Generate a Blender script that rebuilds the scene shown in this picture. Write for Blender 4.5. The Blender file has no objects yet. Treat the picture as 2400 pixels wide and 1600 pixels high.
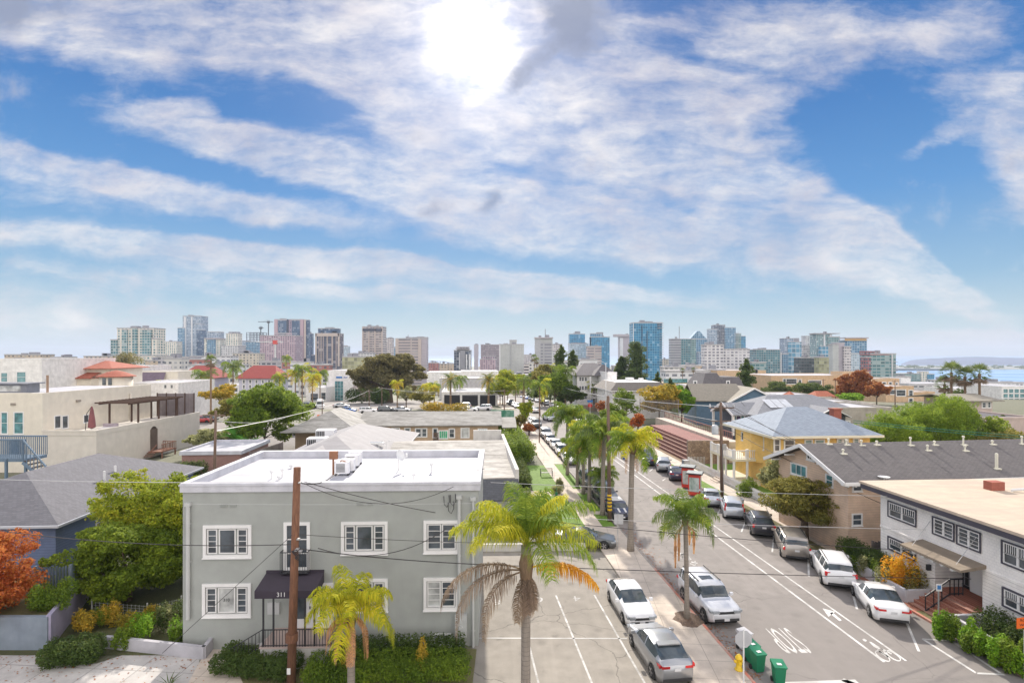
import bpy, math, random
import numpy as np
from mathutils import Vector, Matrix
R=math.radians; PI=math.pi
F=1267.; H=15.; HY=832.
SC=bpy.context.scene
COL=SC.collection
def tz(y):
    if y<150: return 0.
    if y<1130: return -0.051*(y-150)
    return -49.98
def P(px,py,Y): return Vector(((px-1200)/F*Y, Y, H-(py-HY)/F*Y))
def G(px,py,z=None):
    d=(py-HY)/F
    if z is not None: return P(px,py,(H-z)/d)
    Y=H/d
    if Y>150: Y=(H-7.65)/(d-.051) if d>.0522 else 1100
    return P(px,py,Y)
AST=math.atan(.078)   # yaw of the street grid
# ---------------------------------------------------------------- materials
MATS={}
def _n(nt,t,**k):
    n=nt.nodes.new(t)
    for a,b in k.items():
        if a in n.inputs: n.inputs[a].default_value=b
        else: setattr(n,a,b)
    return n
def newmat(name):
    m=bpy.data.materials.new(name); m.use_nodes=True
    nt=m.node_tree; nt.nodes.clear()
    out=nt.nodes.new('ShaderNodeOutputMaterial'); b=nt.nodes.new('ShaderNodeBsdfPrincipled')
    nt.links.new(b.outputs[0],out.inputs[0])
    return m,nt,b,out
def c4(c): return (c[0],c[1],c[2],1)
def mix(nt,a,b,f,mode='MIX'):
    n=nt.nodes.new('ShaderNodeMix'); n.data_type='RGBA'; n.blend_type=mode
    for s,v in ((6,a),(7,b),(0,f)):
        if hasattr(v,'links'): nt.links.new(v,n.inputs[s])
        elif s==0: n.inputs[0].default_value=v
        else: n.inputs[s].default_value=c4(v)
    return n.outputs[2]
def mth(nt,op,a,b=0.,c=None):
    n=nt.nodes.new('ShaderNodeMath'); n.operation=op
    for i,v in enumerate((a,b,c)):
        if v is None: continue
        if hasattr(v,'links'): nt.links.new(v,n.inputs[i])
        else: n.inputs[i].default_value=v
    return n.outputs[0]
def noise(nt,scale,detail=3,vec=None,rough=.55):
    n=_n(nt,'ShaderNodeTexNoise',Scale=scale,Detail=detail,Roughness=rough)
    if vec is not None: nt.links.new(vec,n.inputs['Vector'])
    return n.outputs['Fac']
def ramp(nt,f,a,b):
    n=nt.nodes.new('ShaderNodeMapRange'); n.inputs[1].default_value=a; n.inputs[2].default_value=b
    nt.links.new(f,n.inputs[0]); return n.outputs[0]
def coord(nt,which='Object'):
    return nt.nodes.new('ShaderNodeTexCoord').outputs[which]
def scaled(nt,vec,s,rot=0,loc=(0,0,0)):
    n=nt.nodes.new('ShaderNodeMapping'); n.inputs['Scale'].default_value=s; n.inputs['Rotation'].default_value=(0,0,rot)
    n.inputs['Location'].default_value=loc
    nt.links.new(vec,n.inputs[0]); return n.outputs[0]
def bump(nt,b,h,s,d=.02):
    n=_n(nt,'ShaderNodeBump',Strength=s,Distance=d)
    nt.links.new(h,n.inputs['Height']); nt.links.new(n.outputs[0],b.inputs['Normal'])
def uvz(nt):
    """vector (horizontal coordinate along the wall, height, 0) in object space for vertical faces"""
    co=coord(nt); s=nt.nodes.new('ShaderNodeSeparateXYZ'); nt.links.new(co,s.inputs[0])
    g=nt.nodes.new('ShaderNodeTexCoord').outputs['Normal']; sn=nt.nodes.new('ShaderNodeSeparateXYZ'); nt.links.new(g,sn.inputs[0])
    ax=mth(nt,'ABSOLUTE',sn.outputs[0]); ay=mth(nt,'ABSOLUTE',sn.outputs[1])
    k=mth(nt,'GREATER_THAN',ax,ay)
    u=mth(nt,'ADD',mth(nt,'MULTIPLY',s.outputs[1],k),mth(nt,'MULTIPLY',s.outputs[0],mth(nt,'SUBTRACT',1.,k)))
    cb=nt.nodes.new('ShaderNodeCombineXYZ'); nt.links.new(u,cb.inputs[0]); nt.links.new(s.outputs[2],cb.inputs[1])
    return cb.outputs[0],u,s.outputs[2],sn.outputs[2]
def M(name,col,rough=.85,var=.18,scale=1.2,bmp=.25,bscale=40,metal=0,kind=None,col2=None,spec=None,p=None):
    """procedural surface; kind selects a pattern"""
    if name in MATS: return MATS[name]
    m,nt,b,out=newmat(name); MATS[name]=m
    b.inputs['Roughness'].default_value=rough; b.inputs['Metallic'].default_value=metal
    if spec is not None: b.inputs['Specular IOR Level'].default_value=spec
    pos=nt.nodes.new('ShaderNodeNewGeometry').outputs['Position']
    co=coord(nt)
    f=ramp(nt,noise(nt,scale,5,pos),.3,.7)
    dark=tuple(x*(1-var) for x in col); lite=tuple(min(1,x*(1+var*.6)) for x in col)
    c=mix(nt,dark,lite,f)
    h=noise(nt,bscale,2,pos)
    if kind in('shingle','brick','plank','siding','ribs','tiles','wshingle'):
        if kind=='brick': w,hh,mo,off=.22,.075,.012,.5
        if kind=='shingle': w,hh,mo,off=.33,.16,.012,.5
        if kind=='wshingle': w,hh,mo,off=.2,.16,.01,.5
        if kind=='tiles': w,hh,mo,off=.3,.5,.03,0
        if kind in('shingle','tiles'):
            # roof: use x,y plan coordinates
            vec=pos if p is None else scaled(nt,pos,(1,1,1),p)
        else: vec=uvz(nt)[0]
        if kind in('shingle','brick','tiles','wshingle'):
            br=nt.nodes.new('ShaderNodeTexBrick'); nt.links.new(vec,br.inputs['Vector'])
            br.offset=off; br.inputs['Scale'].default_value=1
            br.inputs['Brick Width'].default_value=w; br.inputs['Row Height'].default_value=hh; br.inputs['Mortar Size'].default_value=mo
            c2=col2 or tuple(x*.6 for x in col)
            br.inputs['Color1'].default_value=c4(col); br.inputs['Color2'].default_value=c4(tuple(x*(.93 if kind=='wshingle' else .72) for x in col)); br.inputs['Mortar'].default_value=c4(c2)
            c=mix(nt,c,br.outputs['Color'],.45 if kind=='wshingle' else .75); h=br.outputs['Fac']
            inv=mth(nt,'SUBTRACT',1.,h); h=inv
        else:
            s=nt.nodes.new('ShaderNodeSeparateXYZ'); nt.links.new(vec,s.inputs[0])
            a,per=(1,.19) if kind=='siding' else (0,.14) if kind=='plank' else (0,.25)
            q=mth(nt,'MULTIPLY',s.outputs[a],1/per); fr=mth(nt,'FRACT',q)
            g=mth(nt,'LESS_THAN',fr,.12)
            c=mix(nt,c,tuple(x*(.68 if kind=='siding' else .45) for x in col),g)
            wn=nt.nodes.new('ShaderNodeTexWhiteNoise'); wn.noise_dimensions='1D'; nt.links.new(mth(nt,'FLOOR',q),wn.inputs['W'])
            if kind=='plank': c=mix(nt,c,tuple(x*.6 for x in col),mth(nt,'MULTIPLY',wn.outputs[0],.5))
            h=fr
        bump(nt,b,h,.6,.02)
    elif kind=='stone':
        v=_n(nt,'ShaderNodeTexVoronoi',Scale=3.2); nt.links.new(pos,v.inputs['Vector'])
        ve=_n(nt,'ShaderNodeTexVoronoi',Scale=3.2,feature='DISTANCE_TO_EDGE'); nt.links.new(pos,ve.inputs['Vector'])
        hs=nt.nodes.new('ShaderNodeSeparateColor'); nt.links.new(v.outputs['Color'],hs.inputs[0])
        c=mix(nt,c,col2 or tuple(x*.5 for x in col),hs.outputs[0])
        c=mix(nt,tuple(x*.3 for x in col),c,ramp(nt,ve.outputs['Distance'],0,.06)); bump(nt,b,ve.outputs['Distance'],.7,.05)
    elif kind=='stain':
        n2=ramp(nt,noise(nt,.35,6,scaled(nt,pos,(1,3.5,1),.5),.7),.42,.62)
        c=mix(nt,c,col2,n2)
        n3=ramp(nt,noise(nt,3.5,4,pos),.6,.75); c=mix(nt,c,tuple(x*.6 for x in col),mth(nt,'MULTIPLY',n3,.35))
        if bmp: bump(nt,b,h,bmp,.01)
    elif kind=='streak':
        n2=ramp(nt,noise(nt,1.3,5,scaled(nt,pos,(1,1,.12)),.65),.5,.75)
        c=mix(nt,c,col2 or tuple(x*.6 for x in col),mth(nt,'MULTIPLY',n2,.55))
        if bmp: bump(nt,b,h,bmp,.01)
    elif kind=='slab':
        # concrete flags: thin dark joints on a grid aligned with the street
        vec=scaled(nt,pos,(1,1,1),-AST*-1)
        s=nt.nodes.new('ShaderNodeSeparateXYZ'); nt.links.new(vec,s.inputs[0])
        per=p or 1.5; ls=[]
        for i in(0,1):
            fr=mth(nt,'FRACT',mth(nt,'MULTIPLY',s.outputs[i],1/per)); ls.append(mth(nt,'LESS_THAN',fr,.022))
        g=mth(nt,'MAXIMUM',ls[0],ls[1]); c=mix(nt,c,tuple(x*.5 for x in col),mth(nt,'MULTIPLY',g,.22 if 'roof' in name else .8))
        n3=ramp(nt,noise(nt,.5,6,pos,.7),.5,.72); c=mix(nt,c,tuple(x*.62 for x in col),mth(nt,'MULTIPLY',n3,.6))
        bump(nt,b,h,.2,.01)
    elif kind=='asphalt':
        n2=ramp(nt,noise(nt,.18,6,pos,.6),.35,.7); c=mix(nt,c,tuple(x*.72 for x in col),mth(nt,'MULTIPLY',n2,.6))
        n4=ramp(nt,noise(nt,.5,4,scaled(nt,pos,(2.4,.12,1),AST),.6),.5,.75); c=mix(nt,c,tuple(x*1.18 for x in col),mth(nt,'MULTIPLY',n4,.5))
        wv=nt.nodes.new('ShaderNodeTexVoronoi'); wv.feature='DISTANCE_TO_EDGE'; wv.inputs['Scale'].default_value=.16
        ds=nt.nodes.new('ShaderNodeVectorMath'); ds.operation='ADD'; nz=_n(nt,'ShaderNodeTexNoise',Scale=.8,Detail=4); nt.links.new(pos,nz.inputs['Vector'])
        nt.links.new(pos,ds.inputs[0]); nt.links.new(nz.outputs['Color'],ds.inputs[1]); nt.links.new(ds.outputs[0],wv.inputs['Vector'])
        cr=mth(nt,'LESS_THAN',wv.outputs['Distance'],.0035); c=mix(nt,c,tuple(x*.45 for x in col),mth(nt,'MULTIPLY',cr,.75))
        st=ramp(nt,noise(nt,1.1,3,pos),.62,.74); c=mix(nt,c,tuple(x*.5 for x in col),mth(nt,'MULTIPLY',st,.6)); sv=_n(nt,'ShaderNodeTexVoronoi',Scale=.55); nt.links.new(pos,sv.inputs['Vector']); sp_=ramp(nt,sv.outputs['Distance'],.2,.07); c=mix(nt,c,tuple(x*.45 for x in col),mth(nt,'MULTIPLY',sp_,.45)); pt=_n(nt,'ShaderNodeTexVoronoi',Scale=.11,distance='CHEBYCHEV'); nt.links.new(scaled(nt,pos,(1,.5,1),-AST),pt.inputs['Vector']); ps=nt.nodes.new('ShaderNodeSeparateColor'); nt.links.new(pt.outputs['Color'],ps.inputs[0]); c=mix(nt,c,tuple(x*.8 for x in col),mth(nt,'MULTIPLY',mth(nt,'GREATER_THAN',ps.outputs[0],.72),.55))
        bump(nt,b,noise(nt,90,2,pos),.35,.006)
    elif kind=='bark':
        s=nt.nodes.new('ShaderNodeSeparateXYZ'); nt.links.new(pos,s.inputs[0])
        w=mth(nt,'FRACT',mth(nt,'ADD',mth(nt,'MULTIPLY',s.outputs[2],5.5),mth(nt,'MULTIPLY',noise(nt,2,2,pos),.8)))
        c=mix(nt,c,tuple(x*.7 for x in col),mth(nt,'LESS_THAN',w,.16)); n5=ramp(nt,noise(nt,3,5,scaled(nt,pos,(6,6,.6)),.7),.4,.65); c=mix(nt,c,tuple(x*.6 for x in col),mth(nt,'MULTIPLY',n5,.6)); bump(nt,b,w,.5,.02)
    elif kind=='grass':
        n2=ramp(nt,noise(nt,14,4,pos,.7),.3,.7); c=mix(nt,c,col2 or tuple(x*.5 for x in col),n2)
        bump(nt,b,noise(nt,45,3,pos),.9,.05)
    elif kind=='wood':
        n2=ramp(nt,noise(nt,4,5,scaled(nt,pos,(9,9,.5)),.7),.35,.7); c=mix(nt,c,col2 or tuple(x*.4 for x in col),n2); bump(nt,b,n2,.5,.02)
    elif kind=='dirt':
        n2=ramp(nt,noise(nt,9,6,pos,.75),.4,.6); c=mix(nt,c,col2 or tuple(x*.5 for x in col),n2); bump(nt,b,n2,.6,.03)
    else:
        if bmp: bump(nt,b,h,bmp,.008)
    nt.links.new(c,b.inputs['Base Color'])
    return m
def leafmat(name,c1,c2,c3,tr=.35):
    if name in MATS: return MATS[name]
    m,nt,b,out=newmat(name); MATS[name]=m
    g=nt.nodes.new('ShaderNodeNewGeometry')
    cr=nt.nodes.new('ShaderNodeValToRGB'); e=cr.color_ramp.elements
    e[0].color=c4(c1); e[1].color=c4(c3); e[0].position=.05; e[1].position=.95
    x=e.new(.5); x.color=c4(c2)
    n1=noise(nt,.55,3,g.outputs['Position'])
    f=mth(nt,'ADD',mth(nt,'MULTIPLY',g.outputs['Random Per Island'],.55),mth(nt,'MULTIPLY',ramp(nt,n1,.3,.7),.45))
    nt.links.new(f,cr.inputs[0]); nt.links.new(cr.outputs[0],b.inputs['Base Color'])
    b.inputs['Roughness'].default_value=.7; b.inputs['Specular IOR Level'].default_value=.2
    t=nt.nodes.new('ShaderNodeBsdfTranslucent')
    tc=mix(nt,cr.outputs[0],(1.,.95,.35),.25,'MIX'); tc=mix(nt,cr.outputs[0],tc,.5)
    nt.links.new(tc,t.inputs[0])
    ms=nt.nodes.new('ShaderNodeMixShader'); ms.inputs[0].default_value=tr
    nt.links.new(b.outputs[0],ms.inputs[1]); nt.links.new(t.outputs[0],ms.inputs[2]); nt.links.new(ms.outputs[0],out.inputs[0])
    return m
def facade(name,wall,glass,fh=3.2,bw=3.,wh=.55,ww=.6,band=0,rough=.12,wrough=.8,gvar=.5,lit=.25,tower=0):
    """wall with a grid of window openings; object space, floors up z, bays along the wall"""
    if name in MATS: return MATS[name]
    m,nt,b,out=newmat(name); MATS[name]=m
    vec,u,z,nz=uvz(nt)
    fu=mth(nt,'MULTIPLY',u,1/bw); fz=mth(nt,'MULTIPLY',z,1/fh)
    a=mth(nt,'FRACT',fu); c=mth(nt,'FRACT',fz)
    def inside(x,w): return mth(nt,'LESS_THAN',mth(nt,'ABSOLUTE',mth(nt,'SUBTRACT',x,.5)),w/2)
    g=mth(nt,'MULTIPLY',inside(a,ww),inside(c,wh))
    g=mth(nt,'MULTIPLY',g,mth(nt,'LESS_THAN',mth(nt,'ABSOLUTE',nz),.5))
    cb=nt.nodes.new('ShaderNodeCombineXYZ'); nt.links.new(mth(nt,'FLOOR',fu),cb.inputs[0]); nt.links.new(mth(nt,'FLOOR',fz),cb.inputs[1])
    wn=nt.nodes.new('ShaderNodeTexWhiteNoise'); nt.links.new(cb.outputs[0],wn.inputs['Vector'])
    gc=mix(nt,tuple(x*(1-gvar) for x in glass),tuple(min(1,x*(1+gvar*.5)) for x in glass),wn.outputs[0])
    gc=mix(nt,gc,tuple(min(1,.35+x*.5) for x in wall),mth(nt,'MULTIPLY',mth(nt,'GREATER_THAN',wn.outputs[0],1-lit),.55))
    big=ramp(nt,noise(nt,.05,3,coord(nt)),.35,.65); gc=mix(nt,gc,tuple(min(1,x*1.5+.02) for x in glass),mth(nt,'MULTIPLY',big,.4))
    wc=mix(nt,tuple(x*.88 for x in wall),wall,ramp(nt,noise(nt,.15,4,coord(nt)),.35,.65))
    nt.links.new(mix(nt,wc,gc,g),b.inputs['Base Color'])
    r=nt.nodes.new('ShaderNodeMapRange'); nt.links.new(g,r.inputs[0]); r.inputs[3].default_value=wrough; r.inputs[4].default_value=rough
    nt.links.new(r.outputs[0],b.inputs['Roughness']); b.inputs['Specular IOR Level'].default_value=.3
    bump(nt,b,g,.5,-.15)
    return m
def glassm(name,col,rough=.06,met=0.):
    if name in MATS: return MATS[name]
    m,nt,b,out=newmat(name); MATS[name]=m
    pos=nt.nodes.new('ShaderNodeNewGeometry').outputs['Position']
    c=mix(nt,tuple(x*.55 for x in col),tuple(x*1.3 for x in col),ramp(nt,noise(nt,1.1,3,pos),.35,.65))
    nt.links.new(c,b.inputs['Base Color'])
    b.inputs['Roughness'].default_value=rough; b.inputs['Specular IOR Level'].default_value=.8; b.inputs['Metallic'].default_value=met
    return m
def paint(name,col,metal=.0,rough=.28,coat=.6):
    if name in MATS: return MATS[name]
    m,nt,b,out=newmat(name); MATS[name]=m
    pos=coord(nt)
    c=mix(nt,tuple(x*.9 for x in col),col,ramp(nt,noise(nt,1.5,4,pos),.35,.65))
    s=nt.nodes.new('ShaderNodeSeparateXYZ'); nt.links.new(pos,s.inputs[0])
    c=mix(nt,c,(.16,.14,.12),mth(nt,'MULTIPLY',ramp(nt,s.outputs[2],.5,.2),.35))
    nt.links.new(c,b.inputs['Base Color']); b.inputs['Metallic'].default_value=metal; b.inputs['Roughness'].default_value=rough
    b.inputs['Coat Weight'].default_value=coat; b.inputs['Coat Roughness'].default_value=.05
    return m
# ---------------------------------------------------------------- mesh builder
class MB:
    def __init__(s,X=None): s.v=[];s.f=[];s.m=[];s.X=X
    def pv(s,p):
        if s.X is not None: p=s.X@Vector(p)
        s.v.append((p[0],p[1],p[2])); return len(s.v)-1
    def poly(s,pts,m=0): s.f.append([s.pv(p) for p in pts]); s.m.append(m); return s
    def box(s,x0,x1,y0,y1,z0,z1,m=0):
        i=[s.pv(p) for p in((x0,y0,z0),(x1,y0,z0),(x1,y1,z0),(x0,y1,z0),(x0,y0,z1),(x1,y0,z1),(x1,y1,z1),(x0,y1,z1))]
        for q in((3,2,1,0),(4,5,6,7),(0,1,5,4),(1,2,6,5),(2,3,7,6),(3,0,4,7)): s.f.append([i[k] for k in q]); s.m.append(m)
        return s
    def prism(s,pts,z0,z1,m=0,mt=None):
        n=len(pts); a=[s.pv((p[0],p[1],z0)) for p in pts]; b=[s.pv((p[0],p[1],z1)) for p in pts]
        for k in range(n): s.f.append([a[k],a[(k+1)%n],b[(k+1)%n],b[k]]); s.m.append(m)
        s.f.append(b); s.m.append(m if mt is None else mt); s.f.append(a[::-1]); s.m.append(m); return s
    def bar(s,a,b,w,h=None,m=0):
        a=Vector(a);b=Vector(b);d=(b-a); 
        if d.length<1e-6: return s
        d.normalize(); up=Vector((0,0,1)) if abs(d.z)<.95 else Vector((1,0,0))
        x=d.cross(up).normalized(); y=x.cross(d); h=h or w; x*=w/2; y*=h/2
        i=[s.pv(p) for p in(a-x-y,a+x-y,a+x+y,a-x+y,b-x-y,b+x-y,b+x+y,b-x+y)]
        for q in((3,2,1,0),(4,5,6,7),(0,1,5,4),(1,2,6,5),(2,3,7,6),(3,0,4,7)): s.f.append([i[k] for k in q]); s.m.append(m)
        return s
    def tube(s,pts,rad,n=8,m=0,cap=True):
        pts=[Vector(p) for p in pts]; rings=[]
        rr=rad if hasattr(rad,'__len__') else [rad]*len(pts)
        for k,p in enumerate(pts):
            d=(pts[min(k+1,len(pts)-1)]-pts[max(k-1,0)]).normalized()
            up=Vector((0,1,0)) if abs(d.y)<.9 else Vector((1,0,0))
            x=d.cross(up).normalized(); y=d.cross(x)
            rings.append([s.pv(p+x*math.cos(2*PI*j/n)*rr[k]+y*math.sin(2*PI*j/n)*rr[k]) for j in range(n)])
        for a,b in zip(rings,rings[1:]):
            for j in range(n): s.f.append([a[j],a[(j+1)%n],b[(j+1)%n],b[j]]); s.m.append(m)
        if cap: s.f.append(rings[0][::-1]); s.m.append(m); s.f.append(rings[-1]); s.m.append(m)
        return s
    def disc(s,c,r,axis='z',n=16,m=0):
        pts=[]
        for j in range(n):
            a=2*PI*j/n; u,v=r*math.cos(a),r*math.sin(a)
            pts.append((c[0]+u,c[1]+v,c[2]) if axis=='z' else (c[0],c[1]+u,c[2]+v) if axis=='x' else (c[0]+u,c[1],c[2]+v))
        return s.poly(pts,m)
    def lathe(s,prof,c=(0,0,0),n=16,m=0):
        rings=[[s.pv((c[0]+r*math.cos(2*PI*j/n),c[1]+r*math.sin(2*PI*j/n),c[2]+z)) for j in range(n)] for r,z in prof]
        for a,b in zip(rings,rings[1:]):
            for j in range(n): s.f.append([a[j],a[(j+1)%n],b[(j+1)%n],b[j]]); s.m.append(m)
        s.f.append(rings[-1]); s.m.append(m); s.f.append(rings[0][::-1]); s.m.append(m); return s
    def mesh(s,name,mats,smooth=False):
        me=bpy.data.meshes.new(name); me.from_pydata(s.v,[],s.f); me.update()
        mats=mats if isinstance(mats,(list,tuple)) else [mats]
        for q in mats: me.materials.append(q)
        if any(s.m): me.polygons.foreach_set('material_index',s.m)
        if smooth: me.polygons.foreach_set('use_smooth',[True]*len(s.f))
        return me
    def build(s,name,mats,parent=None,smooth=False,label=None):
        o=bpy.data.objects.new(name,s.mesh(name,mats,smooth)); COL.objects.link(o)
        if parent is not None: o.parent=parent
        if label: o['label']=label
        return o
def tag(o,label=None,cat=None,group=None,kind=None):
    if label:o['label']=label
    if cat:o['category']=cat
    if group:o['group']=group
    if kind:o['kind']=kind
    return o
def thing(name,label,cat,loc=(0,0,0),rz=0,group=None,kind=None):
    o=bpy.data.objects.new(name,None); COL.objects.link(o); o.location=loc; o.rotation_euler=(0,0,rz); o.empty_display_size=.2
    return tag(o,label,cat,group,kind)
def addmesh(name,me,parent=None,loc=None,rz=0,scale=None):
    o=bpy.data.objects.new(name,me); COL.objects.link(o)
    if parent is not None: o.parent=parent
    if loc is not None: o.location=loc
    if rz: o.rotation_euler=(0,0,rz)
    if scale is not None: o.scale=(scale,)*3 if not hasattr(scale,'__len__') else scale
    return o
def struct(name,mb,mats,label,smooth=False):
    o=mb.build(name,mats,None,smooth); return tag(o,label,name.replace('_',' '),None,'structure')
def copy_tree(o,parent=None):
    c=o.copy(); COL.objects.link(c); c.parent=parent
    if parent is None:
        pass
    for ch in [q for q in bpy.data.objects if q.parent==o]: copy_tree(ch,c)
    return c
def quads_mesh(name,V,mats,mi=None):
    """V: (n,4,3) numpy array of separate quads"""
    n=len(V); me=bpy.data.meshes.new(name)
    me.vertices.add(4*n); me.vertices.foreach_set('co',np.asarray(V,dtype=np.float32).ravel())
    me.loops.add(4*n); me.loops.foreach_set('vertex_index',np.arange(4*n,dtype=np.int32))
    me.polygons.add(n); me.polygons.foreach_set('loop_start',np.arange(0,4*n,4,dtype=np.int32))
    try: me.polygons.foreach_set('loop_total',np.full(n,4,dtype=np.int32))
    except Exception: pass
    for q in (mats if isinstance(mats,(list,tuple)) else [mats]): me.materials.append(q)
    if mi is not None: me.polygons.foreach_set('material_index',np.asarray(mi,dtype=np.int32))
    me.update(calc_edges=True); return me
# ---------------------------------------------------------------- camera, sun, sky
cam=bpy.data.cameras.new('camera'); cam.lens=19.0; cam.sensor_width=36; cam.clip_end=60000; cam.clip_start=.5
cam.shift_y=(HY-800)/2400.
co=bpy.data.objects.new('camera',cam); COL.objects.link(co); co.location=(0,0,H); co.rotation_euler=(PI/2,0,0); SC.camera=co
SUN_EL=R(30); SUN_AZ=R(-4.0)
sd=Vector((math.sin(SUN_AZ)*math.cos(SUN_EL),math.cos(SUN_AZ)*math.cos(SUN_EL),math.sin(SUN_EL)))
sl=bpy.data.lights.new('sun','SUN'); sl.energy=3.3; sl.angle=R(1.2); sl.color=(1,.92,.81)
so=bpy.data.objects.new('sun',sl); COL.objects.link(so); so.rotation_euler=sd.to_track_quat('Z','Y').to_euler(); so.location=(0,0,60)
w=bpy.data.worlds.new('World'); SC.world=w; w.use_nodes=True
nt=w.node_tree; nt.nodes.clear()
wo=nt.nodes.new('ShaderNodeOutputWorld'); bg=nt.nodes.new('ShaderNodeBackground'); nt.links.new(bg.outputs[0],wo.inputs[0])
SKY=.1; bg.inputs[1].default_value=SKY
sky=nt.nodes.new('ShaderNodeTexSky'); sky.sky_type='NISHITA'; sky.sun_disc=False; sky.sun_elevation=SUN_EL; sky.sun_rotation=SUN_AZ
sky.altitude=300; sky.air_density=1.0; sky.dust_density=.4; sky.ozone_density=3.
tc=nt.nodes.new('ShaderNodeTexCoord'); dirv=tc.outputs['Generated']
sp=nt.nodes.new('ShaderNodeSeparateXYZ'); nt.links.new(dirv,sp.inputs[0])
dx,dy,dz=sp.outputs
ady=mth(nt,'MAXIMUM',mth(nt,'ABSOLUTE',dy),.12)
u=mth(nt,'DIVIDE',dx,ady); v=mth(nt,'DIVIDE',dz,ady)
cb=nt.nodes.new('ShaderNodeCombineXYZ'); nt.links.new(u,cb.inputs[0]); nt.links.new(v,cb.inputs[1]); uv=cb.outputs[0]
# warp the pattern plane
nw=_n(nt,'ShaderNodeTexNoise',Scale=2.2,Detail=6,Roughness=.6); nt.links.new(scaled(nt,uv,(1,1.7,1),R(12)),nw.inputs['Vector'])
vm=nt.nodes.new('ShaderNodeVectorMath'); vm.operation='SUBTRACT'; nt.links.new(nw.outputs['Color'],vm.inputs[0]); vm.inputs[1].default_value=(.5,.5,.5)
vs=nt.nodes.new('ShaderNodeVectorMath'); vs.operation='MULTIPLY'; nt.links.new(vm.outputs[0],vs.inputs[0]); vs.inputs[1].default_value=(.18,.10,0)
va=nt.nodes.new('ShaderNodeVectorMath'); va.operation='ADD'; nt.links.new(uv,va.inputs[0]); nt.links.new(vs.outputs[0],va.inputs[1]); wuv=va.outputs[0]
def blob(px,py,rx,ry,rot,st,vec=None):
    m=nt.nodes.new('ShaderNodeMapping'); m.vector_type='TEXTURE'
    m.inputs['Location'].default_value=((px-1200)/F,(HY-py)/F,0); m.inputs['Rotation'].default_value=(0,0,R(-rot)); m.inputs['Scale'].default_value=(rx/F,ry/F,1)
    nt.links.new(vec or wuv,m.inputs[0])
    # flatten z so the sphere gradient is a disc
    g=nt.nodes.new('ShaderNodeTexGradient'); g.gradient_type='SPHERICAL'; nt.links.new(m.outputs[0],g.inputs[0])
    return mth(nt,'MULTIPLY',g.outputs['Fac'],st)
def blobs(lst,vec=None):
    acc=None
    for b_ in lst:
        o=blob(*b_,vec=vec); acc=o if acc is None else mth(nt,'ADD',acc,o)
    return acc
# px,py,rx,ry,rotation (clockwise in the picture),strength
D=blobs([(120,10,640,190,4,2.2),(560,60,640,210,8,2.2),(900,190,460,230,16,1.7),(1120,120,420,340,20,2.2),(1290,320,540,190,26,2.3),
 (980,290,360,110,28,1.2),(1560,310,600,210,24,2.2),(1800,470,520,120,30,2.2),(2080,600,420,80,33,2.3),(2200,660,230,44,38,1.3),
 (1450,170,520,200,-4,1.6),(1800,110,420,170,-10,1.8),(1350,490,560,100,10,1.9),(1700,590,480,100,14,1.5),(1950,640,420,50,16,.8),
 (560,345,560,60,15,2.2),(900,430,560,76,14,2.3),(1150,510,480,90,12,2.0),(230,420,640,60,11,2.1),(650,490,620,46,10,1.8),(0,380,500,60,8,1.1),(90,462,360,34,10,1.2),
 (1350,560,460,70,12,1.1),(250,565,900,56,5,2.4),(900,620,760,44,6,2.2),(1380,672,460,34,5,1.9),(500,655,1000,46,3,1.2),(1100,700,620,36,4,1.6),(200,710,800,70,2,1.1),
 (2180,60,460,110,-24,1.5),(2370,230,320,200,20,1.7),(2420,400,240,120,30,1.3),(2130,345,140,46,-28,1.7),(2370,480,160,60,-20,.8),
 (400,258,120,32,0,1.8),(475,262,60,28,20,1.1),(980,395,160,34,-8,.8),(1620,130,300,50,10,-1.2),(1560,470,260,60,25,-.6),(760,225,420,80,14,-1.2),(1180,395,300,70,24,-1.7),(2010,330,200,200,40,-1.2),(2120,180,160,90,0,-.7),(1640,500,300,60,24,-.9),(1620,130,200,60,10,-1.),
 (2230,806,520,30,-1,2.2),(2350,798,300,26,0,1.3),(100,762,520,44,3,1.6),(640,800,600,40,0,.6)])
fine=mth(nt,'ADD',mth(nt,'MULTIPLY',noise(nt,4.2,10,scaled(nt,wuv,(1,3.5,1),R(20)),.66),.6),mth(nt,'MULTIPLY',noise(nt,12,8,scaled(nt,wuv,(1,2.6,1),R(28)),.65),.4))
puff=noise(nt,9,8,uv,.6)
fn=mth(nt,'ADD',mth(nt,'MULTIPLY',fine,.72),mth(nt,'MULTIPLY',puff,.28))
q=mth(nt,'MULTIPLY_ADD',mth(nt,'SUBTRACT',fn,.5),3.4,mth(nt,'MULTIPLY',mth(nt,'MINIMUM',D,1.5),.52))
msk=nt.nodes.new('ShaderNodeMapRange'); msk.interpolation_type='SMOOTHSTEP'; nt.links.new(q,msk.inputs[0]); msk.inputs[1].default_value=.08; msk.inputs[2].default_value=1.35
mask=mth(nt,'MULTIPLY',msk.outputs[0],.9)
# above and behind the picture: unseen broad cloud added to fill camera-facing walls
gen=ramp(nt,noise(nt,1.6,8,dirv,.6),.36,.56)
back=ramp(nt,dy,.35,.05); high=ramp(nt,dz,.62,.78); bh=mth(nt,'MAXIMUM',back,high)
mask=mth(nt,'MAXIMUM',mask,mth(nt,'MULTIPLY',gen,bh))
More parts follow.
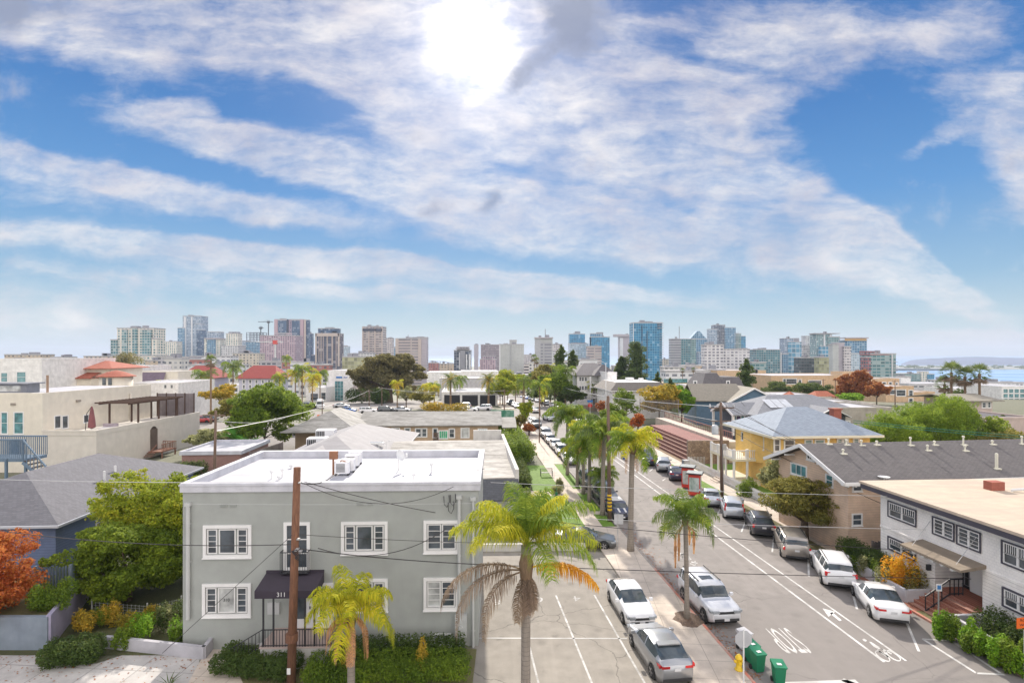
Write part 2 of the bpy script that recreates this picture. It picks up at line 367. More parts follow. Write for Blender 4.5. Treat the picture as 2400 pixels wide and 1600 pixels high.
# cloud colour: bright to grey-mauve by thickness
K=1/SKY/1.0
def rgb(nt_,c,s=1): return tuple(x*s for x in c)
shade=noise(nt,4.5,7,scaled(nt,uv,(1,1.6,1),R(14),(3,1,0)),.62)
CL_L=(.68,.65,.72); CL_H=(1.0,.95,.92)
lo=tuple(x*K*.5 for x in CL_L); hi=tuple(x*K*.5 for x in CL_H)
def cmix(a,b,f):
    return mix(nt,a,b,f)
cc=cmix(lo,hi,ramp(nt,shade,.32,.62))
dk=blobs([(1350,60,200,120,-55,1.35),(1200,195,120,45,-35,.9),(0,0,420,120,0,1.0),(1140,482,74,36,-50,1.0),(1000,510,70,26,-20,.6)],wuv)
dkf=nt.nodes.new('ShaderNodeMapRange'); dkf.interpolation_type='SMOOTHSTEP'; nt.links.new(mth(nt,'MULTIPLY_ADD',mth(nt,'SUBTRACT',puff,.5),2.6,dk),dkf.inputs[0]); dkf.inputs[1].default_value=.15; dkf.inputs[2].default_value=1.1
cc=cmix(cc,tuple(x*K*.5 for x in (.22,.27,.40)),mth(nt,'MULTIPLY',dkf.outputs[0],.75))
mask=mth(nt,'MAXIMUM',mask,mth(nt,'MULTIPLY',dkf.outputs[0],.8))
# added cloud behind and overhead, brightened to lift walls facing the camera
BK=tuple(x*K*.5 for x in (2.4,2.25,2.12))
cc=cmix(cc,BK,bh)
# sun glow through thin cloud
dt=nt.nodes.new('ShaderNodeVectorMath'); dt.operation='DOT_PRODUCT'; nt.links.new(dirv,dt.inputs[0]); dt.inputs[1].default_value=sd
cosang=mth(nt,'MULTIPLY_ADD',mth(nt,'SUBTRACT',mth(nt,'ADD',mth(nt,'MULTIPLY',puff,.6),mth(nt,'MULTIPLY',fine,.4)),.5),.012,dt.outputs['Value']); cosang=mth(nt,'MINIMUM',cosang,1.)
g1=mth(nt,'POWER',mth(nt,'MAXIMUM',cosang,0.),900.); g2=mth(nt,'POWER',mth(nt,'MAXIMUM',cosang,0.),40.)
# sky colour pushed towards the saturated blue of the picture
cr=nt.nodes.new('ShaderNodeValToRGB'); E=cr.color_ramp.elements
E[0].position=0.; E[0].color=(.60,.68,.72,1); E[1].position=1.; E[1].color=(.05,.17,.42,1)
for p_,c_ in((.05,(.46,.61,.68)),(.12,(.25,.46,.66)),(.25,(.09,.30,.64)),(.38,(.04,.20,.53)),(.55,(.028,.14,.43))): e_=E.new(p_); e_.color=c4(c_)
nt.links.new(dz,cr.inputs[0])
gr_=nt.nodes.new('ShaderNodeVectorMath'); gr_.operation='SCALE'; nt.links.new(cr.outputs[0],gr_.inputs[0]); gr_.inputs['Scale'].default_value=K*.5
# physical sky supplies part of the colour, graded towards the picture's blue
skyc=mix(nt,gr_.outputs[0],sky.outputs[0],.05)
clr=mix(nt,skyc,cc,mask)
brk=mth(nt,'SUBTRACT',1.,mth(nt,'MULTIPLY',dkf.outputs[0],.75))
g3=mth(nt,'POWER',mth(nt,'MAXIMUM',cosang,0.),160.)
gl=mth(nt,'MULTIPLY',mth(nt,'ADD',mth(nt,'MULTIPLY',g3,.30*K*.5),mth(nt,'ADD',mth(nt,'MULTIPLY',g1,2.2*K*.5),mth(nt,'MULTIPLY',g2,.20*K*.5))),brk)
glc=nt.nodes.new('ShaderNodeVectorMath'); glc.operation='SCALE'; glc.inputs[0].default_value=(1,.93,.84); nt.links.new(gl,glc.inputs['Scale'])
ad=nt.nodes.new('ShaderNodeVectorMath'); ad.operation='ADD'; nt.links.new(clr,ad.inputs[0]); nt.links.new(glc.outputs[0],ad.inputs[1])
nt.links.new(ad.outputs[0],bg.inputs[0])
w.cycles.sampling_method='MANUAL'; w.cycles.sample_map_resolution=512
SC.view_settings.view_transform='Standard'; SC.view_settings.look='None'; SC.view_settings.gamma=1; SC.view_settings.use_curve_mapping=False
SC.view_settings.exposure=1.0
SC.cycles.max_bounces=5; SC.cycles.diffuse_bounces=3; SC.cycles.glossy_bounces=2; SC.cycles.transparent_max_bounces=4
SC.cycles.use_denoising=True
# ---------------------------------------------------------------- ground, water, streets
def XL(y): return 12.9-.080*y      # left kerb
def XR(y): return 25.7-.070*y      # right kerb
GR=M('dry_ground',(.2,.18,.14),kind='dirt',col2=(.12,.14,.07),var=.3)
mb=MB()
ys=[-60,0,20,60,100,150,300,600,900,1130,1300,1600,2200,3000,4000]
xs=[-3,-2,-1,-.6,-.3,0,.3,.55,.62,.8,1.2,2,3]
def gp(i,j):
    y=ys[i]; yy=max(abs(y),200); x=xs[j]*yy; z=tz(y)
    if y>1130 and xs[j]>=.62: z=-56
    if y>=1130 and xs[j]>=.8: z=-56
    if y>=4000: z=-56
    return (x,y,z-.001)
idx=[[mb.pv(gp(i,j)) for j in range(len(xs))] for i in range(len(ys))]
for i in range(len(ys)-1):
    for j in range(len(xs)-1):
        mb.f.append([idx[i][j],idx[i][j+1],idx[i+1][j+1],idx[i+1][j]]); mb.m.append(0)
struct('ground',mb,GR,'dusty brown and green ground between the buildings')
wm,wnt,wb,_o=newmat('bay_water'); wb.inputs['Base Color'].default_value=(.16,.3,.5,1); wb.inputs['Roughness'].default_value=.75; wb.inputs['Specular IOR Level'].default_value=.15
wp=wnt.nodes.new('ShaderNodeNewGeometry').outputs['Position']
wnt.links.new(mix(wnt,(.12,.25,.45),(.3,.45,.62),ramp(wnt,noise(wnt,.01,4,scaled(wnt,wp,(.3,2,1))),.35,.65)),wb.inputs['Base Color'])
bump(wnt,wb,noise(wnt,.3,3,wp),.3,.4)
mb=MB(); mb.poly([(-40000,900,-50.6),(40000,900,-50.6),(40000,45000,-50.6),(-40000,45000,-50.6)])
struct('water',mb,wm,'blue bay and open sea beyond the city')
# far peninsula and island
HM=M('far_hill',(.10,.13,.22),var=.25,scale=.004,bmp=0)
mb=MB(); n=60; top=[];bot=[];bk=[]
random.seed(3)
for i in range(n+1):
    t=i/n; px=2100+t*700; Yd=4000
    hgt=[0,14,19,20,21,22,23,23,22,21,21,20,20,20,20][min(14,int(t*24))] if t<.6 else 20
    f=t*24; a=[0,13,17,18,19.5,21,22,22,21,20,19.5,20,20,20,20]; k=min(13,int(f)); hh=a[k]+(a[k+1]-a[k])*(f-k) if f<14 else 20
    hh+=random.uniform(-.4,.4)
    bot.append(mb.pv(((px-1200)/F*3500,3500,-52))); top.append(mb.pv(((px-1200)/F*Yd,Yd,15-(858-hh-HY)/F*Yd))); bk.append(mb.pv(((px-1200)/F*4900,4900,-52)))
    if i: mb.f.append([bot[-2],bot[-1],top[-1],top[-2]]); mb.m.append(0); mb.f.append([top[-2],top[-1],bk[-1],bk[-2]]); mb.m.append(0)
struct('headland',mb,HM,'long flat-topped blue headland beyond the bay',True)
def lowland(pts,Y0,Y1,h,mat,lab,nm):
    mb=MB(); mb.prism([((a-1200)/F*Y0,Y0) for a in pts]+[((a-1200)/F*Y1,Y1) for a in reversed(pts)],-52,-50+h); struct(nm,mb,mat,lab)
lowland([2095,2250,2420,2700],2450,3300,1.2,M('island_land',(.36,.33,.3),kind='dirt',var=.3,col2=(.22,.26,.22),scale=.02),'pale low airfield island across the bay','island')
lowland([2095,2150,2225],2300,2440,5,M('island_trees',(.07,.1,.13),kind='dirt',var=.3,scale=.05),'dark wooded spit at the mouth of the bay','shore')
AS=M('asphalt',(.262,.238,.222),kind='asphalt',rough=.9)
AS2=M('lot_asphalt',(.30,.272,.235),kind='asphalt',rough=.92)
CO=M('concrete',(.56,.485,.41),kind='slab',rough=.9,p=1.5)
CO2=M('light_concrete',(.46,.44,.42),kind='slab',rough=.9,p=2.2)
GRS=M('lawn_grass',(.18,.31,.03),kind='grass',col2=(.09,.18,.014),var=.25)
def sheet(mb,pts,z=0.,m=0,dz=0.):
    return mb.poly([(p[0],p[1],(z if z is not None else 0)+tz(p[1])+dz) for p in pts],m)
# main street in segments so it follows the slope
mb=MB()
sg=[-30,30,150,260,420]
for a,b in zip(sg,sg[1:]): sheet(mb,[(XL(a)+.15,a),(XR(a)-.15,a),(XR(b)-.15,b),(XL(b)+.15,b)],.004)
sheet(mb,[(-120,-25),(XL(23.5)+.1,-25),(XL(23.5)+.1,22.4),(-120,22.4)],.004); 
struct('street',mb,AS,'long grey asphalt street running down towards the city')
mb=MB(); a0,a1=131,146
sheet(mb,[(-130,a0-8),(XL(a0),a0),(XL(a1),a1),(-130,a1-4)],.006); sheet(mb,[(XR(a0),a0),(140,a0+11),(140,a1+11),(XR(a1),a1)],.006)
struct('cross_street',mb,AS,'asphalt side street crossing beyond the parked cars')
# parking lots
mb=MB(); sheet(mb,[(-1.75,21.5),(XL(21.5)-2.9,21.5),(XL(41.2)-2.75,41.2),(-2.75,41.2)],.012); struct('parking_lot',mb,AS2,'worn parking lot beside the grey building')
mb=MB(); sheet(mb,[(-2.9,41.6),(XL(41.2)-2.75,41.6),(XL(46.6)-2.7,46.6),(-3.3,46.6)],.016); struct('driveway',mb,M('driveway_c',(.25,.235,.22),kind='asphalt'),'grey driveway under the parked dark coupe')
mb=MB(); sheet(mb,[(-75,97),(-32,80),(-31,96),(-36,118),(-80,122)],.004); sheet(mb,[(-60,150),(-20,150),(-24,220),(-75,220)],.01); struct('bank_lot',mb,AS,'car park in front of the white bank building')
# pavements with kerbs 0.12 high
def strip(name,fa,fb,y0,y1,mat,lab,z=.12,n=None,zb=-.05):
    mb=MB(); 
    ysg=[y0]+[y for y in(150,) if y0<y<y1]+[y1]
    for a,b in zip(ysg,ysg[1:]):
        pts=[(fa(a),a),(fb(a),a),(fb(b),b),(fa(b),b)]
        v=[(p[0],p[1],tz(p[1])+z) for p in pts]; l=[(p[0],p[1],tz(p[1])+zb) for p in pts]
        mb.poly(v); 
        for k in range(4): mb.poly([l[k],l[(k+1)%4],v[(k+1)%4],v[k]])
    return struct(name,mb,mat,lab)
KC=M('kerb_stone',(.36,.33,.3),kind='stain',col2=(.25,.22,.2),rough=.9)
KR=M('red_kerb',(.55,.2,.14),kind='stain',col2=(.4,.3,.25),rough=.85)
strip('sidewalk',lambda y:XL(y)-2.75,lambda y:XL(y)-.001,21.2,47.0,CO,'wide concrete sidewalk beside the parking lot')
strip('sidewalk',lambda y:XL(y)-2.75,lambda y:XL(y)-1.25,47.0,74,CO,'sidewalk between the lawn and the palm strip')
strip('sidewalk',lambda y:XL(y)-2.75,lambda y:XL(y)-.001,74,128,CO,'tan sidewalk beyond the lawn with the tall lamp post')
strip('sidewalk',lambda y:XL(y)-3.5,lambda y:XL(y)-.001,150,300,CO,'far sidewalk past the crossing on the near side')
for a,b in((47,50.6),(51.6,58.4),(60.2,73.8)): strip('grass_strip',lambda y:XL(y)-1.249,lambda y:XL(y)-.17,a,b,GRS,'grass verge patch under the palms %d metres out'%a,.125)
for a,b in((50.6,51.6),(58.4,60.2)): strip('sidewalk',lambda y:XL(y)-1.25,lambda y:XL(y)-.16,a,b,CO,'paved gap across the palm verge %d metres out'%a)
strip('kerb',lambda y:XL(y),lambda y:XL(y)+.16,21.2,37.8,KR,'faded red kerb by the bins and the near palm',.125)
strip('kerb',lambda y:XL(y),lambda y:XL(y)+.16,37.8,128,KC,'pale kerb along the row of palms',.125)
strip('kerb',lambda y:XR(y)-.16,lambda y:XR(y),31.6,128,KC,'pale kerb in front of the angled cars',.125)
strip('kerb',lambda y:XR(y)-.16,lambda y:XR(y),22,31.6,KR,'red kerb in front of the street shrubs',.125)
strip('sidewalk',lambda y:XR(y)+1.35,lambda y:XR(y)+3.2,22,128,CO,'concrete sidewalk past the houses on the far side',.12)
strip('sidewalk',lambda y:XR(y),lambda y:XR(y)+3.2,150,300,CO,'far sidewalk past the crossing beside the condo garden',.12)
strip('brick_strip',lambda y:XR(y),lambda y:XR(y)+1.349,31.5,36.3,M('brick_paving',(.33,.12,.07),kind='dirt',col2=(.26,.1,.06)),'red brick paving strip beside the kerb',.122)
VG=M('verge_soil',(.22,.17,.09),kind='grass',col2=(.13,.15,.04))
strip('verge',lambda y:XR(y),lambda y:XR(y)+1.349,22,31.5,VG,'dry planted verge by the corner shrubs',.118)
strip('verge',lambda y:XR(y),lambda y:XR(y)+1.349,36.3,58,VG,'dry verge under the street tree',.118)
strip('grass_strip',lambda y:XR(y),lambda y:XR(y)+1.349,58,80,GRS,'grass verge by the picket fence',.124)
strip('sidewalk',lambda y:XR(y),lambda y:XR(y)+1.349,80,128,CO,'concrete verge below the brick terrace',.118)
# lawns
def lawn(pts,lab,z=.13,mat=None): mb=MB(); mb.prism(pts,-.05,z); return struct('lawn',mb,mat or GRS,lab)
lawn([(2.3,47),(XL(47)-2.76,47),(XL(57)-2.76,57.2),(1.9,57.2)],'bright green lawn beside the sidewalk behind the dark coupe')
lawn([(2.3,59.3),(XL(59.3)-2.76,59.3),(XL(73)-2.76,73),(1.6,73)],'bright lawn around the black bench')
mb=MB(); mb.prism([(-.8,57.2),(XL(57.2)-2.76,57.2),(XL(59.3)-2.76,59.3),(-.8,59.3)],-.05,.118); struct('path',mb,CO,'short path between the two front lawns')
# left bottom driveway, path, soil
mb=MB(); sheet(mb,[(-34,22.4),(-13.5,22.4),(-15.6,27.1),(-19.4,27.1),(-20.2,26.3),(-22.7,26.0),(-23.5,26.6),(-23.4,27.5),(-34,27.5)],.02); struct('forecourt',mb,CO2,'pale paved forecourt with fallen leaves')
mb=MB(); sheet(mb,[(-14.2,22.4),(-10.5,22.4),(-14.4,27.4),(-15.5,30),(-17.3,30),(-15.4,26.9)],.026); struct('path',mb,CO,'pink-tan path to the front steps')
mb=MB(); sheet(mb,[(-12.4,22.4),(-1.8,22.4),(-1.8,27.6),(-14.2,27.3)],.022); struct('flower_bed',mb,VG,'leaf-strewn soil bed under the front hedge')
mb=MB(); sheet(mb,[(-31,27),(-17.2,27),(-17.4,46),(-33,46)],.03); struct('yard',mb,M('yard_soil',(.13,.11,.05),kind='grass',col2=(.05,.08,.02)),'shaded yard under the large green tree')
mb=MB(); sheet(mb,[(-34,22.3),(-1.8,22.3),(-1.8,21.9),(-34,21.9)],.09); mb.prism([(-34,21.7),(-1.8,21.7),(-1.8,21.9),(-34,21.9)],-.02,.1); struct('kerb',mb,KC,'kerb along the near side street')
# ---------------- road markings
WP=M('road_paint',(.68,.67,.65),kind='stain',col2=(.4,.39,.37),rough=.7)
WPf=M('faded_paint',(.6,.59,.57),kind='stain',col2=(.3,.29,.27),rough=.8)
def line(mb,a,b,w,z=.009,m=0):
    a=Vector((a[0],a[1]));b=Vector((b[0],b[1])); d=(b-a).normalized(); n_=Vector((-d.y,d.x))*w/2
    mb.poly([(a.x+n_.x,a.y+n_.y,z),(a.x-n_.x,a.y-n_.y,z),(b.x-n_.x,b.y-n_.y,z),(b.x+n_.x,b.y+n_.y,z)][::-1],m)
def gl(px,py): g=G(px,py,0); return (g.x,g.y)
mb=MB(); line(mb,gl(2073,1551),(20.1-.07*112,112),.14); struct('bike_lane_line',mb,WP,'long inner white bike lane line')
mb=MB(); line(mb,gl(2124,1548),(21.6-.077*112,112),.12); struct('bike_lane_line',mb,WP,'long outer white bike lane line next to the parked cars')
# stall lines between angled cars
for i,(a,b) in enumerate([((1647,1160),(1681,1207)),((1751,1211),(1738,1246)),((1815,1250),(1810,1293)),((1894,1297),(1896,1351)),((1991,1362),(2009,1427)),((2114,1432),(2154,1526)),((1647,1192),(1640,1168))][1:6]+[((1697,1178),(1680,1207)),((1560,1121),(1553,1126)),((1530,1098),(1523,1104))]):
    mb=MB(); line(mb,gl(*a),gl(*b),.12); struct('stall_line',mb,WP,['painted stall line left of the black jeep','stall line left of the minivan','stall line left of the big white SUV','stall line left of the white sedan','long stall line right of the white sedan','stall line left of the silver compact SUV','short stall mark near the dark blue hatchback','short stall mark near the old silver SUV'][i])
mb=MB()
for a,b in(((2163,1497),(2230,1501)),((2230,1501),(2345,1577)),((2289,1577),(2354,1580)),((2163,1497),(2289,1577))): line(mb,gl(*a),gl(*b),.14)
struct('no_parking_box',mb,WP,'white outlined no-parking box at the corner')
mb=MB(); line(mb,gl(1840,1603),gl(2010,1597),.35); line(mb,gl(1975,1592),gl(2010,1606),.3); struct('stop_line',mb,WP,'white stop line at the bottom of the frame')
# arrow and bicycle emblem painted flat
def road_shape(name,lab,pts_list,mat=WP,z=.0095):
    mb=MB()
    for pts in pts_list:
        q=[(gl(*p)[0],gl(*p)[1],z) for p in pts]
        s_=sum(q[i][0]*q[(i+1)%len(q)][1]-q[(i+1)%len(q)][0]*q[i][1] for i in range(len(q)))
        mb.poly(q if s_>0 else q[::-1])
    return struct(name,mb,mat,lab)
def thick(pts,w):
    out=[]
    for a,b in zip(pts,pts[1:]):
        dx_,dy_=b[0]-a[0],b[1]-a[1]; l=math.hypot(dx_,dy_); nx,ny=-dy_/l*w/2,dx_/l*w/2
        out.append([(a[0]+nx,a[1]+ny),(b[0]+nx,b[1]+ny),(b[0]-nx,b[1]-ny),(a[0]-nx,a[1]-ny)])
    return out
road_shape('road_arrow','white arrow in the bike lane pointing up the street',[[(1928,1425),(1958,1433),(1942,1445)],[(1945,1437),(1951,1434),(1973,1453),(1968,1455)]])
ell=lambda cx,cy,a,b,rot,n=14:[(cx+a*math.cos(t*2*PI/n)*math.cos(R(rot))-b*math.sin(t*2*PI/n)*math.sin(R(rot)),cy+a*math.cos(t*2*PI/n)*math.sin(R(rot))+b*math.sin(t*2*PI/n)*math.cos(R(rot))) for t in range(n+1)]
road_shape('bike_symbol','white cyclist emblem in the bike lane',[[(2021,1497),(2026,1496),(2032,1500),(2030,1503),(2024,1501)],[(2037,1503),(2042,1504),(2062,1516),(2056,1519),(2048,1515)],[(2060,1516),(2064,1520),(2056,1522)]]+thick(ell(2069,1537,20,6.5,33),2.6)+thick(ell(2094,1536,20,6.5,33),2.6)+thick([(2056,1522),(2082,1540),(2068,1520),(2090,1532)],2.6))
# bike symbol with chevrons further up the road
road_shape('bike_symbol','worn bicycle and chevron marking behind the near palm',thick(ell(1592,1300,11,4,40),2.2)+thick(ell(1606,1305,11,4,40),2.2)+thick([(1597,1296),(1612,1302),(1620,1311)],3)+thick([(1617,1320),(1630,1325),(1629,1314)],2.6)+thick([(1620,1316),(1633,1320),(1634,1318)],2.2),WPf)
def text_mesh(txt,size=1.,extr=0.):
    cu=bpy.data.curves.new('t','FONT'); cu.body=txt; cu.size=size; cu.extrude=extr; cu.align_x='CENTER'; cu.align_y='CENTER'; cu.resolution_u=3
    o=bpy.data.objects.new('t',cu); COL.objects.link(o); dg=bpy.context.evaluated_depsgraph_get(); dg.update()
    me=bpy.data.meshes.new_from_object(o.evaluated_get(dg)); bpy.data.objects.remove(o); return me
def text_obj(name,txt,size,mat,loc,rot,parent=None,scale=(1,1,1),extr=0.,bold=0):
    me=text_mesh(txt,size,extr); me.materials.clear(); me.materials.append(mat); o=addmesh(name,me,parent,loc); o.rotation_euler=rot; o.scale=scale; return o
# STOP painted to be read by traffic coming towards us
o=text_obj('stop_lettering','STOP',1.25,WP,(14.45,28.62,.0095),(0,0,PI+AST*.5),None,(.47,2.9,1)); tag(o,'elongated white STOP lettering on the asphalt','road marking',None,'structure')
for t_,px,py,lab in(('8',1164,1410,'painted stall number 8'),('6',1265,1405,'painted stall number 6'),('4',1352,1402,'painted stall number 4')):
    g=gl(px,py); o=text_obj('stall_number',t_,.95,WPf,(g[0],g[1],.0165),(0,0,PI),None); tag(o,lab+' in the parking lot','road marking',None,'structure')
for a,b,lab in(((1121,1495),(1470,1496),'cross line of the parking stalls'),((1212,1398),(1262,1600),'stall line behind the big palm trunk'),((1303,1395),(1388,1602),'middle stall line of the lot'),((1393,1394),(1512,1602),'stall line left of the parked cars')):
    g1_,g2_=gl(*a),gl(*b); mb=MB(); line(mb,g1_,g2_,.1,.017); struct('lot_line',mb,WPf,lab)
# ---------------------------------------------------------------- buildings: frame aligned with the street
GL=glassm('window_glass',(.07,.085,.10)); GLC=glassm('curtain_glass',(.42,.43,.42),.15); GLT=glassm('teal_glass',(.10,.25,.27),.06)
WT=M('white_trim',(.74,.73,.72),var=.06,rough=.6,bmp=.05)
DK=M('dark_metal',(.025,.025,.03),var=.1,rough=.5,bmp=0)
WH=M('white_metal',(.7,.7,.7),var=.1,rough=.5,bmp=0)
class Bld:
    def __init__(s,name,label,x,y,z=0.,rz=AST,cat='building',group=None):
        s.t=thing(name,label,cat,(x,y,z),rz,group); s.X=Matrix.Translation((x,y,z))@Matrix.Rotation(rz,4,'Z'); s.I=s.X.inverted()
        s.cam=s.I@Vector((0,0,H))
    def hit(s,px,py,plane,c):
        """pixel ray against a local wall plane: 'y' (y=c) or 'x' (x=c) -> (coordinate along wall, z)"""
        q=s.I@P(px,py,50.)-s.cam; k=0 if plane=='x' else 1
        t=(c-s.cam[k])/q[k]; p=s.cam+q*t
        return (p.y if plane=='x' else p.x),p.z
    def part(s,name,mb,mats,label=None,smooth=False): return mb.build(name,mats,s.t,smooth,label)
    def pt(s,face,c,a,z,d):
        return (a,c-d,z) if face=='y-' else (c-d,a,z) if face=='x-' else (c+d,a,z) if face=='x+' else (a,c+d,z)
    def fbox(s,mb,face,c,a0,a1,z0,z1,d0,d1,m=0):
        p=s.pt(face,c,a0,z0,d0); q=s.pt(face,c,a1,z1,d1)
        mb.box(min(p[0],q[0]),max(p[0],q[0]),min(p[1],q[1]),max(p[1],q[1]),min(p[2],q[2]),max(p[2],q[2]),m)
    def win(s,face,c,a0,a1,z0,z1,tw=.1,bars=(0,1),trim=WT,glass=None,name='window',label=None,d=.06,sill=True,split=None,parent=None):
        if a0>a1:a0,a1=a1,a0
        if z0>z1:z0,z1=z1,z0
        glass=glass or GL; mb=MB()
        for q in((a0-tw,a0,z0-tw,z1+tw),(a1,a1+tw,z0-tw,z1+tw),(a0,a1,z1,z1+tw),(a0,a1,z0-tw,z0)): s.fbox(mb,face,c,*q,.003,d)
        bw=min(.05,tw*.5)
        nb=bars[0]; 
        for i in range(nb):
            x=a0+(a1-a0)*(i+1)/(nb+1); s.fbox(mb,face,c,x-bw/2,x+bw/2,z0,z1,.021,d*.7)
        for i in range(bars[1]):
            z=z0+(z1-z0)*(i+1)/(bars[1]+1); s.fbox(mb,face,c,a0,a1,z-bw/2,z+bw/2,.02,d*.68)
        if sill: s.fbox(mb,face,c,a0-tw*1.25,a1+tw*1.25,z0-tw-.05,z0-tw,.004,d+.05)
        w_=mb.build(name,trim,parent or s.t,label=label)
        g=MB(); p=[s.pt(face,c,a,z,.012) for a,z in((a0,z0),(a1,z0),(a1,z1),(a0,z1))]
        if face in('x-','y+'): p=p[::-1]
        g.poly(p); g.build('pane',glass,w_)
        return w_
    def wpx(s,face,c,x0,y0,x1,y1,**k):
        """window from its pixel box on a wall plane"""
        pl=face[0]; a0,z1=s.hit(x0,y0,pl,c); a1,z0=s.hit(x1,y1,pl,c)
        if pl=='x':
            xm=(x0+x1)/2; _,z1=s.hit(xm,y0,pl,c); _,z0=s.hit(xm,y1,pl,c)
        return s.win(face,c,a0,a1,z0,z1,**k)
def hip(mb,x0,x1,y0,y1,z,rise,ridge=None,axis='y',m=0,t=.12,inset=None):
    """hip roof solid; ridge along axis"""
    if axis=='y':
        i=(x1-x0)/2 if inset is None else inset; xm=(x0+x1)/2; a=(xm,y0+i,z+rise); b=(xm,y1-i,z+rise)
        A,B,C,D_=(x0,y0,z),(x1,y0,z),(x1,y1,z),(x0,y1,z)
        mb.poly([A,B,a],m);mb.poly([B,C,b,a],m);mb.poly([C,D_,b],m);mb.poly([D_,A,a,b],m)
    else:
        i=(y1-y0)/2 if inset is None else inset; ym=(y0+y1)/2; a=(x0+i,ym,z+rise); b=(x1-i,ym,z+rise)
        A,B,C,D_=(x0,y0,z),(x1,y0,z),(x1,y1,z),(x0,y1,z)
        mb.poly([A,B,b,a],m);mb.poly([B,C,b],m);mb.poly([C,D_,a,b],m);mb.poly([D_,A,a],m)
    mb.box(x0,x1,y0,y1,z-t,z-.002,m)
    return mb
def gable(mb,x0,x1,y0,y1,z,rise,axis='y',m=0,t=.15):
    """gable roof as two slabs, eaves at z"""
    if axis=='y':
        xm=(x0+x1)/2
        for a,b in((x0,xm),(x1,xm)):
            pts=[(a,y0,z),(b,y0,z+rise),(b,y1,z+rise),(a,y1,z)]
            if a>b: pts=pts[::-1]
            pts=pts[::-1]
            lo=[(p[0],p[1],p[2]-t) for p in pts]
            mb.poly(pts,m); mb.poly(lo[::-1],m)
            for k in range(4): mb.poly([pts[k],lo[k],lo[(k+1)%4],pts[(k+1)%4]],m)
    else:
        ym=(y0+y1)/2
        for a,b in((y0,ym),(y1,ym)):
            pts=[(x0,a,z),(x1,a,z),(x1,b,z+rise),(x0,b,z+rise)]
            if a>b: pts=pts[::-1]
            lo=[(p[0],p[1],p[2]-t) for p in pts]
            mb.poly(pts,m); mb.poly(lo[::-1],m)
            for k in range(4): mb.poly([pts[k],lo[k],lo[(k+1)%4],pts[(k+1)%4]],m)
    return mb
# ---------------------------------------------------------------- foliage
def crown_quads(cl,n,size,rng,up=.25,flat=1.,aspect=.6):
    """leaf quads in a set of ellipsoid clumps cl=[(cx,cy,cz,rx,ry,rz)]"""
    cl=np.array(cl,float); w_=(cl[:,3]*cl[:,4]+cl[:,4]*cl[:,5]+cl[:,3]*cl[:,5]); w_=w_**.8; w_/=w_.sum()
    k=rng.choice(len(cl),n,p=w_)
    d=rng.normal(size=(n,3)); d/=np.linalg.norm(d,axis=1)[:,None]
    r=rng.uniform(.35,1.,n)**.45*rng.uniform(.86,1.12,n)
    p=cl[k,:3]+d*cl[k,3:]*r[:,None]
    nrm=d*.8+rng.normal(size=(n,3))*.75; nrm[:,2]+=up; nrm/=np.linalg.norm(nrm,axis=1)[:,None]
    t=rng.normal(size=(n,3)); t-=nrm*(t*nrm).sum(1)[:,None]; t/=np.linalg.norm(t,axis=1)[:,None]
    b=np.cross(nrm,t); s=size*rng.uniform(.6,1.4,n)
    a_=t*(s/2)[:,None]; c_=b*(s*aspect/2)[:,None]; dr=nrm*(s*.12)[:,None]
    return np.stack([p-a_-dr,p+c_,p+a_-dr,p-c_],1)
def clumps(rx,ry,rz,cz,n,rng,cs=.38,low=-.4,lift=1.):
    out=[]; sub_=[]
    for i in range(n):
        d=rng.normal(size=3); d/=np.linalg.norm(d)
        if d[2]<low: d[2]=-d[2]*.5
        r=rng.uniform(.45,.78)
        s=rng.uniform(.7,1.25)*cs
        c=(d[0]*rx*r,d[1]*ry*r,cz+d[2]*rz*r,rx*s,ry*s,rz*s*.8); out.append(c)
        for k in range(7):
            e=rng.normal(size=3); e/=np.linalg.norm(e); e[2]=e[2]*.8+.15; q=rng.uniform(.16,.42); w_=rng.uniform(.8,1.22)
            sub_.append((c[0]+e[0]*c[3]*w_,c[1]+e[1]*c[4]*w_,c[2]+e[2]*c[5]*w_,c[3]*q,c[4]*q,c[5]*q))
    return out+sub_
LEAF={}
LM=lambda n,*a,**k: LEAF.setdefault(n,leafmat('leaf_'+n,*a,**{**dict(tr=.42),**k}))
LM('green',(.06,.115,.014),(.135,.22,.022),(.27,.36,.03)); LM('dark',(0.031,0.0653,0.0187),(0.062,0.109,0.025),(0.116,0.174,0.0375))
LM('yellow',(.15,.21,.012),(.28,.35,.02),(.52,.46,.03)); LM('olive',(0.109,0.116,0.025),(0.217,0.203,0.0438),(0.372,0.29,0.075))
LM('red',(.26,.05,.015),(.5,.11,.03),(.62,.27,.06)); LM('brown',(.09,.085,.035),(.19,.17,.075),(.32,.27,.12)) if 1 else LM('brown',(0.109,0.0798,0.0375),(0.217,0.145,0.0625),(0.31,0.232,0.0875))
LM('bright',(0.0775,0.174,0.0125),(0.171,0.348,0.0187),(0.341,0.522,0.0375)); LM('rust',(0.202,0.0435,0.025),(0.388,0.116,0.0375),(0.465,0.217,0.0625))
LM('orange',(0.465,0.174,0.0125),(0.8,0.362,0.025),(0.8,0.58,0.0375)); LM('goldgreen',(0.155,0.174,0.0187),(0.434,0.319,0.0375),(0.775,0.478,0.0625)); LM('silver',(0.155,0.174,0.075),(0.31,0.319,0.15),(0.527,0.522,0.275))
LM('pepper',(0.0775,0.16,0.015),(0.202,0.319,0.025),(0.372,0.464,0.0375)); LM('frond',(0.062,0.131,0.015),(0.171,0.275,0.025),(0.403,0.435,0.05),tr=.3); LM('frondy',(0.186,0.246,0.015),(0.465,0.478,0.025),(0.8,0.652,0.0375),tr=.4)
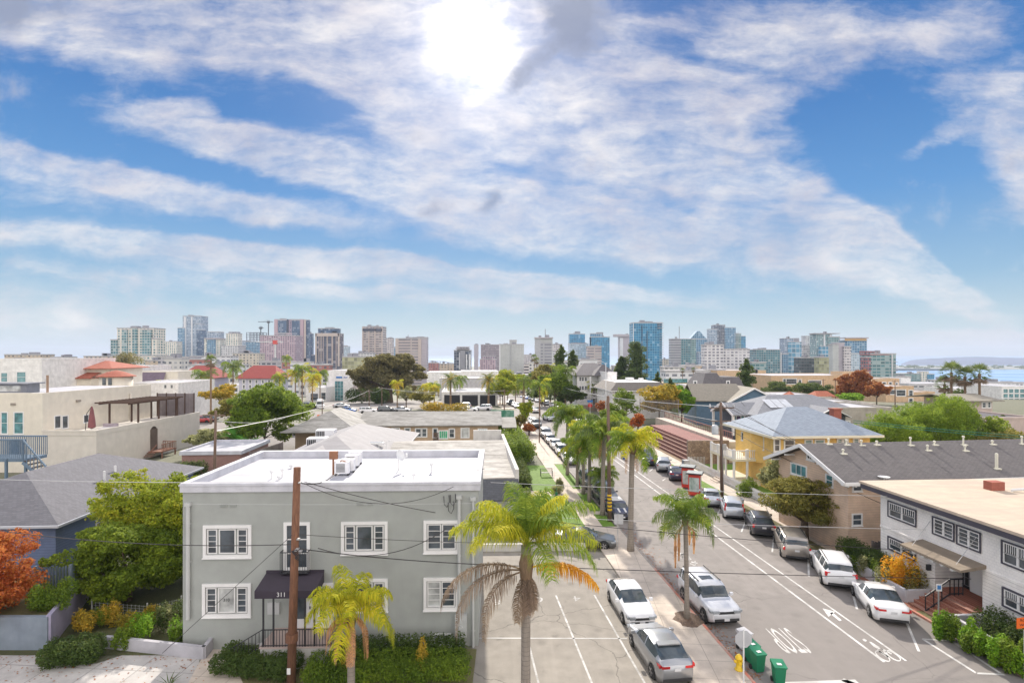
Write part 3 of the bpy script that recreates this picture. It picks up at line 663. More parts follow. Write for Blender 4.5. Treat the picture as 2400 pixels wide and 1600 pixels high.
LM('frondd',(0.0543,0.109,0.0312),(0.124,0.189,0.05),(0.264,0.29,0.1),tr=.25); LM('dead',(0.31,0.145,0.0625),(0.558,0.29,0.138),(0.775,0.435,0.225),tr=.2); LM('deadpale',(.12,.085,.06),(.24,.17,.125),(.36,.27,.2),tr=.2); LM('deadold',(0.465,0.29,0.15),(0.698,0.435,0.25),(0.8,0.551,0.312),tr=.2)
LM('leafy',(.085,.145,.014),(.18,.26,.024),(.35,.42,.03))
BARK=M('tree_bark',(.16,.115,.08),kind='wood',rough=.95); PBARK=M('palm_bark',(.30,.26,.22),kind='bark',rough=.95); PBARK2=M('palm_bark_brown',(.24,.16,.10),kind='bark',rough=.95)
def tree(name,label,cat,x,y,h,rx,kind='green',rz=None,ry=None,n=6000,size=.16,nc=14,trunk=.3,tr=.16,seed=1,group=None,base=None,cs=.38,low=-.4,droop=0,lean=0,up=.25,aspect=.6,smooth=0):
    rng=np.random.default_rng(seed); rz=rz or h*(1-trunk)/2; ry=ry or rx; cz=h-rz
    t=thing(name,label,cat,(x,y,tz(y) if base is None else base),rng.uniform(0,6.28) if abs(rx-ry)<1e-6 else 0,group)
    cl=clumps(rx,ry,rz,cz,nc,rng,cs*.86,low)
    cl.append((0,0,cz,rx*.45,ry*.45,rz*.45))
    V=crown_quads(cl,n,size,rng,up,aspect=aspect)
    if droop:
        # hanging strands: pull some leaves straight down
        m=rng.random(len(V))<.45; V[m]-=np.array([0,0,1.])*(rng.random(m.sum())**1.5*droop)[:,None,None]
    me=quads_mesh(name+'_crown',V,LEAF[kind]); addmesh('crown',me,t)
    mb=MB(); fork=max(.3,cz-rz*.55)
    mb.tube([(0,0,-.3),(lean*.2,0,fork*.5),(lean*.5,0,fork)],[tr*1.25,tr,tr*.85],8)
    for c in cl[:min(9,nc)]:
        mb.tube([(lean*.5,0,fork*.92),((lean*.5+c[0])*.5,c[1]*.45,(fork+c[2])*.5),(c[0],c[1],c[2])],[tr*.6,tr*.35,tr*.12],5)
    mb.build('trunk',BARK,t,True)
    return t
def bush(label,x,y,rx,ry,h,kind='green',n=1800,size=.13,seed=1,group=None,base=None,nc=9,name='bush',cat='bush',rzr=0.):
    rng=np.random.default_rng(seed); cl=[]
    for i in range(nc):
        a,b=rng.uniform(-.72,.72,2); s=rng.uniform(.3,.5)
        cl.append((a*rx,b*ry,h*rng.uniform(.35,.66),rx*s,ry*s,h*.42))
    V=crown_quads(cl,n,size,rng,.5); V[:,:,2]=np.maximum(V[:,:,2],.01+V[:,:,2]*0)
    o=addmesh(name,quads_mesh(name,V,LEAF[kind]),None,(x,y,tz(y) if base is None else base),rzr)
    return tag(o,label,cat,group)
def hedge(name,label,pts,w_,h,kind,n,size,seed,base=0,cat='hedge'):
    """boxy hedge along a polyline"""
    rng=np.random.default_rng(seed); cl=[]
    for a,b in zip(pts,pts[1:]):
        L=math.hypot(b[0]-a[0],b[1]-a[1]); k=max(2,int(L/(w_*.42)))
        for i in range(k):
            t=(i+.5)/k
            for s in(-.25,.25):
                nx,ny=-(b[1]-a[1])/L,(b[0]-a[0])/L
                cl.append((a[0]+(b[0]-a[0])*t+nx*s*w_,a[1]+(b[1]-a[1])*t+ny*s*w_,h*rng.uniform(.46,.56),w_*.36,w_*.36,h*.48))
    c0=np.mean([p for p in pts],0); cl=[(c[0]-c0[0],c[1]-c0[1])+c[2:] for c in cl]
    V=crown_quads(cl,n,size,rng,.5); V[:,:,2]=np.maximum(V[:,:,2],.01)
    o=addmesh(name,quads_mesh(name,V,LEAF[kind]),None,(c0[0],c0[1],base)); return tag(o,label,cat)
def conifer(name,label,x,y,h,r,kind='dark',n=5000,size=.5,seed=1,base=None,shape=1.,group=None,bare=.12):
    rng=np.random.default_rng(seed); t=thing(name,label,'tree',(x,y,tz(y) if base is None else base),0,group); cl=[]
    k=int(26)
    for i in range(k):
        f=(i+.5)/k; z=h*(bare+(1-bare)*f); rr=r*((1-f)**shape if shape>0 else .6+.4*math.sin(f*3.1))*rng.uniform(.65,1.15)+r*.08
        a=rng.uniform(0,6.28)
        cl.append((math.cos(a)*rr*.55,math.sin(a)*rr*.55,z,rr*.6,rr*.6,h/k*1.5)); cl.append((0,0,z,rr*.45,rr*.45,h/k*1.4))
    addmesh('crown',quads_mesh(name,crown_quads(cl,n,size,rng,.2),LEAF[kind]),t)
    MB().tube([(0,0,-.2),(0,0,h*.55),(0,0,h*.95)],[h*.022,h*.014,.04],7).build('trunk',BARK,t)
    return t
def frond_quads(L,az,el,droop,nl,ll,rng,lw=.035,hang=.5,origin=(0,0,0),tip=1.,twist=.5,dead=False):
    """one feather frond: curved midrib with many narrow leaflets"""
    ca,sa=math.cos(az),math.sin(az); pts=[]; p=np.array(origin,float); e=el; st=14
    for i in range(st+1):
        pts.append(p.copy()); p=p+np.array([math.cos(e)*ca,math.cos(e)*sa,math.sin(e)])*L/st; e-=droop/st*(1.+i/st)
        e=max(e,-1.5)
    pts=np.array(pts); out=[]; side=np.array([-sa,ca,0.])
    for i in range(st):
        w_=.03*(1-i/st)+.008; a,b=pts[i],pts[i+1]
        out.append([a-side*w_,a+side*w_,b+side*w_,b-side*w_]); 
        upv=np.array([0,0,w_]); out.append([a-upv,a+upv,b+upv,b-upv])
    T=np.linspace(.14,.99,nl); 
    for s in(-1,1):
        t=T+rng.uniform(-.01,.01,nl); f=np.clip(t*st,0,st-1e-3); k=f.astype(int); fr=(f-k)[:,None]
        b=pts[k]*(1-fr)+pts[k+1]*fr; tg=pts[k+1]-pts[k]; tg/=np.linalg.norm(tg,axis=1)[:,None]
        l=ll*(np.sin(np.clip(t,.05,1)**.8*PI*.92)*.85+.25)*rng.uniform(.8,1.15,nl)
        upj=rng.uniform(-twist,twist,nl)
        d=side*s*.9+tg*.55+np.stack([np.zeros(nl),np.zeros(nl),upj],1); d/=np.linalg.norm(d,axis=1)[:,None]
        d2=d*.6+np.array([0,0,-1.])*hang+rng.normal(size=(nl,3))*.08; d2/=np.linalg.norm(d2,axis=1)[:,None]
        d3=d2*.5+np.array([0,0,-1.])*hang*1.3; d3/=np.linalg.norm(d3,axis=1)[:,None]
        m1=b+d*(l*.36)[:,None]; m2=m1+d2*(l*.36)[:,None]; m3=m2+d3*(l*.32)[:,None]; wv=tg*lw
        out+=list(np.stack([b-wv*.5,b+wv*.5,m1+wv*.6,m1-wv*.6],1))+list(np.stack([m1-wv*.6,m1+wv*.6,m2+wv*.45,m2-wv*.45],1))+list(np.stack([m2-wv*.45,m2+wv*.45,m3+wv*.06,m3-wv*.06],1))
    return out
def palm_mesh(seed,L=2.6,nf=16,nl=40,ll=.75,lw=.035,kind=('frond',),droop=1.9,hang=.6,emin=-.5,emax=1.35,twist=.6):
    rng=np.random.default_rng(seed); Q=[];mi=[]
    for i in range(nf):
        f=i/(nf-1); el=emin+(emax-emin)*f**.7; az=i*2.4+rng.uniform(-.3,.3)
        q=frond_quads(L*rng.uniform(.85,1.1)*(1-.12*f),az,el,droop*rng.uniform(.8,1.2)*(1.05-.35*f),nl,ll,rng,lw,hang,twist=twist)
        Q+=q; k=min(len(kind)-1,int(rng.random()*len(kind))); mi+=[k]*len(q)
    return quads_mesh('palm_crown',np.array(Q),[LEAF[k] for k in kind],mi)
def dead_mesh(seed,L,n,nl=26,ll=.5,lw=.03,kind='dead',spread=.5):
    rng=np.random.default_rng(seed); Q=[]
    for i in range(n):
        Q+=frond_quads(L*rng.uniform(.7,1.1),rng.uniform(0,6.28),-.3-rng.random()*.6,2.6,nl,ll,rng,lw,1.2,twist=.15)
    return quads_mesh('dead',np.array(Q),LEAF[kind])
def palm(name,label,x,y,zc,crown,tr=.17,bark=None,dead=None,base=None,lean=(0,0),scale=1.,rz=0,group=None,shaft=None,bulge=1.):
    b=tz(y) if base is None else base
    t=thing(name,label,'palm tree',(x,y,b),0,group); h=zc-b
    mb=MB(); n=10; pts=[];rad=[]
    for i in range(n+1):
        f=i/n; pts.append((lean[0]*f*f,lean[1]*f*f,h*f-.1*(i==0))); rad.append(tr*(1.35-.35*min(1,f*5)) if f<.2 else tr*(1-.12*f)*(1+.2*(f>.93)))
    mb.tube(pts,rad,12); mb.build('trunk',bark or PBARK,t,True)
    addmesh('crown',crown,t,(lean[0],lean[1],h),rz,scale)
    if shaft:
        s=MB(); s.tube([(lean[0],lean[1],h-.75*shaft),(lean[0],lean[1],h-.3*shaft),(lean[0],lean[1],h+.1)],[tr*.95,tr*1.5*bulge,tr*.5],10)
        s.build('crown_shaft',M('palm_boots',(.3,.2,.12),kind='wood',rough=.95),t,True)
    if dead: addmesh('dead_fronds',dead,t,(lean[0],lean[1],h-.05),rz,scale)
    return t
def fan_palm_mesh(seed,r=1.3,nf=34):
    rng=np.random.default_rng(seed);Q=[];mi=[]
    for i in range(nf):
        el=-1.2+2.6*(i/nf); az=i*2.4; d=np.array([math.cos(el)*math.cos(az),math.cos(el)*math.sin(az),math.sin(el)])
        sidev=np.array([-math.sin(az),math.cos(az),0]); c=d*r*.55; upn=np.cross(d,sidev)
        Q.append([np.zeros(3)-sidev*.02,np.zeros(3)+sidev*.02,c+sidev*.02,c-sidev*.02]); mi.append(0 if el>-.5 else 1)
        for k in range(-5,6):
            a=k*.24; v=d*math.cos(a)+sidev*math.sin(a); v=v+np.array([0,0,-.35*abs(k)/5]); tip=c+v*r*rng.uniform(.5,.62); wd=np.cross(v,upn); wd/=np.linalg.norm(wd)+1e-9
            mid=c+v*r*.3; Q.append([c-wd*.01,mid-wd*.05,tip,mid+wd*.05]); mi.append(0 if el>-.5 else 1)
    return quads_mesh('fan_crown',np.array(Q),[LEAF['frondd'],LEAF['deadpale']],mi)
# ---------------------------------------------------------------- cars
CG=glassm('car_glass',(.05,.065,.075),.04); TY=M('tyre',(.025,.025,.025),rough=.85,bmp=0,var=.2); RM=M('alloy_rim',(.45,.45,.46),metal=.8,rough=.3,bmp=0,var=.1)
HL=glassm('headlight_lens',(.30,.32,.34),.08); TL=glassm('taillight_lens',(.55,.012,.015),.12); BK_=M('black_plastic',(.03,.03,.032),rough=.55,bmp=0); PLT=M('licence_plate',(.65,.65,.66),rough=.5,bmp=0)
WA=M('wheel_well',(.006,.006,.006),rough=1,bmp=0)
PF={ # length,width, top profile (x,z), cabin (cowl, roof front, roof rear, tail), belt z(front,rear), ground clearance, wheels(front,rear), wheel r
'sedan':dict(L=4.75,W=1.84,top=[(0,.62),(.12,.74),(.9,.88),(1.35,.97),(2.1,1.37),(2.5,1.45),(3.1,1.44),(4.05,1.12),(4.55,1.08),(4.75,.98)],cab=(1.3,2.15,3.05,4.05),belt=(.93,1.02),gc=.2,wh=(.92,3.72),wr=.33),
'coupe':dict(L=4.7,W=1.86,top=[(0,.58),(.12,.7),(.9,.86),(1.4,.96),(2.2,1.33),(2.6,1.38),(3.0,1.36),(4.15,1.04),(4.55,1.03),(4.7,.95)],cab=(1.35,2.2,2.95,4.15),belt=(.9,.98),gc=.18,wh=(.92,3.75),wr=.34),
'hatch':dict(L=4.45,W=1.78,top=[(0,.62),(.1,.76),(.75,.92),(1.15,1.02),(1.95,1.42),(2.5,1.49),(3.3,1.44),(4.15,1.16),(4.4,1.06),(4.45,.95)],cab=(1.1,2.0,3.25,4.2),belt=(.96,1.08),gc=.2,wh=(.86,3.56),wr=.32),
'small':dict(L=3.85,W=1.72,top=[(0,.66),(.1,.8),(.75,.93),(1.0,.98),(1.5,1.36),(1.9,1.42),(3.3,1.4),(3.7,1.0),(3.8,.92),(3.85,.8)],cab=(.98,1.5,3.3,3.72),belt=(.95,.98),gc=.2,wh=(.7,3.2),wr=.31),
'suv':dict(L=4.7,W=1.88,top=[(0,.78),(.1,.95),(.9,1.08),(1.2,1.13),(1.85,1.6),(2.3,1.70),(3.9,1.67),(4.3,1.6),(4.62,1.15),(4.7,1.0)],cab=(1.15,1.85,4.25,4.64),belt=(1.08,1.16),gc=.27,wh=(.92,3.68),wr=.37),
'boxy':dict(L=4.78,W=1.95,top=[(0,.85),(.07,1.03),(.6,1.1),(1.3,1.16),(1.85,1.66),(2.2,1.78),(4.2,1.78),(4.45,1.7),(4.7,1.2),(4.78,1.05)],cab=(1.28,1.87,4.4,4.7),belt=(1.12,1.18),gc=.3,wh=(.88,3.64),wr=.39),
'van':dict(L=5.1,W=1.98,top=[(0,.75),(.1,.92),(.7,1.05),(1.0,1.12),(1.9,1.66),(2.4,1.76),(4.5,1.74),(4.85,1.66),(5.05,1.2),(5.1,1.0)],cab=(.98,1.92,4.8,5.06),belt=(1.08,1.14),gc=.22,wh=(.98,3.98),wr=.35),
'cargo':dict(L=5.9,W=2.05,top=[(0,.9),(.1,1.1),(.5,1.2),(.8,1.3),(1.5,2.2),(1.9,2.6),(5.4,2.65),(5.75,2.6),(5.86,2.4),(5.9,2.2)],cab=(.78,1.5,1.9,5.86),belt=(1.3,1.35),gc=.3,wh=(1.0,4.7),wr=.37),
}
CARM={}
def lerp(pts,x):
    if x<=pts[0][0]: return pts[0][1]
    for a,b in zip(pts,pts[1:]):
        if x<=b[0]:
            t=(x-a[0])/(b[0]-a[0]+1e-9); return a[1]+(b[1]-a[1])*t
    return pts[-1][1]
def car_meshes(kind):
    if kind in CARM: return CARM[kind]
    p=PF[kind]; L,W=p['L'],p['W']; x0,x1,x2,x3=p['cab']; N=int(L/.075); V=[];rows=[]
    def top(x):
        s=0
        for d in(-.12,-.06,0,.06,.12): s+=lerp(p['top'],min(L,max(0,x+d)))
        return s/5
    base_m=[]
    for i in range(N+1):
        x=L*i/N
        e=min(x,L-x); wf=1-.16*max(0,1-e/.55)**2.2-.05*max(0,1-e/1.3)
        hw=W/2*wf; bz=p['belt'][0]+(p['belt'][1]-p['belt'][0])*x/L; tp=top(x); g=p['gc']+.12*max(0,1-e/.35)**1.5
        z0=g
        for wx in p['wh']:
            rr=p['wr']+.06; dxw=abs(x-wx)
            if dxw<rr: z0=max(z0,p['wr']+math.sqrt(rr*rr-dxw*dxw))
        bz=min(bz,tp-.03); cab=tp-bz
        gw=hw*.93; rw=hw*(.80 if kind in('boxy','van','cargo') else .72)
        k=max(0,min(1,cab/.3))
        ring=[(0,z0 if z0<=g+.001 else g+.05),(hw*.8,z0 if z0<=g+.001 else g+.05),(hw*.97,z0),(hw,max(z0+.02,g+(bz-g)*.38)),(hw*.995,max(z0+.04,g+(bz-g)*.72)),(hw*.965,bz-.02 if bz-.02>z0+.05 else z0+.06),
              (hw*(.93-.0*k),bz+.01),(gw*(1-k)*.86+k*(gw+(rw-gw)*.88),bz+.01+(tp-bz)*(.45*(1-k)+.86*k)),(rw*.55*(1-k)+k*rw*.9,bz+(tp-bz)*(.8*(1-k)+.975*k)),(rw*.4,tp-.005),(0,tp+.012)]
        rows.append([(x-L/2,a,b) for a,b in ring])
    nr=len(rows[0]); full=[[(q[0],-q[1],q[2]) for q in r]+[(q[0],q[1],q[2]) for q in r[-2:0:-1]] for r in rows]
    m=len(full[0]); body=MB(); side=MB(); front=MB(); rear=MB()
    for r in full:
        for q in r: body.v.append(q)
    SW={}
    def add(mb,ids):
        mb.poly([full[a][b] for a,b in ids])
    xa=[L*i/N for i in range(N+1)]
    for i in range(N):
        xm=(xa[i]+xa[i+1])/2; cabh=top(xm)-(p['belt'][0]+(p['belt'][1]-p['belt'][0])*xm/L)
        for j in range(m):
            jj=(j+1)%m; ids=[(i,j),(i+1,j),(i+1,jj),(i,jj)]
            js=j if j<nr-1 else m-1-j   # mirrored strip index
            t='b'
            if js==6 and cabh>.2 and x0+.25<xm<x3-.2:
                pil=(x1+ (x2-x1)*.48)
                if abs(xm-pil)>.06 and not(kind=='cargo' and xm>2.4): t='s'
                if kind in('suv','boxy','van','small') and abs(xm-(x2-.35))<.06: t='b'
            if js in(7,8,9) and x0+.02<xm<x1-.04: t='f'
            if js in(7,8,9) and x2+.06<xm<x3-.06 and kind!='cargo': t='r'
            if js==6 and t=='b' and x0+.06<xm<x1-.15 and cabh>.08: t='b'
            if t=='b': body.f.append([i*m+j,(i+1)*m+j,(i+1)*m+jj,i*m+jj]); body.m.append(0)
            else: add(SW.setdefault((j<nr,xm>x1+(x2-x1)*.48,xm>x2-.35 and kind in('suv','boxy','van','small')),MB()) if t=='s' else {'f':front,'r':rear}[t],ids)
    body.f.append([j for j in range(m)][::-1][::-1]); body.m.append(0); body.f.append([N*m+j for j in range(m)][::-1]); body.m.append(0)
    wh=MB(); wr=p['wr']
    ty=MB(); ty.lathe([(wr*.62,-.11),(wr*.93,-.11),(wr,-.07),(wr,.07),(wr*.93,.11),(wr*.62,.11)],n=20)
    rim=MB(); rim.lathe([(wr*.6,-.1),(wr*.6,.095),(wr*.3,.06),(wr*.1,.085)],n=20); 
    for k in range(5):
        a=k*2*PI/5; rim.bar((0,0,.1),(math.cos(a)*wr*.6,math.sin(a)*wr*.6,.1),.07,.02)
    well=MB()
    for wx in p['wh']:
        for s in(-1,1): well.disc((0,0,0),.01,'z',3)
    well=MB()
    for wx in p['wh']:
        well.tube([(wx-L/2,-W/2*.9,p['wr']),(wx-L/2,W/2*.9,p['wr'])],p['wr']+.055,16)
    hw=W/2; fz=p['top'][1][1]; rzb=p['belt'][1]
    d=dict(body=body,front=front,rear=rear)
    res={k:v.mesh('car_'+k,[CG],True) for k,v in d.items() if v.f}
    res['sides']=[q.mesh('car_side',[CG],True) for q in SW.values()]; res['tyre']=ty.mesh('tyre',[TY],True); res['rim']=rim.mesh('rim',[RM]); res['well']=well.mesh('well',[WA])
    hl=MB(); 
    hl.poly([(.015,0,0),(.015,-.34,0),(.015,-.34,.13),(.015,0,.11)]); hl.poly([(.015,0,0),(.015,0,.11),(.32,.12,.17),(.3,.12,.07)]); hl.poly([(.015,-.34,.13),(.06,-.34,.16),(.3,.10,.17),(.015,0,.11)])
    res['hl']=hl
    CARM[kind]=(p,res); return CARM[kind]
def car(kind,label,x,y,yaw,mat,detail=2,group=None,z=None,name='parked_car',scale=1.,opt=()):
    """yaw: heading of the nose; local nose points to -x"""
    p,res=car_meshes(kind); L,W=p['L'],p['W']
    t=thing(name,label,{'cargo':'van','van':'minivan','suv':'SUV','boxy':'SUV'}.get(kind,'car'),(x,y,tz(y) if z is None else z),yaw+PI,group)
    t.scale=(scale,)*3
    bme=res['body'].copy(); bme.materials.clear(); bme.materials.append(mat); addmesh('body',bme,t)
    for q in res['sides']: addmesh('side_window',q,t)
    for k,nm in(('front','windscreen'),('rear','rear_window')):
        if k in res: addmesh(nm,res[k],t)
    addmesh('wheel_wells',res['well'],t)
    for wx in p['wh']:
        for s in(-1,1):
            o=addmesh('wheel',res['tyre'],t,(wx-L/2,s*(W/2-.1),p['wr'])); o.rotation_euler=(-s*PI/2,0,0)
            if detail>1: addmesh('rim',res['rim'],o,(0,0,.012))
    lz=p['top'][1][1]-.12; rz_=p['belt'][1]-.16
    if kind=='van': rz_-=.05
    hwf=W/2*.80
    for s in(-1,1):
        mb=MB(); y0_,y1_=sorted((s*hwf,s*hwf*.52)); mb.box(-L/2-.012,-L/2+.2,y0_,y1_,lz-.07,lz+.07); 
        y0_,y1_=sorted((s*hwf,s*W/2*.935)); mb.box(-L/2+.05,-L/2+.38,y0_,y1_,lz-.04,lz+.085)
        mb.build('headlight',HL,t)
        mb=MB()
        if kind in('van','suv') or 'tall' in opt:
            y0_,y1_=sorted((s*W/2*.62,s*W/2*.92)); mb.box(L/2-.16,L/2-.02,y0_,y1_,rz_-.1,rz_+.12)
            if 'tall' in opt: 
                mb=MB(); y0_,y1_=sorted((s*W/2*.80,s*W/2*.93)); mb.box(L/2-.2,L/2-.05,y0_,y1_,rz_-.1,rz_+.2); mb.box(L/2-.42,L/2-.2,y0_*.9,y1_*.9,rz_+.2,rz_+.5)
        else:
            y0_,y1_=sorted((s*hwf*.5,s*hwf*1.01)); mb.box(L/2-.1,L/2+.012,y0_,y1_,rz_-.04,rz_+.07); y0_,y1_=sorted((s*hwf,s*W/2*.93)); mb.box(L/2-.4,L/2-.06,y0_,y1_,rz_-.03,rz_+.09)
        mb.build('taillight',TL,t)
        if detail>1:
            mb=MB(); cx=p['cab'][0]+.35-L/2; mb.tube([(cx,s*(W/2-.06),p['belt'][0]+.02),(cx,s*(W/2+.06),p['belt'][0]+.05)],.03,6); y0_,y1_=sorted((s*(W/2+.02),s*(W/2+.2))); mb.box(cx-.09,cx+.05,y0_,y1_,p['belt'][0],p['belt'][0]+.15); mb.build('wing_mirror',mat,t)
    mb=MB(); mb.box(-L/2-.008,-L/2+.12,-W*.24,W*.24,lz-.1,lz+.03); mb.box(-L/2-.01,-L/2+.1,-W*.36,W*.36,p['gc']+.12,p['gc']+.26); mb.build('grille',BK_,t)
    mb=MB(); mb.box(L/2-.1,L/2+.006,-W*.38,W*.38,p['gc']+.1,p['gc']+.24); mb.build('bumper',BK_,t)
    if detail>1:
        mb=MB(); mb.box(-L/2-.02,-L/2-.011,-.15,.15,p['gc']+.14,p['gc']+.28); mb.build('plate',PLT,t)
        mb=MB(); mb.box(L/2+.013,L/2+.02,-.15,.15,rz_-.16,rz_-.02); mb.build('plate',PLT,t)
        if 'rails' in opt or kind=='boxy':
            for s in(-1,1): MB().bar((p['cab'][1]+.2-L/2,s*W*.34,lerp(p['top'],p['cab'][1]+.2)+.07),(p['cab'][2]-.1-L/2,s*W*.34,lerp(p['top'],p['cab'][2]-.1)+.07),.04,.04).build('roof_rail',BK_,t)
        if 'sunroof' in opt:
            xx=p['cab'][1]-L/2; zz=lerp(p['top'],p['cab'][1]+.5)+.018; MB().box(xx+.45,xx+.95,-.36,.36,zz-.02,zz).build('sunroof',CG,t)
        if 'spoiler' in opt: 
            xx=p['cab'][2]-L/2; zz=lerp(p['top'],p['cab'][2]); MB().box(xx-.05,xx+.3,-W*.3,W*.3,zz-.02,zz+.03).build('spoiler',mat,t)
        if 'stripes' in opt:
            for s in(-1,1): MB().poly([(-L/2+.12,s*.28-.09,p['top'][1][1]+.03),(-L/2+.12,s*.28+.09,p['top'][1][1]+.03),(p['cab'][0]-L/2-.05,s*.28+.09,p['top'][3][1]+.0),(p['cab'][0]-L/2-.05,s*.28-.09,p['top'][3][1]+.0)][::-1]).build('bonnet_stripe',WT,t)
            xx=p['cab'][1]-L/2; MB().box(xx+.3,p['cab'][2]-L/2-.05,-W*.3,W*.3,1.418,1.447).build('roof_panel',WT,t)
    return t
# ================================================================ grey apartment building
GW=M('grey_stucco',(.345,.36,.34),kind='streak',col2=(.315,.33,.312),var=.08,rough=.9,bscale=60,bmp=.15)
RW=M('white_roof',(.45,.45,.485),kind='slab',p=1.6,rough=.7,bmp=.15)
PW=M('parapet_cap',(.54,.54,.58),kind='streak',col2=(.44,.45,.5),rough=.7)
B=Bld('apartment_building','grey two-storey stucco apartment building with white flat roof and white window frames',-16.75,27.5,0,R(1.6))
W_,Dp,TOP=15.02,9.3,8.5
mb=MB(); mb.box(0,W_,0,Dp,-.5,TOP-.46); B.part('wall',mb,GW)
mb=MB(); o_=.1
mb.box(-o_,W_+o_,-o_,.25,TOP-.459,TOP,1); mb.box(-o_,W_+o_,Dp-.25,Dp+o_,TOP-.459,TOP,1); mb.box(-o_,.25,.25,Dp-.25,TOP-.459,TOP,1); mb.box(W_-.25,W_+o_,.25,Dp-.25,TOP-.459,TOP,1)
mb.box(.25,W_-.25,.25,Dp-.25,TOP-.455,TOP-.4,0)
roof=B.part('roof',mb,[RW,PW])
MB().box(-.14,W_+.14,-.14,-.1,TOP-.14,TOP-.06).build('fascia',PW,roof)
f='y-'
def triple(x0,y0,x1,y1,sc):
    """white surround holding two narrow sashes and a wide middle pane"""
    a0,z1=B.hit(x0,y0,'y',0); a1,z0=B.hit(x1,y1,'y',0)
    tw=.155; mb=MB()
    for q in((a0,a0+tw,z0,z1),(a1-tw,a1,z0,z1),(a0+tw,a1-tw,z1-tw,z1),(a0+tw,a1-tw,z0,z0+tw)): B.fbox(mb,f,0,*q,.002,.09)
    B.fbox(mb,f,0,a0-.03,a1+.03,z0-.05,z0,.003,.13)
    s=B.part('window',mb,WT); wi=a1-a0-2*tw; l=a0+tw
    for (u0,u1,bars,kid) in((.05,.235,(0,3),0),(.325,.675,(0,0),1),(.765,.95,(0,3),0)):
        B.win(f,0,l+wi*u0,l+wi*u1,z0+tw+.1,z1-tw-.1,tw=.05,bars=bars,name='sash',parent=s,d=.06,sill=False,glass=(GLC if(sc=='c' and kid) else GL))
    return s
triple(477,1230,590,1305,'d'); triple(800,1222,909,1297,'d'); triple(475,1367,589,1443,'c'); triple(800,1356,909,1431,'d')
def double(x0,y0,x1,y1,g1=GL,g2=GL):
    a0,z1=B.hit(x0,y0,'y',0); a1,z0=B.hit(x1,y1,'y',0); tw=.155; mb=MB()
    for q in((a0,a0+tw,z0,z1),(a1-tw,a1,z0,z1),(a0+tw,a1-tw,z1-tw,z1),(a0+tw,a1-tw,z0,z0+tw)): B.fbox(mb,f,0,*q,.002,.09)
    B.fbox(mb,f,0,a0-.03,a1+.03,z0-.05,z0,.003,.13)
    s=B.part('window',mb,WT); wi=a1-a0-2*tw; l=a0+tw
    for u0,u1,g in((.06,.45,g1),(.55,.94,g2)): B.win(f,0,l+wi*u0,l+wi*u1,z0+tw+.08,z1-tw-.08,tw=.05,bars=(0,3),name='sash',parent=s,sill=False,glass=g)
double(993,1219,1077,1294); double(993,1353,1075,1428,GLC,GL)
# upper french door with little balcony
a0,z1=B.hit(667,1226,'y',0); a1,z0=B.hit(725,1330,'y',0)
dr=B.win(f,0,a0+.12,a1-.12,z0+.05,z1-.1,tw=.16,bars=(1,2),name='balcony_door',sill=False)
mb=MB(); 
for i in range(12):
    x=a0-.05+(a1-a0+.1)*i/11; mb.bar((x,-.45,z0-.1),(x,-.45,z0+.95),.02)
for x in(a0-.05,a1+.05):
    for yy in(-.15,-.3): mb.bar((x,yy,z0-.1),(x,yy,z0+.95),.02)
    mb.bar((x,0,z0+.95),(x,-.45,z0+.95),.03); mb.bar((x,0,z0-.1),(x,-.45,z0-.1),.04)
mb.bar((a0-.05,-.45,z0+.95),(a1+.05,-.45,z0+.95),.035); mb.bar((a0-.05,-.45,z0-.1),(a1+.05,-.45,z0-.1),.04); mb.box(a0-.02,a1+.02,-.43,-.01,z0-.13,z0-.1)
B.part('balcony_rail',mb,DK)
# awning
AW=M('awning_cloth',(.045,.035,.05),rough=.85,var=.15,bmp=.1)
a0,zt=B.hit(625,1341,'y',0); a1,_=B.hit(760,1341,'y',0)
yo=-1.9; bx0,zb=B.hit(596,1385,'y',yo); bx1,_=B.hit(740,1385,'y',yo); zb2=zb-.36
mb=MB(); mb.poly([(bx0,yo,zb),(bx1,yo,zb),(a1,-.02,zt),(a0,-.02,zt)]); mb.poly([(bx0,yo,zb2),(bx1,yo,zb2),(bx1,yo,zb),(bx0,yo,zb)])
mb.poly([(bx0,yo,zb2),(bx0,yo,zb),(a0,-.02,zt),(a0,-.02,zb2)]); mb.poly([(bx1,yo,zb),(bx1,yo,zb2),(a1,-.02,zb2),(a1,-.02,zt)]); mb.box(a0,a1,-.08,-.005,zt,zt+.12)
aw=B.part('awning',mb,AW)
text_obj('house_number','311',.3,WT,((bx0+bx1)/2-.18,yo-.012,zb-.18),(PI/2,0,0),aw,extr=.003)
# porch, steps, railing, posts
PC=M('porch_stucco',(.5,.48,.47),kind='streak',var=.1)
PT=M('porch_tile',(.42,.33,.3),var=.15)
pz=1.05; px0,px1=bx0+.25,bx1+.75
mb=MB(); mb.box(px0,px1,yo+.05,-.003,-.2,pz-.03,0); mb.box(px0-.04,px1+.04,yo,-.004,pz-.03,pz+.03,1)
for i in range(4): mb.box(px0-.35*(i+1),px0-.35*i,yo+.3,-.5,-.2,pz-.24*(i+1),0)
B.part('porch',mb,[PC,PT])
for x in(px0+.12,px0+.6,bx1-.55,bx1-.1): MB().bar((x,yo+.12,pz),(x,yo+.12,zb-.05),.07).build('awning_post',DK,B.t)
mb=MB(); 
def rail(mb,a,b,h=.85,n=12,w=.022,base=.1):
    a=Vector(a);b=Vector(b)
    for i in range(n+1):
        p=a+(b-a)*i/n; mb.bar(p,p+Vector((0,0,h)),w)
    mb.bar(a+Vector((0,0,h)),b+Vector((0,0,h)),w*1.8); mb.bar(a+Vector((0,0,base)),b+Vector((0,0,base)),w*1.3)
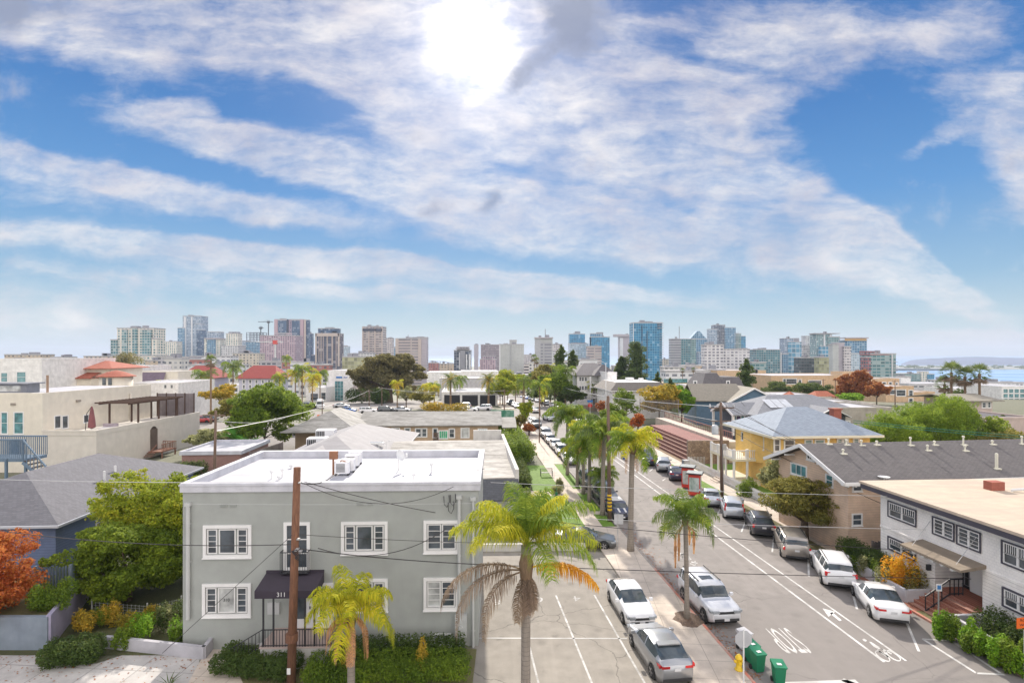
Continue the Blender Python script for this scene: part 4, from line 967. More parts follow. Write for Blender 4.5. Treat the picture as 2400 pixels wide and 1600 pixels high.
rail(mb,(px0+.1,yo+.06,pz),(px1-.05,yo+.06,pz),n=24); rail(mb,(px1-.05,yo+.06,pz),(px1-.05,-.1,pz),n=10)
rail(mb,(px0+.1,yo+.1,pz),(px0-1.5,yo+.28,.05),n=9); B.part('railing',mb,DK)
# front door + flanking panels
WD=M('white_door',(.72,.71,.72),var=.05,rough=.5,bmp=.03)
for x0,x1 in((bx0+1.05,bx0+2.05),(bx0+2.25,bx0+3.05)):
    o=MB().box(x0-.12,x1+.12,-.055,-.003,pz+.035,pz+2.3).build('door',WD,B.t)
    MB().box(x0+.25,x1-.25,-.066,-.058,pz+.5,pz+1.95).build('pane',GL,o)
    MB().box(x1-.08,x1-.03,-.1,-.056,pz+1.0,pz+1.14).build('handle',DK,o)
MB().box(bx0-.15,bx0+.45,-.09,-.004,pz+.75,pz+1.35).build('mailbox_panel',M('mailbox_grey',(.5,.5,.5),var=.1),B.t)
for x0,x1,y in((516,533,1185),(538,554,1185),(836,854,1180),(860,877,1180)):
    a0,z=B.hit(x0,y,'y',0); a1,_=B.hit(x1,y,'y',0); mb=MB(); mb.box(a0,a1,-.03,-.002,z-.07,z+.07)
    for k in range(5): mb.box(a0+.03,a1-.03,-.045,-.031,z-.06+k*.027,z-.048+k*.027)
    B.part('vent',mb,GW)
def pipe(px,pyt,pyb,r=.07):
    a,zt_=B.hit(px,pyt,'y',-.1); _,zb_=B.hit(px,pyb,'y',-.1); mb=MB(); mb.tube([(a,-.12,zb_),(a,-.12,zt_)],r,10); mb.box(a-.14,a+.14,-.22,-.01,zt_-.05,zt_+.12); 
    for k in range(3): mb.box(a-.1,a+.1,-.06,-.005,zb_+(zt_-zb_)*(k+.5)/3.-.03,zb_+(zt_-zb_)*(k+.5)/3+.03)
    B.part('downpipe',mb,M('grey_pipe',(.47,.48,.47),var=.08,rough=.6,bmp=0))
pipe(441,1183,1450,.1); pipe(1076,1166,1440,.08); pipe(1109,1170,1540,.06)
# meter box, gas meters, basement window
mb=MB(); a0,z1=B.hit(1066,1441,'y',-.2); a1,z0=B.hit(1094,1492,'y',-.2); mb.box(a0,a1,-.25,-.003,z0,z1)
for k in range(3): mb.tube([((a0+a1)/2,-.25,z1-.3-k*.3),((a0+a1)/2,-.34,z1-.3-k*.3)],.1,12)
B.part('meter_box',mb,M('meter_grey',(.45,.46,.45),var=.1))
for k in range(6):
    a,z=B.hit(913+k*17,1512,'y',-.25); mb=MB(); mb.tube([(a,-.3,z-.18),(a,-.3,z+.02)],.1,12); mb.box(a-.15,a+.1,-.42,-.2,z+.02,z+.17); mb.tube([(a+.14,-.25,z-.3),(a+.14,-.25,z+.35),(a-.05,-.25,z+.35)],.025,6)
    B.part('gas_meter',mb,M('meter_pale',(.55,.56,.56),var=.1,rough=.5))
B.wpx('y-',0,1018,1487,1054,1508,tw=.07,bars=(1,0),glass=GLC)
a,z=B.hit(531,1405,'y',0); o=text_obj('unit_number','310',.22,DK,(a,-.03,z),(PI/2,0,0),B.t,extr=.001)
# wires bracket
mb=MB(); 
for k,(px,py) in enumerate(((1047,1175),(1057,1190),(1062,1172))):
    a,z=B.hit(px,py,'y',0); mb.tube([(a-.15,-.05,z+.3),(a-.12,-.12,z-.1),(a+.02,-.15,z-.25),(a+.15,-.1,z),(a+.12,-.05,z+.35)],.018,5)
B.part('service_cable',mb,DK)
# rooftop things
def roofpt(px,py,z=TOP-.4): d=(py-HY)/F; return P(px,py,(H-z)/d)
def rooftop(name,label,cat,px,py,z=None): p=roofpt(px,py); return thing(name,label,cat,p,R(1.6))
acm=M('ac_white',(.74,.74,.76),var=.06,rough=.5,bmp=0)
for i,(px,py,lab) in enumerate(((802,1113,'front-left of the four roof cooling units'),(815,1106,'second white roof cooling unit behind the front one'),(825,1095,'third white roof cooling unit nearer the back parapet'),(833,1087,'rearmost white roof cooling unit near the back parapet'))):
    t=rooftop('condenser_unit',lab,'air conditioner',px,py); t['group']='cooling units on the white roof'; 
    MB().box(-.4,.4,-.17,.17,.12,.78).build('casing',acm,t); mb=MB()
    for k in range(7): mb.box(-.3,.2,-.19,-.172,.22+k*.07,.25+k*.07)
    mb.build('grille',DK,t); [MB().bar((q,-.2,.05),(q,.2,.05),.06,.1).build('foot',DK,t) for q in(-.35,.35)]
t=rooftop('satellite_dish','white satellite dish on the white roof','satellite dish',934,1101); mb=MB()
mb.tube([(0,0,0),(0,0,.75)],.03,6); mb.build('mast',WH,t)
dsh=MB(Matrix.Translation((.05,0,.85))@Matrix.Rotation(R(65),4,'Y')@Matrix.Rotation(R(25),4,'X')); dsh.lathe([(.02,0),(.2,.03),(.36,.1),(.37,.1),(.2,.02),(.02,-.01)],n=20); dsh.build('dish',WH,t,True)
mb=MB(); mb.bar((.05,0,.6),(.55,-.1,.85),.03); mb.tube([(.5,-.1,.8),(.5,-.1,1.0)],.06,8); mb.build('feed_arm',WH,t)
t=rooftop('rooftop_vent','rusty hooded flue beside the cooling units','vent',781,1112); mb=MB(); mb.tube([(0,0,0),(0,0,.9)],.06,8); mb.box(-.2,.25,-.12,.12,.9,1.35); mb.build('flue',M('rust_metal',(.28,.13,.07),kind='stain',col2=(.12,.06,.04)),t); mb=MB(); mb.bar((0,0,.5),(.55,-.2,.85),.05); mb.bar((.55,-.2,.85),(.9,-.2,.75),.05); mb.bar((.2,0,.6),(.4,-.1,.15),.05); mb.build('bracket',M('rust_metal',(.2,.1,.06)),t)
for px,py,h_,lab in((636,1116,.45,'left mushroom vent on the white roof'),(653,1122,.3,'short grey cowl beside the left mushroom vent'),(661,1113,.5,'thin vent pipe near the mushroom vent'),(970,1119,.35,'small grey vent right of the dish'),(682,1091,.2,'tiny vent near the back parapet'),(1011,1100,.5,'thin vent pipe right of the dish')):
    t=rooftop('rooftop_vent',lab,'vent',px,py+6); mb=MB(); mb.tube([(0,0,0),(0,0,h_)],.04,8); mb.build('pipe',WH,t); MB().lathe([(.1,h_-.1),(.11,h_),(.03,h_+.06)],n=12).build('cowl',WH,t)
# cable lying on the parapet ends
for pts,lab in((((1113,1125),(1108,1110),(1120,1100),(1135,1098)),'black cable looped over the right end of the roof'),):
    mb=MB(); mb.tube([P(px,py,29+i*.8) for i,(px,py) in enumerate(pts)],.02,5); tag(mb.build('cable',DK),lab,'cable')
# ---------------------------------------------------------------- left planter walls, fence, hedges
SW=M('planter_stucco',(.42,.41,.44),kind='streak',col2=(.32,.31,.35)); SWB=M('blue_planter_stucco',(.22,.26,.31),kind='streak',col2=(.17,.2,.25))
def wallseg(name,label,pts,z0,z1,th,mat,cat='wall',cap=None):
    mb=MB()
    for a,b in zip(pts,pts[1:]):
        a2=Vector(a);b2=Vector(b); d=(b2-a2).normalized(); n_=Vector((-d.y,d.x))*th/2; a3=a2-d*th*.25; b3=b2+d*th*.25
        mb.prism([(a3+n_)[:],(a3-n_)[:],(b3-n_)[:],(b3+n_)[:]][::-1],z0,z1)
    o=mb.build(name,mat); return tag(o,label,cat)
g=lambda px,py,z=0.: (lambda p:(p.x,p.y))(G(px,py,z))
wallseg('planter_wall','low grey planter wall curving beside the front path',[g(250,1518),g(478,1543),g(520,1490)],-.1,.62,.2,SW)
wallseg('retaining_wall','blue-grey retaining wall below the red maple',[g(-60,1521),g(112,1521)],-.1,1.7,.25,SWB)
wallseg('retaining_wall','mauve side wall running back from the planter corner',[g(114,1521),g(206,1400)],-.1,1.75,.2,M('mauve_stucco',(.36,.33,.45),kind='streak',col2=(.3,.28,.38)))
mb=MB(); c_=[g(-60,1521),g(112,1521),g(190,1425),g(-60,1425)]; mb.prism(c_,1.2,1.5); tag(struct('flower_bed',mb,VG,'raised soil bed behind the blue-grey wall'),None)
BF=M('blue_fence_wood',(.17,.22,.27),kind='plank',rough=.85)
def plank_fence(label,pts,z0,z1,mat,cat='fence'):
    t=thing('wooden_fence',label,cat,(pts[0][0],pts[0][1],0)); mb=MB()
    for (a,b) in zip(pts,pts[1:]):
        L=math.hypot(b[0]-a[0],b[1]-a[1]); n=max(1,int(L/.15)); ux,uy=(b[0]-a[0])/L,(b[1]-a[1])/L
        for i in range(n):
            q=Vector((a[0]+ux*(i+.5)*L/n-pts[0][0],a[1]+uy*(i+.5)*L/n-pts[0][1],0)); hh=z1+.04*math.sin(i*2.3)
            mb.bar(q+Vector((0,0,z0)),q+Vector((0,0,hh)),.13,.03) if abs(ux)>.7 else mb.bar(q+Vector((0,0,z0)),q+Vector((0,0,hh)),.03,.13)
    mb.build('panel',mat,t)
    for p in pts: MB().box(p[0]-pts[0][0]-.06,p[0]-pts[0][0]+.06,p[1]-pts[0][1]-.06,p[1]-pts[0][1]+.06,z0,z1+.1).build('post',mat,t)
    return t
plank_fence('blue-grey board fence in front of the blue house',[g(84,1455,0),g(165,1450,0),g(205,1395,0)],.3,3.0,BF)
hedge('hedge','clipped green hedge at the bottom left over the forecourt',[g(105,1560),g(235,1545)],1.3,1.25,'dark',9000,.10,11)
hedge('hedge','dark hedge in front of the grey building left of the utility pole',[(-14.0,26.0),(-10.1,25.2)],1.6,1.05,'dark',14000,.10,12)
hedge('hedge','long olive hedge in front of the grey building right of the utility pole',[(-9.4,25.1),(-2.2,25.5)],1.9,1.0,'green',22000,.10,13)
hedge('hedge','darker back row of the hedge against the wall meters',[(-8.6,26.6),(-2.4,26.8)],1.0,1.15,'dark',9000,.11,14)
bush('yellow bush poking out of the front hedge',-4.2,25.4,.35,.35,1.6,'goldgreen',700,.10,15)
bush('small yellow tuft behind the small palm trunk',-7.6,24.9,.4,.3,1.4,'goldgreen',600,.09,16)
bs=[(455,1485,'dark','dark bush at the right end of the grey planter',.8),(420,1500,'bright','bright green bush in the grey planter',.8),(390,1475,'dark','dark shrub behind the planter wall',.9),(385,1470,'silver','pale variegated shrub in the planter',.7),(325,1500,'bright','round light green bush in the planter',.8),(300,1480,'goldgreen','yellowish shrub left of the round bush',.6),(350,1460,'goldgreen','tall yellow-tipped shrub in the planter',.5),(255,1462,'goldgreen','golden grass shrub near the wire fence',.7),(190,1480,'goldgreen','golden shrub above the clipped hedge',.7),(220,1470,'green','green shrub between the two golden ones',.6),(410,1510,'green','low green ground plant by the planter wall',.5),(275,1520,'green','low green bush at the left of the planter',.5)]
for i,(px,py,k,lab,r_) in enumerate(bs):
    x,y=g(px,py,.2); bush(lab,x,y+.3,r_,r_*.8,1.25*r_+.35,k,1900,.10,30+i,base=.1)
x,y=g(120,1430,1.4); bush('round dark green bush on top of the retaining wall',x,y,1.25,1.0,1.5,'green',5200,.11,50,base=1.45)
# wire fence
t=thing('wire_fence','low sagging wire fence under the green tree','fence',(0,0,0)); mb=MB(); q0,q1,q2=g(215,1448),g(345,1458),g(425,1440)
for a,b in((q0,q1),(q1,q2)):
    for i in range(15):
        x=a[0]+(b[0]-a[0])*i/14; y=a[1]+(b[1]-a[1])*i/14; mb.bar((x,y,0),(x,y,.95),.012)
    for k in range(6): mb.bar((a[0],a[1],.15+k*.15),(b[0],b[1],.15+k*.15),.01)
mb.build('mesh',M('wire_grey',(.35,.36,.34)),t)
for q_ in(q0,q1,q2): MB().tube([(q_[0],q_[1],0),(q_[0],q_[1],1.1)],.04,8).build('post',M('wire_grey'  ,(.35,.36,.34)),t)
mb=MB(); mb.prism([(9.93+.75*math.cos(k*.45)*(1+.2*math.sin(k*3)),30.5+.95*math.sin(k*.45)) for k in range(14)],.1,.135); struct('flower_bed',mb,M('mulch',(.2,.13,.09),kind='dirt',col2=(.1,.07,.05)),'brown mulch patch around the slim palm base')
# fallen leaves: countless
rng=np.random.default_rng(5); n=900; X_=rng.uniform(-31,-14,n); Y_=22.6+rng.random(n)**1.0*4.4; V=[]
for x,y in zip(X_,Y_):
    if rng.random()<.35 or y>25.8-(abs(x+22)<3)*.3:
        a=rng.uniform(0,6.28); s=rng.uniform(.03,.07); c,s_=math.cos(a)*s,math.sin(a)*s; V.append([(x-c,y-s_,.03),(x+s_*.6,y-c*.6,.045),(x+c,y+s_,.03),(x-s_*.6,y+c*.6,.045)])
for i in range(700):
    y=rng.uniform(25,47); x=XL(y)+.2+abs(rng.normal())*.5; a=rng.uniform(0,6.28); s=rng.uniform(.03,.07); c,s_=math.cos(a)*s,math.sin(a)*s; V.append([(x-c,y-s_,.012),(x+s_*.6,y-c*.6,.03),(x+c,y+s_,.012),(x-s_*.6,y+c*.6,.03)])
o=addmesh('fallen_leaves',quads_mesh('fallen',np.array(V),LEAF['rust'])); tag(o,'scattered brown fallen leaves on the forecourt and in the gutter','leaves',None,'stuff')
# agave tuft at bottom
mb=MB(); x,y=g(395,1612)
for k in range(11):
    a=k*.57; mb.poly([(x,y,.05),(x+math.cos(a)*.2-.03,y+math.sin(a)*.2,.3),(x+math.cos(a)*.6,y+math.sin(a)*.6,.5),(x+math.cos(a)*.2+.03,y+math.sin(a)*.2,.3)])
tag(mb.build('agave',LEAF['dark']),'small spiky agave at the bottom edge','plant')
# ---------------------------------------------------------------- trees on the left
tree('broadleaf_tree','large dark green tree between the blue house and the grey building','tree',-23.4,33.0,5.3,4.0,'leafy',rz=2.9,ry=3.2,n=60000,size=.17,nc=46,trunk=.1,tr=.2,seed=21,cs=.3,low=-.9)
tree('broadleaf_tree','yellow-green tree behind the dark one, overlapping the grey roof corner','tree',-23.8,37.2,7.9,5.4,'yellow',rz=3.9,ry=3.8,n=60000,size=.17,nc=40,trunk=.1,tr=.18,seed=22,cs=.3,low=-.9)
tree('maple_tree','red and orange leaved tree at the left edge','tree',-28.3,28.0,6.5,3.3,'red',rz=3.3,n=40000,size=.14,nc=40,trunk=.1,tr=.09,seed=23,base=.2,cs=.33,low=-1)
# ---------------------------------------------------------------- blue house on the left
BS=M('blue_siding',(.14,.18,.30),kind='siding',rough=.8); SH=M('grey_shingle',(.175,.172,.19),kind='shingle',p=AST,rough=.92,col2=(.10,.10,.11)); GUT=M('gutter_grey',(.45,.46,.5),var=.08)
B2=Bld('house','blue-sided house with a grey shingle hip roof behind the red maple',-43.5,35.6,0,R(3.2))
mb=MB(); mb.box(.6,12.4,.6,18.2,-.2,3.5); B2.part('wall',mb,BS)
mb=MB(); hip(mb,0,13,0,18.9,3.6,2.45,inset=5.5); B2.part('roof',mb,SH)
mb=MB(); mb.box(13.0,13.12,0,18.9,3.42,3.58); mb.box(0,13.12,-.12,0,3.42,3.58); B2.part('gutter',mb,GUT)
for px,py,lab in((268,1150,'white'),(309,1073,'tan')):
    p=B2.hit(px,py,'x',11); MB().tube([(10.2 if px<300 else 9.6,p[0],3.6),(10.2 if px<300 else 9.6,p[0],5.4)],.09,8).build('vent_pipe',WH,B2.t)
B2.wpx('x+',12.4,225,1205,243,1240,tw=.09,bars=(0,1)); 
# ---------------------------------------------------------------- near cars, bins, signs
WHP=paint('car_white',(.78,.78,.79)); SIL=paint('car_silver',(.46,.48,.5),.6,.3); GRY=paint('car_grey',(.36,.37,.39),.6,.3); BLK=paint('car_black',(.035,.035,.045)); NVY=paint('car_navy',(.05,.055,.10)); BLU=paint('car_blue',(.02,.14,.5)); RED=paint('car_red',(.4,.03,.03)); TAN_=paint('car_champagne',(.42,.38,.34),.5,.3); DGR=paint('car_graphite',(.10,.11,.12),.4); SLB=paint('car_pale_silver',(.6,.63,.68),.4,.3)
YD=-PI/2+.08  # heading towards the camera along the street
YU=PI/2+.08   # heading away
cg='cars parked nose-in along the far kerb'
def cp(px,py,z=0): p=G(px,py,z); return p.x,p.y
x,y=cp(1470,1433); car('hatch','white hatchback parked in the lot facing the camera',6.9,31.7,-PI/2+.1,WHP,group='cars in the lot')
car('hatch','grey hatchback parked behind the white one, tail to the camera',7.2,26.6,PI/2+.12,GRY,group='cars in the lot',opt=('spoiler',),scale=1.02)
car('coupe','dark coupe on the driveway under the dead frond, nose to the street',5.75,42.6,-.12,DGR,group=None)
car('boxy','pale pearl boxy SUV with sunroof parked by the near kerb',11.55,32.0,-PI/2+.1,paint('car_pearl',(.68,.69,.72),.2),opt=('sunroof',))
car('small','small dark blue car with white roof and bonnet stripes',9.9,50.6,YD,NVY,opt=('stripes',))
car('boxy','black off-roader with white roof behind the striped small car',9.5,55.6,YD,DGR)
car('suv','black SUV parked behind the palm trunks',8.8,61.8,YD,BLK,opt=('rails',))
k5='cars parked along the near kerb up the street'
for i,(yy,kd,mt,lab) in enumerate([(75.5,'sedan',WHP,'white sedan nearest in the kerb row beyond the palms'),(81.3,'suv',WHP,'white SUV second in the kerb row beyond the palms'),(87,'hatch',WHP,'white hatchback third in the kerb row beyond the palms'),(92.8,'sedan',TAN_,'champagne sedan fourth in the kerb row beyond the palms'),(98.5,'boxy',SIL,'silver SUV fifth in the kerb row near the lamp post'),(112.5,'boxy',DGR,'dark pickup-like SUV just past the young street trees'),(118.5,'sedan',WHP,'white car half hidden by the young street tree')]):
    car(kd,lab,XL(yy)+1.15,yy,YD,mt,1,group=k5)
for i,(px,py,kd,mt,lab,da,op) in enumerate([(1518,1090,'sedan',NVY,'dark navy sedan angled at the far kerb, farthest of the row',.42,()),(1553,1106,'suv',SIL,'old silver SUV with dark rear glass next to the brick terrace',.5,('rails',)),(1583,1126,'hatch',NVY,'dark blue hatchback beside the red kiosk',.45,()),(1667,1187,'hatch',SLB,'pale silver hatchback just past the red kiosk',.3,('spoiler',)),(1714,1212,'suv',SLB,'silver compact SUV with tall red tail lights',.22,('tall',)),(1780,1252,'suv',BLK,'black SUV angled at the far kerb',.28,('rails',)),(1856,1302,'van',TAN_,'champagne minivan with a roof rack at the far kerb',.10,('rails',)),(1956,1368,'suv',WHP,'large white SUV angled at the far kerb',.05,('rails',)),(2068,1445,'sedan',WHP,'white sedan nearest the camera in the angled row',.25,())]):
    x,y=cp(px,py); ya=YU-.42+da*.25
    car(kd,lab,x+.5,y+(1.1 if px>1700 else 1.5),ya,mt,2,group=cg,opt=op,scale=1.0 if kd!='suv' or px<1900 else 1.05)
car('hatch','dark car behind the farthest navy sedan, mostly hidden by palm fronds',19.6,78.5,YU-.25,DGR,1,group=cg)
car('suv','silver SUV driving up towards us past the crossing',(1287-1200)/F*124,124,-PI/2+.3,SLB,1,name='car')
car('sedan','white car driving away beyond the crossing',(1254-1200)/F*142,142,PI/2+.05,WHP,1,name='car')
car('sedan','white car waiting in the side street right of the crossing',(1374-1200)/F*119,119,PI-.5,WHP,1,name='car')
for i in range(9):
    px=1308-i*9.2; py=956-i*2.6; yy=150+i*13
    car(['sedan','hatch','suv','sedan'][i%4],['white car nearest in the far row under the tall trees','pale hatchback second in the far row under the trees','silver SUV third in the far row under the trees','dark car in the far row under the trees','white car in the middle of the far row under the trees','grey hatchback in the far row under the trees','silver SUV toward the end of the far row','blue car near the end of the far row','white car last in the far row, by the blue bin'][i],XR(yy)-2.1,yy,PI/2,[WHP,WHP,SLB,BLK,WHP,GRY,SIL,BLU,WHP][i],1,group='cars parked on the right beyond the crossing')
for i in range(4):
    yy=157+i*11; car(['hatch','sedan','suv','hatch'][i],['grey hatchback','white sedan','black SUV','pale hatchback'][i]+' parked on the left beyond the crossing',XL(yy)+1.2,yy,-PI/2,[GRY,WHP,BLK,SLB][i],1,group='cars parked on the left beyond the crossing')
# wheelie bins
BG=M('bin_green',(.012,.19,.09),rough=.45,var=.1,bmp=.05); BGR=M('bin_grey',(.3,.31,.32),rough=.5,var=.1); BBL=M('bin_blue',(.02,.07,.4),rough=.5,var=.1)
def wbin(label,x,y,rz,mat,group=None,h=1.05,lift=0):
    t=thing('wheelie_bin',label,'bin',(x,y,tz(y)),rz,group); mb=MB()
    a=[(-.23,-.26),(.23,-.26),(.23,.26),(-.23,.26)]; b=[(-.3,-.34),(.3,-.34),(.3,.34),(-.3,.34)]; z0,z1=.06,h-.12
    t.scale=(.82,.82,.97)
    for k in range(4): mb.poly([(a[k][0],a[k][1],z0),(a[(k+1)%4][0],a[(k+1)%4][1],z0),(b[(k+1)%4][0],b[(k+1)%4][1],z1),(b[k][0],b[k][1],z1)])
    mb.poly([(p[0],p[1],z0) for p in a[::-1]]); mb.box(-.33,.33,-.37,.37,z1-.06,z1); mb.build('body',mat,t)
    mb=MB(); mb.poly([(-.34,-.4,z1+.02),(.34,-.4,z1+.02),(.34,.36,z1+.1),(-.34,.36,z1+.1)]); mb.poly([(-.34,-.4,z1),(.34,-.4,z1),(.34,-.4,z1+.02),(-.34,-.4,z1+.02)]); mb.poly([(.34,-.4,z1),(.34,.36,z1),(.34,.36,z1+.1),(.34,-.4,z1+.02)]); mb.poly([(-.34,.36,z1),(-.34,-.4,z1),(-.34,-.4,z1+.02),(-.34,.36,z1+.1)])
    lid=mb.build('lid',mat,t); MB().box(-.12,.12,-.2,.05,z1+.055,z1+.062).build('label_patch',WT,lid) if mat is BG else None
    MB().bar((-.3,.4,z1),(.3,.4,z1),.05).build('handle',mat,t)
    for s in(-1,1):
        w_=MB(); w_.tube([(s*.24,.28,.12),(s*.31,.28,.12)],.12,12); w_.build('wheel',TY,t)
    return t
bx=[(1762,1552,'rear green bin of the three',.3),(1776,1571,'middle green bin directly behind the sign post',.2),(1825,1602,'green bin standing apart on the road',-.1)]
for px,py,lab,rz in bx: x,y=cp(px,py); wbin(lab,x,y,rz,BG,'green bins on the kerb')
wbin('grey bin behind the silver compact SUV',*cp(1735,1190),.6,BGR); wbin('blue bin on the road behind the palm',*cp(1461,1075),.2,BBL)
wbin('pale grey bin with a white lid hidden behind the stop sign',*cp(1745,1522),.4,M('bin_pale',(.5,.5,.52)))
wbin('blue bin at the head of the far parked row',XR(262)-3,262,0,BBL); wbin('grey bin on the far corner of the crossing',(1347-1200)/F*128,128,0,BGR)
# stop sign (back towards us)
x,y=cp(1731,1612); x,y=P(1743,1600,24.0).x,24.0
t=thing('stop_sign','back of an octagonal stop sign on a steel post above the green bins','sign',(x,y,0),0); MB().tube([(0,0,0),(0,0,2.85)],.035,8).build('post',WH,t)
mb=MB(); o8=[(.4*math.cos(R(22.5+45*k)),.4*math.sin(R(22.5+45*k))) for k in range(8)]
zc=2.4; A_=[(a,.0,zc+b) for a,b in o8]; Bq=[(a,.012,zc+b) for a,b in o8]; mb.poly(A_[::-1][::-1]); mb.poly(Bq[::-1]); 
for k in range(8): mb.poly([A_[k],Bq[k],Bq[(k+1)%8],A_[(k+1)%8]])
mb.build('plate',M('sign_back',(.5,.51,.53),var=.1,rough=.45,metal=.3,bmp=0),t)
f_=MB(); f_.poly([(a,.014,zc+b) for a,b in o8][::-1]); f_.build('sign_face',M('sign_red',(.6,.02,.02),var=.05,bmp=0),t)
text_obj('lettering','STOP',.3,WT,(0,.018,zc),(PI/2,0,PI),t)
# hydrant
x,y=cp(1732,1590); x,y=P(1732,1580,25.6).x,25.6
t=thing('fire_hydrant','yellow fire hydrant on the kerb by the green bins','hydrant',(x,y,.12)); YE=M('hydrant_yellow',(.75,.5,.02),var=.1,rough=.4)
MB().lathe([(.2,0),(.2,.05),(.13,.06),(.13,.5),(.17,.52),(.17,.57),(.12,.66),(.04,.74)],n=16).build('barrel',YE,t,True)
for s in(-1,1): MB().tube([(0,0,.4),(s*.22,0,.4)],.07,10).build('outlet',YE,t)
mb=MB(); mb.tube([(0,0,.38),(0,-.2,.38)],.08,10); mb.build('front_outlet',YE,t)
# parking sign by brick strip, orange sign, bench, etc
x,y=cp(2200,1474); t=thing('parking_sign','slim post with a small white and blue plate by the brick strip','sign',(x,y,0)); MB().bar((0,0,0),(0,0,2.35),.05).build('post',M('galvanised',(.42,.42,.42),metal=.5,rough=.5),t); MB().box(-.16,.16,-.04,-.03,2.1,2.5).build('plate',WH,t); MB().box(-.1,.1,-.047,-.041,2.2,2.42).build('panel',M('sign_blue',(.05,.2,.5)),t)
x,y=P(2398,1520,25).x,25; t=thing('road_work_sign','orange sign at the right edge in front of the corner hedge','sign',(x,y,0)); MB().bar((.1,0,0),(.1,0,2.3),.07).build('post',WH,t); MB().poly([(-.3,0,2.35),(.5,0,2.45),(.5,0,2.95),(-.3,0,2.85)]).build('plate',M('sign_orange',(.85,.16,.02),var=.05),t)
text_obj('lettering','ROAD',.17,DK,(.1,-.01,2.75),(PI/2,0,0),t); text_obj('lettering','WORK',.17,DK,(.1,-.01,2.53),(PI/2,0,0),t)
x,y=cp(1281,1118); t=thing('park_bench','black metal bench on the lawn','bench',(x,y,.13),R(5)); 
mb=MB(); [mb.bar((-.75,-.2+k*.11,.45),(.75,-.2+k*.11,.45),.07,.03) for k in range(5)]; mb.build('seat',DK,t)
mb=MB(); [mb.bar((-.75+k*.125,.27,.5),(-.75+k*.125,.33,.9),.03) for k in range(13)]; mb.bar((-.75,.33,.9),(.75,.33,.9),.05); mb.build('backrest',DK,t)
for s in(-.72,.72): MB().bar((s,-.2,0),(s,-.2,.65),.05).bar((s,.3,0),(s,.3,.9),.05).bar((s,-.25,.65),(s,.3,.65),.05).build('leg',DK,t)
x,y=cp(1304,1190); t=thing('dog_waste_station','green dispenser post on the lawn','post',(x,y,.1)); MB().bar((0,0,0),(0,0,1.9),.06).build('post',M('post_green',(.03,.16,.08)),t); MB().box(-.12,.12,-.12,-.03,1.0,1.45).build('dispenser',M('post_green'  ,(.03,.16,.08)),t)
for (px,py,r_,lab) in((1304,1158,.75,'grey-green round shrub on the path corner'),(1311,1141,.6,'small shrub behind the round one on the path corner')):
    x,y=cp(px,py); bush(lab,x,y,r_,r_,1.0,'silver',1800,.12,77+int(r_*10))
x,y=cp(1448,1292); t=thing('street_sign','grey metal sign seen from behind beside the tall palm','sign',(x,y,0)); MB().bar((0,0,0),(0,0,2.9),.05).build('post',M('galvanised'  ,(.42,.42,.42)),t); MB().box(-.28,.42,-.02,0,2.1,2.85).build('plate',M('sign_back'  ,(.5,.51,.53)),t)
# red kiosk
RK=M('kiosk_red',(.6,.05,.03),var=.12,rough=.5)
for i,(px,py,lab) in enumerate(((1622,1160,'front red newspaper kiosk with a slatted grey roof'),(1606,1142,'rear red newspaper kiosk with a slatted grey roof'))):
    x,y=cp(px,py); x+=.3; t=thing('kiosk',lab,'kiosk',(x,y,0),R(-25)); s_=1.2; MB().box(-s_/2,s_/2,-s_/2,s_/2,.12,2.35).build('body',RK,t)
    for fx in(0,1):
        mb=MB(); mb.box(-.5,.5,-s_/2-.02,-s_/2-.005,.5,2.0) if fx==0 else mb.box(s_/2+.005,s_/2+.02,-.5,.5,.5,2.0); o=mb.build('poster',M('poster_pale',(.55,.6,.58),kind='stain',col2=(.15,.25,.2)),t)
    mb=MB(); mb.box(-.85,.85,-.85,.85,2.35,2.45,0)
    for k in range(3): mb.box(-.78,.78,-.75+k*.52,-.29+k*.52,2.451,2.49,1)
    mb.build('roof',[DK,M('kiosk_roof',(.35,.38,.38),var=.25)],t)
# ================================================================ palms along the street
PM=[palm_mesh(101,2.6,20,46,.75,.05,('frond','frond','frondy'),droop=1.45,emin=-.25,emax=1.5),palm_mesh(102,2.6,20,44,.8,.055,('frondd','frond'),droop=1.5,emin=-.3,emax=1.5),palm_mesh(103,2.9,19,64,.9,.036,('frond','frond','frondd'),hang=.65,droop=1.4,emin=-.1,emax=1.5)]
PF2=palm_mesh(104,3.3,17,100,.85,.027,('frond','frondy','frondy','frond'),droop=1.2,hang=.6,emin=.3,emax=1.55); PSM=palm_mesh(105,2.5,16,64,.72,.034,('frondy',),hang=.7,droop=1.65,emin=.15,emax=1.52)
DM=dead_mesh(1,2.4,4); DM1=dead_mesh(2,2.5,5,34,.55,.03)
g_=lambda px,py:(G(px,py).x,G(px,py).y)
palm('queen_palm','big palm in front of the parking lot with a long orange-tipped frond',(1232-1200)/F*21,21,P(0,1278,21).z,PF2,.19,shaft=2.3,lean=(.02,0))
q=[]; rng=np.random.default_rng(8)
pa=[o for o in COL.objects if o.get('label','').startswith('big palm')][0]; hz=P(0,1335,21).z
for az,el,L,dr in((PI*1.05,.45,4.1,1.35),(PI*1.12,.3,4.2,1.6),(PI*1.2,.1,3.4,1.7),(4.9,-.9,1.6,.8),(5.6,-.8,1.5,.9),(PI*1.3,-.9,1.9,.7)):
    q+=frond_quads(L,az,el,dr,90,.62,rng,.024,1.3,twist=.12)
addmesh('dead_fronds',quads_mesh('dead_big',np.array(q),LEAF['deadpale']),pa,(0,0,hz-.05)); q=frond_quads(3.1,-.35,.5,1.0,90,.62,rng,.03,1.2,twist=.12); addmesh('orange_frond',quads_mesh('orange_frond',np.array(q),LEAF['orange']),pa,(0,0,hz))
